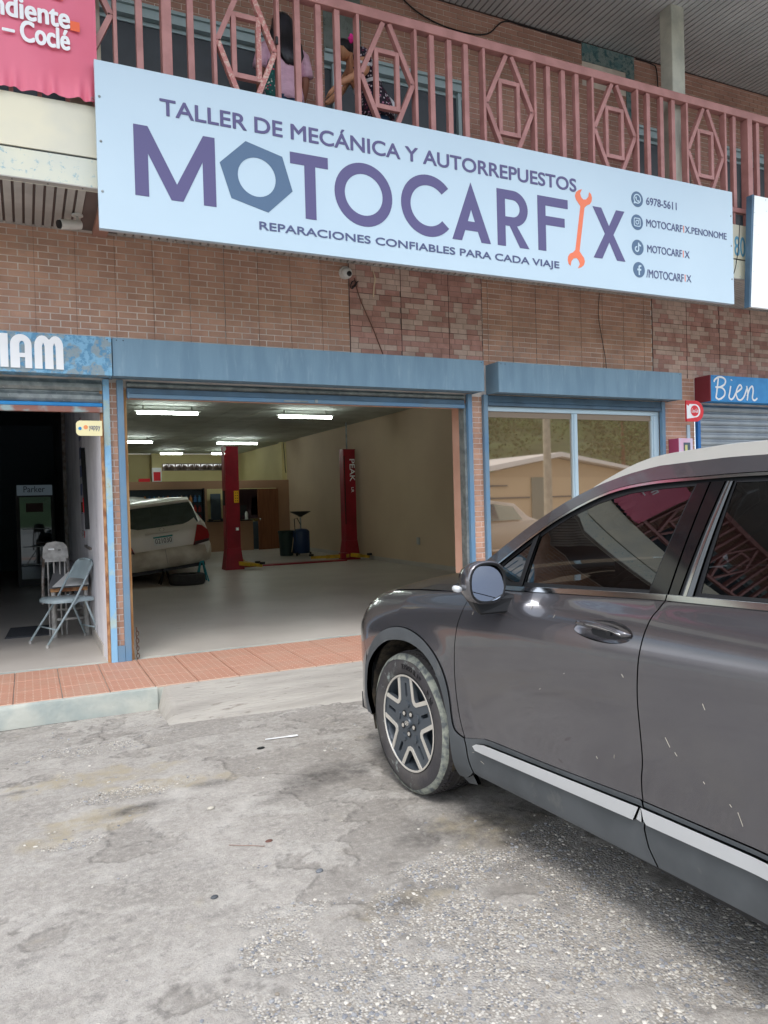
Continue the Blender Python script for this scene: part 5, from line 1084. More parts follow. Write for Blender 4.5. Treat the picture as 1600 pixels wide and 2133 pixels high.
V = [(3.10, y, 5.27), (3.02, y, 5.42), (2.93, y, 5.60), (2.84, y, 5.66), (2.765, y, 5.71), (2.72, y-.01, 5.66),
     (2.88, y-.16, 5.58), (2.915, y-.22, 5.45), (2.79, y-.21, 5.37), (2.67, y-.16, 5.305), (2.61, y-.12, 5.25), (2.575, y-.10, 5.20),
     (2.88, y+.15, 5.56), (2.80, y+.16, 5.40), (2.68, y+.10, 5.28), (2.62, y+.05, 5.22),
     (3.13, y-.08, 5.15), (3.08, y-.08, 4.80), (3.12, y-.08, 4.40), (3.02, y-.09, 4.35), (3.13, y+.08, 5.15), (3.08, y+.08, 4.80), (3.12, y+.08, 4.40), (3.02, y+.08, 4.35)]
Ed = [(0, 1), (1, 2), (2, 3), (3, 4), (4, 5), (2, 6), (6, 7), (7, 8), (8, 9), (9, 10), (10, 11), (2, 12), (12, 13), (13, 14), (14, 15), (0, 16), (16, 17), (17, 18), (18, 19), (0, 20), (20, 21), (21, 22), (22, 23)]
Ra = [(.13, .12), .11, .10, .05, .085, .07, .062, .048, .038, .026, .022, .014, .055, .042, .03, .022, .09, .065, .045, .035, .09, .065, .045, .035]
skinned('body', V, Ed, Ra, 'skin2', P2)
for k, (a, b_) in enumerate([((2.62, y-.125, 5.262), (2.565, y-.13, 5.20)), ((2.62, y-.115, 5.255), (2.56, y-.112, 5.185)), ((2.62, y-.10, 5.25), (2.562, y-.095, 5.18)), ((2.62, y-.09, 5.25), (2.570, y-.078, 5.19)), ((2.635, y-.10, 5.27), (2.60, y-.06, 5.235))]):
    m_ = (Vector(a)+Vector(b_))/2+Vector((-.006, 0, .004)); MB().tube([a, m_, b_], [.010, .009, .006], 7).build('finger', 'skin2', P2, smooth=True)
def rings_ax(cs, n=22):   # rings (centre, axis, r1, r2) with r1 along Y
    o_ = []
    for c, ax, r1, r2 in cs:
        ax = Vector(ax).normalized(); u = Vector((0, 1, 0)); v_ = ax.cross(u).normalized()
        o_.append([tuple(Vector(c)+u*r1*math.cos(2*math.pi*j/n)+v_*r2*math.sin(2*math.pi*j/n)) for j in range(n)])
    return o_
MB().loft(rings_ax([((2.86, y, 5.665), (-.6, 0, .5), .06, .055), ((2.89, y, 5.64), (-.6, 0, .6), .15, .085), ((2.94, y, 5.58), (-.45, 0, 1), .175, .115), ((2.99, y, 5.49), (-.35, 0, 1), .165, .12), ((3.03, y, 5.40), (-.25, 0, 1), .155, .118), ((3.07, y, 5.31), (-.1, 0, 1), .19, .15), ((3.09, y, 5.20), (0, 0, 1), .21, .175), ((3.08, y, 5.10), (0, 0, 1), .22, .19)])).build('dress', 'dress', P2, smooth=True)
MB().tube([(2.90, y-.10, 5.64), (2.89, y-.165, 5.60), (2.89, y-.20, 5.55)], [.06, .078, .082], 16).build('sleeve', 'dress', P2, smooth=True)
lc = MB(); 
for k in range(24):
    t0, t1 = 2*math.pi*k/24, 2*math.pi*(k+1)/24; rr_ = .088; e0, e1 = .012*(k % 2), .012*((k+1) % 2)
    f_ = lambda t, e, z: (2.893+rr_*math.cos(t), y-.20+rr_*math.sin(t)*.55-z*.3, 5.55+rr_*math.sin(t)*.5-z-e)
    lc.add([f_(t0, 0, 0), f_(t1, 0, 0), f_(t1, e1, .03), f_(t0, e0, .03)], [(0, 1, 2, 3)])
lc.build('lace_trim', 'lace', P2)
MB().loft(rings_ax([((3.015, y, 5.44), (-.3, 0, 1), .164, .127), ((3.03, y, 5.41), (-.25, 0, 1), .164, .127)], 26), cap=False).build('waist_lace', 'lace', P2, smooth=True)
MB().tube([(3.20, y-.08, 5.32), (3.235, y-.10, 5.25), (3.22, y-.10, 5.17), (3.23, y-.09, 5.12)], [.02, .032, .028, .01], 10).build('lace_bow', 'lace', P2, smooth=True)
MB().loft(rings([(3.10, y-.08, 4.38, .055, .06), (3.08, y-.08, 4.8, .075, .08), (3.10, y-.08, 5.2, .12, .11)])).loft(rings([(3.10, y+.08, 4.38, .055, .06), (3.08, y+.08, 4.8, .075, .08), (3.10, y+.08, 5.2, .12, .11)])).build('trousers', 'jeans', P2, smooth=True)
MB().ell((2.79, y+.005, 5.735), (.095, .085, .085), 18, 12).ell((2.845, y-.02, 5.755), (.048, .046, .046), 14, 10).build('hair', 'hair', P2, smooth=True)
fl_ = MB()
for k in range(9):
    a = k*2.4; rr_ = .012+.003*k; fl_.ell((2.848+rr_*math.cos(a), y-.065-.004*(k % 3), 5.80+rr_*math.sin(a)), (.020, .010, .017), 8, 6, Matrix.Rotation(a, 3, 'Y'))
fl_.build('hair_flower', 'flower', P2, smooth=True)
MB().tube([(2.675+.027*math.cos(t), y-.16+.015*math.sin(t), 5.308+.027*math.sin(t)) for t in np.linspace(0, 2*math.pi, 15)[:-1]], .005, 5, close=True).build('bracelet', 'lace', P2)
# ------------------------------------------------------------------ the grey SUV (local axes: x across from the near side, y forward, z up; s = distance behind the front hub)
SA, SYAW, CW = (1.755, 3.60), R(2.0), 1.90
suv = thing('parked_suv', 'dark grey metallic SUV with silver roof rails parked nose-in at the right', 'car', (SA[0], SA[1], 0), (0, 0, SYAW))
I_ = np.interp
def ztop(s): return I_(s, [-1.0, -.85, -.6, -.3, 0, .4, .8, 1.2, 2.2, 3.0, 3.7], [.82, .885, .98, 1.035, 1.065, 1.095, 1.118, 1.14, 1.17, 1.20, 1.20])
def ntop(s): return I_(s, [-1.0, -.7, -.3, 0, .4, .7, 1.0, 3.0], [.30, .26, .22, .19, .15, .10, .075, .075])
def zsh(s): return I_(s, [-1.0, -.6, 0, 1, 3], [.62, .76, .90, .96, 1.0])
def nsec(s, z):
    s = np.asarray(s, float); z = np.asarray(z, float)
    zt, nt_, zs = ztop(s), ntop(s), zsh(s)
    zz = [.20, .26, .34, .45, .52, .62, .70, .76, .82, .88, .94, 1.2]; nn = [.10, .055, .037, .030, .032, .0235, .0150, .0090, .0045, .0015, .0, .0]
    low = I_(z, zz, nn); low = (low+I_(z+.02, zz, nn)+I_(z-.02, zz, nn)+I_(z+.04, zz, nn)+I_(z-.04, zz, nn))/5
    t = np.clip((z-zs)/(zt-zs), 0, 1)
    n = low+nt_*(1-np.sqrt(np.clip(1-t*t*.97, 0, 1)))
    up = np.clip(z-zt, 0, None); n = n+up*.40+up**2*.22
    r = np.hypot(s, z-.37); n = n-.030*sm(.72, .45, r)*sm(1.0, .8, z)
    r2 = np.hypot(s-2.815, z-.37); n = n-.030*sm(.75, .47, r2)*sm(1.05, .8, z)
    n = n+.40*np.clip((-.36-s)/.52, 0, None)**2.3+.22*np.clip((s-3.25)/.5, 0, None)**2.2
    return n
def SP(s, z, off=0.): return (nsec(s, z)+off, -np.asarray(s), np.asarray(z))
def resample(poly, d=.018, closed=True):
    o_ = []; P = poly+[poly[0]] if closed else poly
    for a, b_ in zip(P[:-1], P[1:]):
        L = math.hypot(b_[0]-a[0], b_[1]-a[1]); n_ = max(1, int(L/d+.5))
        for i in range(n_): o_.append((a[0]+(b_[0]-a[0])*i/n_, a[1]+(b_[1]-a[1])*i/n_))
    if not closed: o_.append(P[-1])
    return o_
def cat(pts, n=6, closed=False):       # smooth curve through points
    P = [np.array(p, float) for p in pts]; o_ = []
    for i in range(len(P)-1):
        p0, p1, p2, p3 = P[max(i-1, 0)], P[i], P[i+1], P[min(i+2, len(P)-1)]
        for k in range(n):
            t = k/n; o_.append(tuple(.5*((2*p1)+(-p0+p2)*t+(2*p0-5*p1+4*p2-p3)*t*t+(-p0+3*p1-3*p2+p3)*t**3)))
    o_.append(tuple(P[-1])); return o_
def inside(x, y, poly):
    c = False; j = len(poly)-1
    for i in range(len(poly)):
        xi, yi = poly[i]; xj, yj = poly[j]
        if (yi > y) != (yj > y) and x < (xj-xi)*(y-yi)/(yj-yi)+xi: c = not c
        j = i
    return c
def panel(name, poly, m, off=0., th=.012, d=.03, holes=(), offf=None, mirror=True, parent=None, only_near=False, bd=.015):
    loops = [resample(poly, bd)]+[resample(h, bd) for h in holes]; co = []; ed = []
    for lp in loops:
        k = len(co); co += [Vector(p) for p in lp]; ed += [(k+i, k+(i+1) % len(lp)) for i in range(len(lp))]
    nb_ = len(co); bl = np.array([tuple(c) for c in co]); x0, y0 = bl[:len(loops[0])].min(0); x1, y1 = bl[:len(loops[0])].max(0)
    for x in np.arange(x0+d/2, x1, d):
        for y in np.arange(y0+d/2, y1, d):
            if inside(x, y, loops[0]) and not any(inside(x, y, h) for h in loops[1:]) and np.min(np.hypot(bl[:, 0]-x, bl[:, 1]-y)) > d*.45: co.append(Vector((x, y)))
    vo, eo, fo, ov, oe, of_ = MG.delaunay_2d_cdt(co, ed, [], 2 if holes else 1, 1e-6)
    P = np.array([tuple(v) for v in vo]); F_ = [tuple(f) for f in fo]
    if holes: F_ = [f for f in F_ if not any(inside(*(P[list(f)].mean(0)), h) for h in loops[1:])]
    of = lambda S, Z: off+(offf(S, Z) if offf else 0)
    S, Z = P[:, 0], P[:, 1]; e = .004
    X = nsec(S, Z)+of(S, Z); dXs = (nsec(S+e, Z)+of(S+e, Z)-nsec(S-e, Z)-of(S-e, Z))/(2*e); dXz = (nsec(S, Z+e)+of(S, Z+e)-nsec(S, Z-e)-of(S, Z-e))/(2*e)
    N_ = np.stack([-np.ones_like(X), -dXs, dXz], -1); N_ /= np.linalg.norm(N_, axis=1)[:, None]
    V3 = np.stack([X, -S, Z], -1)
    # lip
    be = []
    cnt = {}
    for f in F_:
        for i in range(len(f)):
            k = (f[i], f[(i+1) % len(f)]); cnt[tuple(sorted(k))] = cnt.get(tuple(sorted(k)), [])+[k]
    be = [v[0] for v in cnt.values() if len(v) == 1]
    def emit(flip):
        vs = V3.copy(); ns = N_.copy()
        if flip: vs[:, 0] = CW-vs[:, 0]; ns[:, 0] *= -1
        vs = vs.tolist(); nl = ns.tolist(); fs = []
        for f in F_:
            a, b_, c = (np.array(vs[i]) for i in f[:3]); nrm = np.cross(b_-a, c-a); fs.append(tuple(f) if np.dot(nrm, ns[f[0]]) > 0 else tuple(reversed(f)))
        dx = th if not flip else -th
        for a, b_ in be:
            k = len(vs); A_, B_ = vs[a], vs[b_]; vs += [list(A_), list(B_), [B_[0]+dx, B_[1], B_[2]], [A_[0]+dx, A_[1], A_[2]]]
            t_ = np.array(B_)-np.array(A_); nn_ = np.cross(t_, ns[a]); nn_ /= (np.linalg.norm(nn_)+1e-9); nl += [(nn_*.7+ns[a]*.5).tolist()]*2+[nn_.tolist()]*2; fs.append((k, k+1, k+2, k+3))
        me = bpy.data.meshes.new(name); me.from_pydata(vs, [], fs); me.update(); me.polygons.foreach_set('use_smooth', [True]*len(me.polygons))
        nl = [tuple(Vector(q).normalized()) for q in nl]
        me.normals_split_custom_set_from_vertices(nl); me.materials.append(M[m] if isinstance(m, str) else m)
        return link(name, me, parent or suv)
    o = emit(False)
    if mirror: emit(True)
    return o
DF = cat([(.605, 1.115), (.612, 1.078), (.607, 1.026), (.583, .949), (.556, .857), (.544, .748), (.549, .621), (.568, .518), (.600, .440)], 5)
DR = cat([(1.745, 1.196), (1.722, 1.160), (1.714, 1.122), (1.702, 1.057), (1.690, .977), (1.682, .869), (1.684, .76), (1.682, .66), (1.670, .592), (1.667, .544), (1.670, .514)], 4)
AO = cat([(-.349, .651), (-.264, .751), (-.165, .818), (-.042, .866), (.084, .885), (.194, .878), (.299, .851), (.386, .804), (.445, .745), (.480, .680), (.499, .610), (.510, .520), (.535, .462), (.600, .438)], 4)
AI = cat([(-.345, .33), (-.378, .42), (-.380, .512), (-.332, .625), (-.214, .724), (-.071, .793), (.071, .820), (.182, .821), (.285, .799), (.360, .758), (.410, .703), (.447, .632), (.472, .547), (.494, .45), (.500, .35), (.502, .25)], 4)
g_ = .0028
topf = [(s, float(ztop(s))-.006) for s in np.linspace(.598, -.44, 26)]
frt = cat([(-.445, .99), (-.445, .92), (-.425, .84), (-.395, .77), (-.362, .68)], 4)
panel('fender', [(DF[0][0]-g_*2, float(ztop(.6))-.006)]+topf[1:]+frt+[(p[0], p[1]+g_) for p in AO[:-1]]+[(.592, .442)]+[(p[0]-g_, p[1]) for p in reversed(DF[3:-1])], 'paint')
belt = lambda s: I_(s, [.4, .859, 1.276, 1.735, 2.111, 2.9, 3.4], [1.125, 1.154, 1.178, 1.202, 1.212, 1.24, 1.29])
bl_ = lambda a, b_, dz=0, n_=14: [(s, float(belt(s))+dz) for s in np.linspace(a, b_, n_)]
hs_, hz_ = 1.515, 1.063; HEL = [(hs_+.145*math.cos(t)*(1.0 if math.cos(t) > 0 else 1), hz_+.006*math.cos(t)+(.040+.006*math.cos(t))*math.sin(t)*(1 if math.sin(t) > 0 else .9)) for t in np.linspace(0, 2*math.pi, 41)[:-1]]
clt = cat([(.605, .442), (.66, .452), (.708, .463), (.792, .476), (1.202, .490), (1.66, .514)], 5)
panel('front_door', [(p[0]+g_, p[1]) for p in DF]+clt[1:]+[(p[0]-g_, p[1]) for p in reversed(DR)]+list(reversed(bl_(.625, 1.735, -.013))), 'paint', holes=[HEL])
clr = [(1.677, .516), (2.13, .522), (2.33, .528)]
RA = [(2.815+.47*math.cos(t), .38+.47*math.sin(t)) for t in np.linspace(R(161), R(93), 14)]
rde = cat([(2.76, 1.20), (2.74, 1.10), (2.70, 1.0), (2.62, .90), (2.50, .79)], 5)
panel('rear_door', [(p[0]+g_, p[1]) for p in DR]+clr[1:]+[(2.372, .533)]+RA[:4]+[(2.49, .775)]+list(reversed(rde))+list(reversed(bl_(1.752, 2.75, -.013))), 'paint')
RA2 = [(2.815+.47*math.cos(t), .38+.47*math.sin(t)) for t in np.linspace(R(122), R(12), 22)]
panel('rear_quarter', [(p[0]+.006, p[1]) for p in rde]+RA2+[(3.30, .46), (3.66, .46), (3.72, .80), (3.70, 1.0), (3.66, 1.30)]+list(reversed(bl_(2.77, 3.4, -.013))), 'paint')
# near-side door handle: recessed dish and pull
def dish(S, Z): 
    r = ((S-hs_)/.148)**2+((Z-hz_)/.044)**2; return .030*np.clip(1-r, 0, 1)**.7
dh = panel('handle_dish', HEL, 'paint', off=.0005, th=.004, d=.012, offf=dish, bd=.01)
hd = MB(); pts = []
for t in np.linspace(0, 1, 13):
    s = hs_-.135+.27*t; z = hz_+.016-.012*t+.012*math.sin(math.pi*t); pts.append((float(nsec(s, z))-.010-.012*math.sin(math.pi*t)+(.012 if t in (0, 1) else 0), -s, z))
hd.tube(pts, [(.006, .008)]+[(.009, .013)]*2+[(.010, .0155)]*7+[(.010, .014)]*2+[(.006, .010)], 12).build('door_handle', 'paint', suv, smooth=True, local=True)
MB().tube([(p[0]-.0105, p[1], p[2]-.001) for p in pts[3:12]], [(.002, .004)]*9, 8).build('handle_trim', 'chrome', suv, smooth=True, local=True)
hd2 = MB().tube([(CW-p[0], p[1], p[2]) for p in pts], [(.006, .008)]+[(.009, .013)]*11+[(.006, .010)], 10).build('door_handle', 'paint', suv, smooth=True, local=True)
MB().box((float(nsec(1.56, 1.08))-.034, -1.585, 1.062), (float(nsec(1.56, 1.08))-.022, -1.565, 1.074)).build('lock_button', 'black', suv, local=True)
hd3 = []
for t in np.linspace(0, 1, 13):
    s = 2.53-.13+.26*t; z = 1.085+.016-.012*t+.012*math.sin(math.pi*t); hd3.append((float(nsec(s, z))-.010-.012*math.sin(math.pi*t)+(.012 if t in (0, 1) else 0), -s, z))
MB().tube(hd3, .013, 10).build('door_handle', 'paint', suv, smooth=True, local=True)
# claddings
DFl = cat([(.600, .440), (.611, .40), (.614, .365), (.620, .33), (.634, .286)], 4)
panel('arch_cladding', [(p[0], p[1]) for p in AO]+[(p[0]-g_, p[1]) for p in DFl]+[(.60, .262), (.56, .238), (.505, .232)]+list(reversed(AI))+[(-.40, .33), (-.415, .42), (-.41, .53), (-.385, .60)], 'clad', off=-.006, th=.03)
panel('sill_cladding', [(p[0]+g_, p[1]) for p in DFl[::-1]]+clt[1:]+[(1.666, .510), (1.678, .457), (1.672, .418), (1.686, .361), (1.716, .305), (1.53, .301), (1.175, .292), (.671, .276)], 'clad', off=-.004, th=.03)
panel('sill_cladding', [(1.674, .512), (2.13, .518), (2.365, .527), (2.35, .50), (2.33, .42), (2.32, .32), (2.12, .312), (1.724, .306), (1.693, .361), (1.679, .418), (1.685, .457)], 'clad', off=-.004, th=.03)
RC = [(2.815+.47*math.cos(t), .38+.47*math.sin(t)) for t in np.linspace(R(162), R(10), 36)]; RCi = [(2.815+.41*math.cos(t), .38+.41*math.sin(t)) for t in np.linspace(R(8), R(188), 36)]
panel('arch_cladding', RC+[(3.30, .44), (3.28, .33)]+RCi+[(2.34, .33), (2.335, .42), (2.355, .50)], 'clad', off=-.006, th=.03)
panel('rear_bumper_side', [(3.30, .45), (3.66, .45), (3.64, .30), (3.27, .30)], 'clad', off=-.002)
rnd = lambda S, Z: 0*S
panel('silver_trim', [(.672, .424), (.70, .440), (.76, .452), (1.666, .494), (1.640, .442), (.74, .408), (.69, .408)], 'silver', off=-.020, th=.022, d=.03)
panel('silver_trim', [(1.678, .496), (2.13, .504), (2.36, .510), (2.36, .470), (2.132, .457), (1.70, .446), (1.690, .455)], 'silver', off=-.020, th=.022, d=.03)
panel('trim_facet', [(1.648, .447), (1.668, .492), (1.672, .468), (1.671, .443)], 'silver', off=-.012, th=.01, mirror=False)
# front bumper and lamp
panel('bumper', [(-.452, .985), (-.56, .945), (-.70, .90), (-.88, .84), (-.89, .60), (-.88, .36), (-.42, .335), (-.42, .44), (-.416, .53), (-.392, .60), (-.362, .672), (-.40, .775), (-.432, .85)], 'paint', off=.0, holes=[[(-.47, .955), (-.60, .905), (-.72, .865), (-.72, .77), (-.56, .80), (-.475, .86)]])
panel('headlight', [(-.472, .953), (-.60, .903), (-.718, .863), (-.718, .772), (-.56, .802), (-.477, .862)], 'lamp', off=.004)
panel('air_intake', [(-.60, .70), (-.80, .70), (-.80, .45), (-.66, .45)], 'black', off=-.003, th=.01)
b = MB(); g1 = []
zs_ = np.linspace(.30, .93, 14)
for u in np.linspace(0, 1, 22):
    row = []
    for z in zs_:
        n0 = float(nsec(-.885, min(z, .84))); q = 1-(2*u-1)**2; row.append((n0+(CW-2*n0)*u, .885+.075*q*(1-.35*abs(z-.6)), z+.03*q*(z > .8)))
    g1.append(row)
b.loft(g1, closed=False).build('front_fascia', 'paint', suv, smooth=True, local=True)
MB().box((.45, .93, .52), (1.45, .975, .80)).build('grille', 'black', suv, local=True, bevel=.02)
# hood, windshield, roof
def cross(fnL, ss, bulge, fwd, n_=24, pw=3):
    g = []
    for s in ss:
        n0, s0, z0 = fnL(s); row = []
        for u in np.linspace(0, 1, n_):
            q = 1-abs(2*u-1)**pw; q2 = 1-(2*u-1)**2; row.append((n0+(CW-2*n0)*u, -s0+fwd*q2, z0+bulge(s)*q))
        g.append(row)
    return g
hz = lambda s: float(ztop(s))-.002
g = cross(lambda s: (float(nsec(s, float(ztop(s))-.004))+.013, s, hz(s)+.001), np.linspace(-.84, .36, 26), lambda s: I_(s, [-.84, -.6, 0, .4], [.03, .060, .075, .075]), .05)
hood = MB().loft(g, closed=False).build('hood', 'paint', suv, smooth=True, local=True)
cb = MB(); cb.loft([[p for p in g[-1]], [(x, y-.12, z-.02) for x, y, z in g[-1]], [(x, y-.22, z+.0) for x, y, z in g[-1]]], closed=False).build('cowl', 'black', suv, local=True)
ze = lambda s: float(I_(s, [.30, .45, .673, .876, 1.083, 1.223, 1.367, 1.50, 1.8, 2.5, 3.2, 3.7], [1.09, 1.165, 1.291, 1.42, 1.53, 1.585, 1.625, 1.648, 1.662, 1.662, 1.63, 1.55]))
EL = lambda s: (float(nsec(s, ze(s)))+.005, s, ze(s))
MB().loft(cross(EL, np.linspace(.45, 1.30, 20), lambda s: .02+.03*(s-.3), .10, pw=2.4), closed=False).build('windshield', 'tint', suv, smooth=True, local=True)
MB().loft(cross(EL, np.linspace(1.30, 3.62, 30), lambda s: .05, .16, pw=2.6), closed=False).build('roof', 'paint', suv, smooth=True, local=True)
MB().loft([[(CW*.17+CW*.66*u, -3.62-.03*(1-(2*u-1)**2)-.18*v, 1.57-.72*v) for u in np.linspace(0, 1, 10)] for v in np.linspace(0, 1, 6)], closed=False).build('rear_window', 'tint', suv, smooth=True, local=True)
MB().box((.25, -3.84, .30), (1.65, -3.72, .92)).build('tailgate', 'paint', suv, local=True, bevel=.03)
# glasshouse
dlo = cat([(.60, 1.160), (.70, 1.222), (.781, 1.275), (.939, 1.375), (1.116, 1.474), (1.304, 1.548), (1.493, 1.578), (1.707, 1.588), (1.977, 1.594), (2.5, 1.588), (2.9, 1.56), (3.3, 1.47)], 4)
edge = [(s, ze(s)-.001) for s in np.linspace(.34, 3.62, 60)]
panel('roof_side', [(.38, 1.10), (.50, 1.11), (.60, 1.125), (.62, 1.145)]+[(p[0], p[1]+.013) for p in dlo]+[(3.45, 1.32), (3.64, 1.32), (3.66, 1.5)]+list(reversed(edge)), 'paint', th=.02)
panel('black_trim', [(.60, 1.128), (.64, 1.150)]+[(p[0], p[1]+.011) for p in dlo[2:]]+[(3.40, 1.30)]+[(p[0], p[1]-.011) for p in reversed(bl_(.61, 3.38))], 'black', off=.012, th=.004, d=.05,
      holes=[[(.86, 1.178), (.935, 1.184), (.925, 1.350), (.78, 1.258), (.72, 1.205)], [(.972, 1.186), (.968, 1.372), (1.12, 1.457), (1.26, 1.513), (1.407, 1.548), (1.56, 1.562), (1.700, 1.568), (1.652, 1.217)], [(1.862, 1.226), (1.863, 1.575), (2.5, 1.572), (2.68, 1.55), (2.70, 1.25)], [(2.82, 1.26), (2.82, 1.53), (3.1, 1.49), (3.25, 1.33)]])
panel('window_glass', [(.965, 1.172), (.962, 1.378), (1.12, 1.463), (1.26, 1.520), (1.407, 1.555), (1.56, 1.569), (1.706, 1.575), (1.655, 1.207)], 'tint', off=.014, th=.003, d=.06)
panel('quarter_glass', [(.84, 1.165), (.942, 1.175), (.932, 1.36), (.77, 1.262), (.70, 1.20)], 'tint', off=.014, th=.003, d=.06)
panel('window_glass', [(1.856, 1.214), (1.857, 1.581), (2.5, 1.578), (2.69, 1.555), (2.71, 1.24)], 'tint', off=.014, th=.003, d=.06)
panel('quarter_glass', [(2.81, 1.25), (2.81, 1.54), (3.1, 1.50), (3.27, 1.32)], 'tint', off=.014, th=.003, d=.06)
panel('division_bar', [(.936, 1.166), (.966, 1.168), (.966, 1.385), (.934, 1.362)], 'black', off=.004, th=.01)
panel('pillar_trim', [(1.660, 1.205), (1.712, 1.576), (1.762, 1.580), (1.738, 1.205)], 'blackgloss', off=.004, th=.01)
panel('pillar_trim', [(1.746, 1.206), (1.770, 1.580), (1.822, 1.580), (1.782, 1.206)], 'blackgloss', off=.004, th=.01)
panel('window_channel', [(1.802, 1.207), (1.836, 1.580), (1.856, 1.580), (1.842, 1.207)], 'clad', off=.001, th=.012)
panel('window_channel', [(1.808, 1.207), (1.842, 1.580), (1.847, 1.580), (1.820, 1.207)], 'chrome', off=-.001, th=.004)
panel('chrome_belt', bl_(.70, 1.742, -.009, 30)+list(reversed(bl_(.70, 1.742, .009, 30))), 'chrome', off=-.004, th=.01)
panel('chrome_belt', bl_(1.748, 3.0, -.009, 30)+list(reversed(bl_(1.748, 3.0, .009, 30))), 'chrome', off=-.004, th=.01)
up = [(p[0], p[1]+.010) for p in dlo]; panel('chrome_frame', [(p[0], p[1]-.010) for p in up[3:36]]+list(reversed(up[3:36])), 'chrome', off=-.003, th=.01)
# roof rail
for sd_ in (0, 1):
    rg_ = []
    for s in np.linspace(1.20, 3.25, 40):
        h = I_(s, [1.20, 1.30, 1.44, 1.62, 1.8, 2.6, 3.1, 3.25], [.0, .016, .034, .038, .040, .040, .03, .0]); zb = ze(s)+.002; n0 = float(nsec(s, zb))-.002
        P4 = [(n0, zb-.004), (n0+.004, zb+h), (n0+.028, zb+h+.004), (n0+.045, zb-.004)]
        rg_.append([((x if sd_ == 0 else CW-x), -s, z) for x, z in P4])
    MB().loft(rg_).build('roof_rail', 'railsilver', suv, smooth=True, auto=45, local=True)
# inner dark shell so panel gaps read dark, wheel wells, underside
for sd_ in (0, 1):
    b = MB(); g = []
    for s in np.linspace(-.80, 3.6, 70):
        for_ = []
        for z in np.linspace(.30, min(1.12, float(ztop(s))-.05) if s < .6 else 1.12, 12):
            r = min(math.hypot(s-.05, z-.37), math.hypot(s-2.815, z-.37)); x = float(nsec(s, z))+.022+(.26 if r < .47 else 0); for_.append((x if sd_ == 0 else CW-x, -s, z))
        g.append(for_)
    b.loft(g, closed=False).build('inner_shell', 'black', suv, local=True)
    for sc_ in (.05, 2.815):
        g = []
        for t in np.linspace(R(-20), R(200), 26):
            row = []
            for dpt in (.03, .12, .24, .36):
                x = dpt if sd_ == 0 else CW-dpt; jit_ = .006*math.sin(t*23+dpt*40); row.append((x, -(sc_+(.435+jit_)*math.cos(t)), .385+(.44+jit_)*math.sin(t)))
            g.append(row)
        MB().loft(g, closed=False).build('wheel_well', 'mud', suv, smooth=True, local=True)
MB().box((.16, -3.6, .24), (1.74, .80, .34)).box((.3, -3.3, .22), (1.6, .5, .3)).build('underbody', 'black', suv, local=True)
MB().box((.10, -2.25, .26), (.16, -.55, .42)).build('sill_inner', 'black', suv, local=True); MB().box((1.74, -2.25, .26), (1.80, -.55, .42)).build('sill_inner', 'black', suv, local=True)
# mud flap
panel('mud_flap', [(.500, .262), (.595, .262), (.590, .205), (.53, .195), (.505, .21)], 'clad', off=.012, th=.02, mirror=True)
# cabin
MB().box((.14, -.95, .80), (1.76, -.55, 1.12)).build('dashboard', 'seat', suv, local=True, bevel=.06)
for cx_ in (.52, 1.38):
    for s in (1.95, 2.95):
        MB().hexa([(cx_-.25, -s-.10, .60), (cx_+.25, -s-.10, .60), (cx_+.25, -s+.10, .60), (cx_-.25, -s+.10, .60), (cx_-.20, -s-.32, 1.28), (cx_+.20, -s-.32, 1.28), (cx_+.20, -s-.20, 1.28), (cx_-.20, -s-.20, 1.28)]).build('seat_back', 'seat', suv, local=True, bevel=.03)
        MB().box((cx_-.25, -s+.08, .55), (cx_+.25, -s+.55, .74)).build('seat_cushion', 'seat', suv, local=True, bevel=.04)
        MB().box((cx_-.12, -s-.36, 1.30), (cx_+.12, -s-.24, 1.50)).build('headrest', 'seat', suv, local=True, bevel=.03)
MB().tube([(.50+.185*math.cos(t), -1.16-.07*math.sin(t), 1.06+.175*math.sin(t)) for t in np.linspace(0, 2*math.pi, 25)[:-1]], .015, 8, close=True).build('steering_wheel', 'black', suv, smooth=True, local=True)
MB().box((.80, -.80, 1.12), (1.10, -.77, 1.22)).build('screen', 'blackgloss', suv, local=True)
# door mirror
mc = Vector((-.078, -.955, 1.195))
def ering(y, rx, rz, dx=0, dz=0, n_=28, sq=2.6):
    o_ = []; rx *= .88; rz *= .96
    for j in range(n_):
        t = 2*math.pi*j/n_; c, s = math.cos(t), math.sin(t); k = (abs(c)**sq+abs(s)**sq)**(-1/sq); o_.append((mc.x+dx+rx*k*c, mc.y+y, mc.z+dz+rz*k*s))
    return o_
MB().loft([ering(.045, .08, .07), ering(.030, .094, .082), ering(0, .100, .086), ering(.0, .104, .090), ering(.012, .108, .094), ering(.05, .110, .092), ering(.10, .098, .078, .006), ering(.14, .070, .050, .012), ering(.158, .03, .02, .016)]).build('mirror_housing', 'paint', suv, smooth=True, local=True)
MB().loft([ering(-.001, .102, .088), ering(-.004, .094, .081), ering(.004, .090, .077)], cap=False).build('mirror_bezel', 'black', suv, smooth=True, local=True)
mg_ = MB().loft([ering(.011, .091, .078)]+[ering(.0109, .001, .001)])
mg_.v = [(x, y+(z-mc.z)*.20-(x-mc.x)*.08, z) for x, y, z in mg_.v]
mg_.build('mirror_glass', 'mirror', suv, local=True)
MB().tube([(mc.x-.112, mc.y+.045, mc.z-.022), (mc.x-.108, mc.y+.08, mc.z-.024), (mc.x-.085, mc.y+.12, mc.z-.026)], [(.012, .014), (.014, .018), (.008, .010)], 10).build('indicator', 'lamp', suv, smooth=True, local=True)
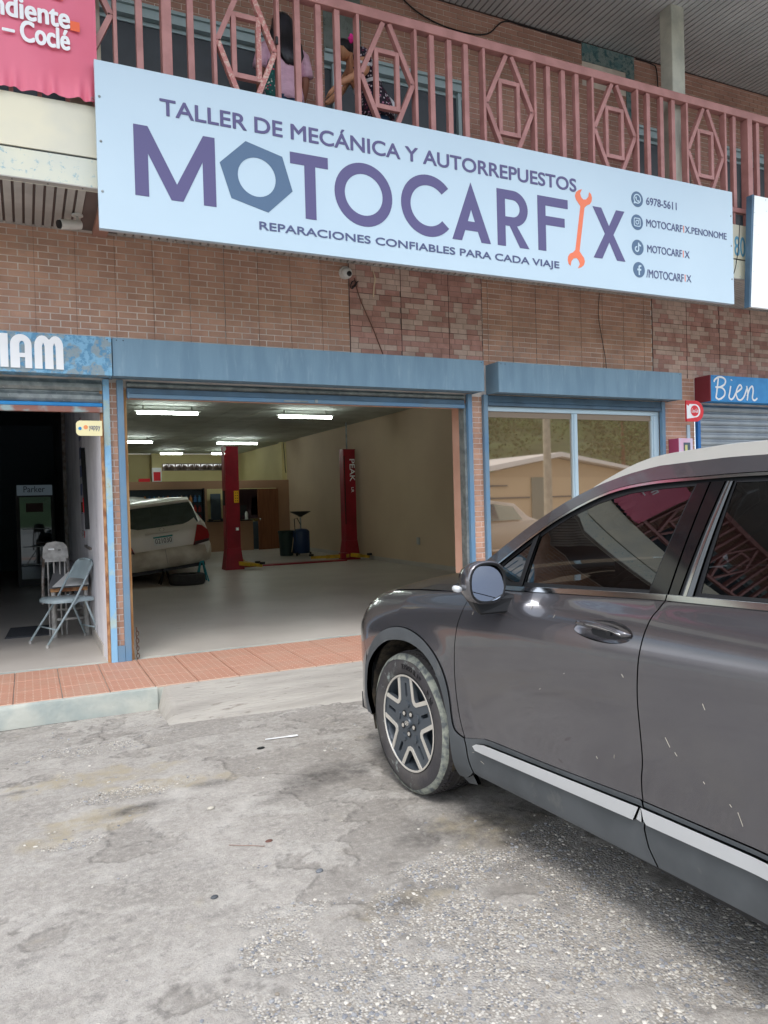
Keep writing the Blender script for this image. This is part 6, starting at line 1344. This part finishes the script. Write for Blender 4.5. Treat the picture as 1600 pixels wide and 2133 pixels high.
MB().hexa([(mc.x-.03, mc.y+.02, mc.z-.135), (.085, mc.y+.0, 1.06), (.085, mc.y+.09, 1.06), (mc.x-.02, mc.y+.08, mc.z-.125), (mc.x-.07, mc.y+.015, mc.z-.07), (.10, mc.y+.01, 1.135), (.10, mc.y+.11, 1.135), (mc.x-.05, mc.y+.12, mc.z-.06)]).build('mirror_foot', 'black', suv, local=True, bevel=.01)
# scratches and droppings on the door
b = MB()
for s, z, l, a in [(1.10, 1.10, .018, 75), (1.25, 1.085, .02, 60), (.70, 1.03, .02, 80), (1.62, .93, .02, -50), (1.32, .88, .012, 30), (1.17, .79, .012, 45), (1.95, .90, .03, -65), (1.80, .75, .05, -60), (1.83, .72, .02, -50), (2.02, .62, .015, -50), (2.05, .59, .06, -70), (1.93, .66, .012, -50), (1.46, .60, .015, -60), (.72, .36, .04, -15), (.66, .39, .02, 20), (1.55, .63, .02, 80)]:
    l *= .65; ds, dz = l/2*math.cos(R(a)), l/2*math.sin(R(a)); b.bar((float(nsec(s-ds, z-dz))-.0012-(.005 if z < .45 else 0), -(s-ds), z-dz), (float(nsec(s+ds, z+dz))-.0012-(.005 if z < .45 else 0), -(s+ds), z+dz), .001, .0016, (1, 0, 0))
b.build('paint_scratch', 'bird', suv, local=True)
# wheels ----------------------------------------------------------
def make_wheel(detail=True):
    Rt = .372
    prof = [(.250, .012), (.262, -.001), (.285, -.006), (.315, -.006), (.340, .0), (.356, .010), (.364, .022), (.366, .045), (.366, .048), (.359, .050), (.359, .058), (.367, .060), (.370, .085), (.370, .1), (.361, .102), (.361, .112), (.370, .114), (.370, .128), (.361, .130), (.361, .140), (.370, .142), (.368, .18), (.359, .182), (.359, .19), (.366, .192), (.362, .215), (.345, .232), (.30, .238), (.25, .225)]
    rings_ = []
    for r, h in prof: rings_.append([(h, r*math.cos(2*math.pi*j/72), r*math.sin(2*math.pi*j/72)) for j in range(72)])
    w_ = MB().loft(rings_, cap=False).build('wheel', 'tyre', suv, smooth=True, auto=40, local=True)
    b = MB()
    for k in range(76):
        a = 2*math.pi*k/76; a2 = a+2*math.pi/76*.72
        for (h0, h1, r0, r1) in ((.006, .044, .3665, .3705), (.194, .226, .3665, .3695), (.062, .083, .369, .3728), (.116, .126, .369, .3728), (.144, .166, .369, .3725)):
            sk = .012 if h0 > .05 else 0
            vs = [(h, r*math.cos(q+(sk*4 if h == h1 else 0)), r*math.sin(q+(sk*4 if h == h1 else 0))) for r in (r0-.008, (r1 if h0 != .006 else r1)) for q, h in ((a, h0), (a2, h0), (a2, h1), (a, h1))]
            if h0 == .006: vs[4:6] = [(h0, .352*math.cos(a), .352*math.sin(a)), (h0, .352*math.cos(a2), .352*math.sin(a2))]; vs[0:2] = [(h0+.004, .348*math.cos(a), .348*math.sin(a)), (h0+.004, .348*math.cos(a2), .348*math.sin(a2))]
            b.hexa(vs)
    o = b.build('tread_block', 'tyre', w_, local=True); o['kind'] = 'stuff'
    b = MB()                                       # dried mud band on the shoulder
    g = []
    for j in range(73):
        a = 2*math.pi*j/72; row = []
        for r, h in ((.335+.004*math.sin(a*7), -.0035), (.347, .002), (.357, .009+.0), (.3625, .018+.003*math.sin(a*11))): row.append((h-.0012, r*1.0015*math.cos(a), r*1.0015*math.sin(a)))
        g.append(row)
    b.loft(g, closed=False).build('mud_band', 'dust', w_, smooth=True, local=True)
    fnw = lambda x0: (lambda v: (x0-v[2], v[0], v[1]))
    # barrel
    MB().loft([[(h, r*math.cos(2*math.pi*j/48), r*math.sin(2*math.pi*j/48)) for j in range(48)] for r, h in ((.252, .002), (.247, .000), (.243, .006), (.236, .03), (.222, .10), (.222, .20))], cap=False).build('rim', 'rimgrey', w_, smooth=True, auto=40, local=True)
    MB().loft([[(h, r*math.cos(2*math.pi*j/48), r*math.sin(2*math.pi*j/48)) for j in range(48)] for r, h in ((.2525, .0005), (.246, -.0025), (.2415, .003))], cap=False).build('rim_lip', 'rimbright', w_, smooth=True, local=True)
    MB().lathe([(0, .10), (.215, .10), (.215, .12), (0, .12)], (0, 0, 0), 'x', 32).build('brake_disc', 'dark', w_, local=True)
    P2 = lambda r, a: (r*math.cos(R(a)), r*math.sin(R(a)))
    pockets = []; bright = []; slots = []
    for k in range(5):
        c = 90+72*k; pc = c+36
        pockets.append([P2(.238, pc-18.5), P2(.2405, pc-9), P2(.241, pc), P2(.2405, pc+9), P2(.238, pc+18.5), P2(.150, pc+5), P2(.142, pc), P2(.150, pc-5)])
        slots.append([P2(.208, c-2.6), P2(.208, c+2.6), P2(.140, c+4.2), P2(.134, c), P2(.140, c-4.2)])
        for sg_ in (-1, 1):
            q = lambda r, d: P2(r, pc+sg_*d)
            bright.append([q(.240, 18.6), q(.241, 24.5), q(.128, 9.5), q(.120, 0), q(.1415, 0), q(.1495, 5.2)])
    rim_face = fill('spoke_face', [circ(0, 0, .2415, 60)]+pockets+slots, 'rimgrey', w_, fn=fnw(.020), th=.024, local=True)
    for bl2 in bright: fill('machined_edge', [bl2], 'rimbright', w_, fn=fnw(.0062), th=.004, local=True)
    for k in range(5):
        c = 90+72*k; fill('hub_relief', [[P2(.098, c-15), P2(.112, c-9), P2(.118, c), P2(.112, c+9), P2(.098, c+15), P2(.084, c+12), P2(.080, c), P2(.084, c-12)]], 'rimgrey', w_, fn=fnw(.004), th=.008, local=True)
        a = R(c+36); MB().lathe([(0, .0), (.011, .0), (.0115, .010), (0, .010)], (.002, .057*math.cos(a), .057*math.sin(a)), 'x', 6).build('lug_nut', 'rimbright', w_, local=True)
        MB().lathe([(.012, .004), (.018, .0035), (.018, .010), (.012, .010)], (.0005, .057*math.cos(a), .057*math.sin(a)), 'x', 16).build('lug_seat', 'black', w_, local=True)
    MB().lathe([(0, -.003), (.026, -.002), (.030, .004), (.030, .012), (0, .012)], (0, 0, 0), 'x', 28).build('centre_cap', 'rimgrey', w_, smooth=True, auto=40, local=True)
    fill('emblem', [circ(0, 0, .018, 24, .012), circ(0, 0, .0155, 24, .0098)], 'rimbright', w_, fn=fnw(-.0045), th=.002, local=True)
    fill('emblem', [[(-.008, -.008), (-.005, -.008), (-.003, -.001), (.003, .001), (.005, -.008), (.008, -.008), (.008, .008), (.005, .008), (.003, .003), (-.003, -.001+.002), (-.005, .008), (-.008, .008)]], 'rimbright', w_, fn=fnw(-.0045), th=.002, local=True)
    # sidewall lettering
    def arctext(s, a_mid, r, h, wd):
        def f(v):
            a = R(a_mid)+(v[0]/r); return (-.0078-v[2], (r+v[1]-h/2)*math.sin(-a) if False else -(r+v[1]-h/2)*math.sin(a), (r+v[1]-h/2)*math.cos(a))
        text('sidewall_lettering', s, (-wd/2, wd/2, 0, h), 0, 'dust' if False else mat('tyre_letter', '#1d1c1f', .6), w_, .015, .0016, fn=f, local=True)
    arctext('235/55 R 19', 18, .298, .026, .19); arctext('V  XL', 58, .298, .026, .075)
    for k in range(14): 
        a = R(-150+k*7); 
    return w_
wheel = make_wheel()
wheel.location = (.018, -.05, .372); wheel.rotation_euler = (R(-6), 0, R(2.5))
for (x, s, flip) in ((.035, 2.815, 0), (CW-.018, .05, 1), (CW-.035, 2.815, 1)):
    w2 = copy_tree(wheel, parent=suv); w2.location = (x, -s, .372); w2.rotation_euler = (R(20+30*s), 0, R(180 if flip else 0))
# ------------------------------------------------------------------ white station wagon on stands in the garage
wg = thing('station_wagon', 'old white station wagon with plate 021030, jacked up in the garage', 'car', (2.22, 13.62, .22), (0, R(-6.2), R(-1.5)))
HWD = .84
def wsec(y, z0, zb, zr, wb, wr):   # half ring of the body at depth y
    pts = [(wb*.93, z0), (wb*.99, z0+.12), (wb, z0+.35), (wb*.985, zb-.12), (wb*.95, zb), (wr*1.06, zb+(zr-zb)*.5), (wr, zr-.08), (wr*.90, zr-.015), (wr*.5, zr+.01), (0, zr+.018)]
    R_ = [(x, y, z) for x, z in pts]; L_ = [(-x, y, z) for x, z in reversed(pts[:-1])]
    return R_+L_
secs = [wsec(.06, .42, .90, .96, .80, .68), wsec(.10, .36, .92, 1.05, .81, .66), wsec(.26, .30, .93, 1.40, .835, .61), wsec(.45, .26, .93, 1.43, .835, .62), wsec(1.0, .20, .92, 1.45, HWD, .63), wsec(2.4, .20, .90, 1.46, HWD, .63), wsec(2.9, .20, .89, 1.30, HWD, .60), wsec(3.4, .22, .88, .98, .83, .62), wsec(4.2, .26, .74, .80, .72, .60)]
MB().loft(secs).build('body', 'carw', wg, smooth=True, auto=35, local=True)
b = MB()                      # tailgate, slanted
tg = [[(x*w_, y, z) for x in np.linspace(-1, 1, 9)] for w_, y, z in [(.66, .03, .50), (.70, .0, .62), (.70, .0, .80), (.69, .02, .93), (.66, .055, .955)]]
b.loft([[(p[0], p[1]+.05*(p[0]/.8)**2, p[2]) for p in r] for r in tg], closed=False).build('tailgate', 'carw', wg, smooth=True, local=True)
gl = [[(x*w_, y+.06*(x*w_/.8)**2, z) for x in np.linspace(-1, 1, 9)] for w_, y, z in [(.655, .045, .965), (.63, .09, 1.10), (.60, .15, 1.24), (.56, .20, 1.335)]]
MB().loft(gl, closed=False).build('rear_window', 'carglass', wg, smooth=True, local=True)
MB().loft([[(x*w_, y+.05*(x*w_/.8)**2, z) for x in np.linspace(-1, 1, 9)] for w_, y, z in [(.56, .195, 1.34), (.555, .17, 1.372), (.56, .22, 1.405), (.58, .40, 1.43)]], closed=False).build('roof_spoiler', 'carw', wg, smooth=True, local=True)
bp_ = []
for k, (z, d, wv) in enumerate([(.235, .06, .76), (.26, -.02, .80), (.34, -.075, .83), (.45, -.09, .845), (.54, -.08, .845), (.58, -.03, .84), (.585, .06, .82)]):
    bp_.append([(wv*math.sin(t), d+.30*(1-math.cos(t))**1.0*1.0, z) for t in np.linspace(-R(82), R(82), 21)])
MB().loft(bp_, closed=False).build('bumper', 'bumperw', wg, smooth=True, local=True)
for s_ in (-1, 1):
    q = [(.50, .565), (.78, .60), (.815, .70), (.80, .80), (.70, .90), (.615, .925), (.56, .75)]
    lens = []
    ins = lambda x, z: .02+.05*(x/.8)**2-.035+(.10*max(0, x-.70))
    MB().loft([[(s_*x, ins(x, z)+.08, z) for x, z in q], [(s_*x, ins(x, z), z) for x, z in q], [(s_*(x*.96+.025), ins(x, z)-.012, z*.97+.022) for x, z in q]]).build('tail_light', 'lens', wg, smooth=True, auto=35, local=True)
    MB().loft([[(s_*x, ins(x, z)-.001, z) for x, z in [(.50, .562), (.79, .60), (.80, .655), (.53, .63)]], [(s_*x, ins(x, z)-.016, z) for x, z in [(.505, .566), (.785, .603), (.795, .65), (.532, .627)]]]).build('reverse_light', 'lensdark', wg, local=True)
    MB().lathe([(0, -.1), (.29, -.1), (.30, -.06), (.30, .08), (0, .08)], (s_*.72, 3.35, .30), 'x', 24).build('tyre', 'rubber', wg, local=True)
MB().lathe([(0, -.1), (.29, -.1), (.30, -.06), (.30, .08), (0, .08)], (-.70, .85, .24), 'x', 24).build('tyre', 'rubber', wg, local=True)
MB().tube([(-.70, .85, .32), (.62, .85, .30)], .05, 8).box((.50, .78, .14), (.74, .95, .52)).build('axle', 'black', wg, local=True)
MB().box((-.70, .25, .16), (.70, 3.2, .28)).build('underbody', 'black', wg, local=True)
MB().box((-.165, -.028, .655), (.165, -.022, .810)).build('number_plate', 'plate', wg, local=True); MB().box((-.165, -.0295, .782), (.165, -.0282, .810)).build('plate_header', 'plateg', wg, local=True)
text('plate_lettering', '021030', (-.140, .140, .685, .770), 0, 'black', wg, 0, .002, fn=lambda v: (v[0], -.030-v[2], v[1]), local=True)
MB().tube([(-.29, -.015, .875), (.29, -.015, .875)], [(.012, .022)]*2, 12).build('tailgate_strip', 'carw', wg, smooth=True, local=True)
MB().tube([(.04*math.cos(t), -.012, .965-.045+.030*math.sin(t)) for t in np.linspace(0, 2*math.pi, 24)[:-1]], .004, 6, close=True).build('emblem', 'chrome', wg, smooth=True, local=True)
MB().bar((0, -.078, .575), (.01, -.10, .30), .004, .004, (0, 1, 0)).build('bumper_crack', 'black', wg, local=True)
w3 = thing('white_hatchback', 'second white car beyond the wagon, only its roof and a red lamp in view', 'car', (2.0, 18.2, SL), (0, 0, R(-2)))
MB().loft([wsec(.1, .3, .95, 1.50, .80, .56), wsec(.6, .2, .95, 1.60, .84, .58), wsec(2.2, .2, .92, 1.58, .84, .58), wsec(3.0, .2, .9, 1.0, .82, .6), wsec(3.7, .3, .75, .8, .7, .6)]).build('body', 'carw', w3, smooth=True, auto=40, local=True)
MB().loft([[(.50, .05, 1.46), (.60, .08, 1.42), (.64, .10, 1.28)], [(.48, .06, 1.42), (.56, .07, 1.38), (.63, .09, 1.26)]], closed=False).build('tail_light', 'lens', w3, local=True)
MB().loft([[(x*.55, .09, z) for x in (-1, 0, 1)] for z in (1.0, 1.4)], closed=False).build('rear_window', 'carglass', w3, local=True)
for s_ in (-1, 1):
    for y_ in (.7, 2.9): MB().lathe([(0, -.1), (.29, -.1), (.30, -.06), (.30, .08), (0, .08)], (s_*.74, y_, .30), 'x', 20).build('wheel', 'rubber', w3, local=True)
setp(MB().lathe([(.17, .0), (.285, .0), (.305, .03), (.31, .09), (.305, .15), (.285, .18), (.17, .18), (.155, .09), (.17, .0)], (2.50, 13.45, SL), 'z', 32).build('loose_tyre', 'rubber', smooth=True, auto=40), 'black tyre lying flat on the garage floor under the wagon bumper', 'tyre')
def jack(x, y, m, label, h=.34):
    t = thing('jack_stand', label, 'jack stand', (x, y, SL)); b = MB()
    for a, c in ((-.10, -.10), (.10, -.10), (.10, .10), (-.10, .10)): b.bar((x+a, y+c, SL), (x+a*.25, y+c*.25, SL+h), .03, .008)
    b.build('leg', m, t); MB().box((x-.035, y-.035, SL+h), (x+.035, y+.035, SL+h+.06)).build('head', m, t)
jack(2.82, 13.75, 'teal', 'teal jack stand beside the raised right rear corner of the wagon'); jack(2.18, 13.75, 'black', 'dark jack stand under the middle of the wagon bumper', .22)
# ------------------------------------------------------------------ across the street, seen only in glass and paint
hs = thing('street_house', 'pale single storey house with low gable roof mirrored in the shop window', 'house', (27, -20, 0))
MB().box((20.0, -26, 0), (32.4, -18, 2.55)).build('wall', mat('house_wall', '#d8c6a8', .8), hs)
MB().loft([[(19.0, y_, 2.50), (25.3, y_, 3.55), (33.4, y_, 2.30), (33.4, y_, 2.42), (25.3, y_, 3.78), (19.0, y_, 2.78)] for y_ in (-17.4, -27)]).build('roof', 'white', hs)
MB().loft([[(20.0, y_, 2.55), (25.3, y_, 3.5), (32.4, y_, 2.4)] for y_ in (-17.98, -18.2)]).build('gable', mat('gable_wall', '#cdbb9e', .8), hs)
MB().box((23.7, -17.97, .0), (24.65, -17.9, 2.5)).build('door', mat('house_door', '#7f8f8a', .6), hs); MB().box((21.0, -17.97, 2.05), (22.2, -17.9, 2.12)).build('vent', 'dark', hs); MB().box((28.5, -17.97, 1.1), (30.5, -17.9, 2.0)).build('window', 'dark', hs)
MB().box((20.6, -17.96, 1.42), (23.6, -17.93, 1.50)).box((24.7, -17.96, 1.42), (33, -17.93, 1.50)).build('dado_line', 'dark', hs)
pl = thing('utility_pole', 'concrete utility pole with wires mirrored in the shop window', 'pole', (17.9, -9.0, 0)); MB().tube([(17.9, -9.0, 0), (17.9, -9.0, 9)], [.17, .10], 10).build('shaft', 'column', pl, smooth=True, auto=60)
b = MB()
for k in range(4): b.tube([(17.9+40*(t-.5), -9.0-.2*k, 7.5-.5*k-1.2*(1-(2*t-1)**2)) for t in np.linspace(0, 1, 15)], .012, 5)
b.build('wire', 'cable', pl)
def sedan(loc, rz, m, label):
    t = thing('parked_car', label, 'car', loc, (0, 0, rz)); 
    S_ = [wsec(0, .35, .85, .90, .75, .6), wsec(.35, .22, .90, .98, .86, .62), wsec(.9, .20, .90, 1.36, .88, .58), wsec(1.6, .20, .90, 1.44, .88, .60), wsec(2.5, .20, .88, 1.40, .88, .58), wsec(3.2, .20, .86, .98, .87, .62), wsec(4.1, .25, .78, .84, .84, .6), wsec(4.5, .35, .65, .70, .74, .6)]
    MB().loft(S_).build('body', m, t, smooth=True, auto=40, local=True)
    for s_ in (-1, 1):
        MB().loft([[(s_*.865, .98, .93), (s_*.885, 1.9, .93), (s_*.88, 2.95, .91)], [(s_*.69, 1.15, 1.27), (s_*.68, 1.9, 1.36), (s_*.69, 2.55, 1.30)]], closed=False).build('window', 'carglass', t, local=True)
        for y_ in (.85, 3.5): MB().lathe([(0, -.1), (.20, -.1), (.31, -.08), (.32, .08), (0, .08)], (s_*.80, y_, .32), 'x', 20).build('wheel', 'rubber', t, local=True)
    MB().loft([[(-.7, 3.3, 1.0), (.7, 3.3, 1.0)], [(-.58, 2.65, 1.38), (.58, 2.65, 1.38)]], closed=False).build('windshield', 'carglass', t, local=True)
sedan((12.5, -3.2, 0), R(75), 'carbeige', 'beige sedan parked across the forecourt, mirrored in the shop window'); sedan((8.5, -7.5, 0), R(80), 'carw', 'white sedan farther back, mirrored in the shop window'); sedan((-9, -6, 0), R(-80), 'carbeige', 'silver sedan parked on the far left behind the viewer')
M['leaf'] = tree_mat()
def tree(x, y, h, r, label, seed):
    t = thing('street_tree', label, 'tree', (x, y, 0)); rg2 = np.random.default_rng(seed)
    MB().tube([(x, y, 0), (x+.1, y, h*.35), (x-.1, y+.2, h*.7)], [.22, .16, .08], 8).build('trunk', 'rope', t)
    b = MB(); n_ = 5200; d_ = rg2.normal(size=(n_, 3)); d_ /= np.linalg.norm(d_, axis=1)[:, None]; cl = rg2.normal(size=(14, 3))*[r*.5, r*.5, r*.35]; k = rg2.integers(0, 14, n_); c_ = cl[k]+d_*rg2.uniform(.2, 1, (n_, 1))**.5*r*.42
    for i in range(n_):
        p = Vector((x, y, h*.68))+Vector(c_[i]); a = Vector(rg2.normal(size=3)).normalized()*.13; q = Vector(rg2.normal(size=3)).normalized()*.10; b.add([p-a, p+q, p+a, p-q], [(0, 1, 2, 3)])
    b.build('crown', 'leaf', t)
for i, (x, y, h, r) in enumerate([(2, -30, 9, 4.5), (11, -33, 11, 5.5), (21, -31, 10, 5), (30, -33, 11, 6), (41, -30, 10, 5.5), (-9, -32, 10, 5), (-20, -30, 9, 5)]):
    tree(x, y, h, r, ['broad green tree behind the street house, first from the left as mirrored', 'tall green tree behind the middle of the street house', 'rounded green tree right behind the gable of the street house', 'tall tree at the right end of the street house', 'broad tree far right behind the viewer', 'green tree left of the street house', 'green tree far left behind the viewer'][i], 50+i)
nx_ = 80; gx, gy = np.meshgrid(np.linspace(-160, 160, nx_), np.linspace(-170, -38, 40)); gz = np.clip((-38-gy)/130, 0, 1)**.8*26*(.7+.5*vnoise(gx/30+9, gy/30+9, 3))+2.5*vnoise(gx/4+50, gy/4+60, 5)-.5; gz[-1] = -.3
o = MB().add(np.stack([gx, gy, gz], -1).reshape(-1, 3).tolist(), [(r*nx_+c, r*nx_+c+1, (r+1)*nx_+c+1, (r+1)*nx_+c) for r in range(39) for c in range(nx_-1)]).build('hill', mat('hill_green', '#465f36', .9, col2='#2e4424', nscale=.25), smooth=True); structure(o)
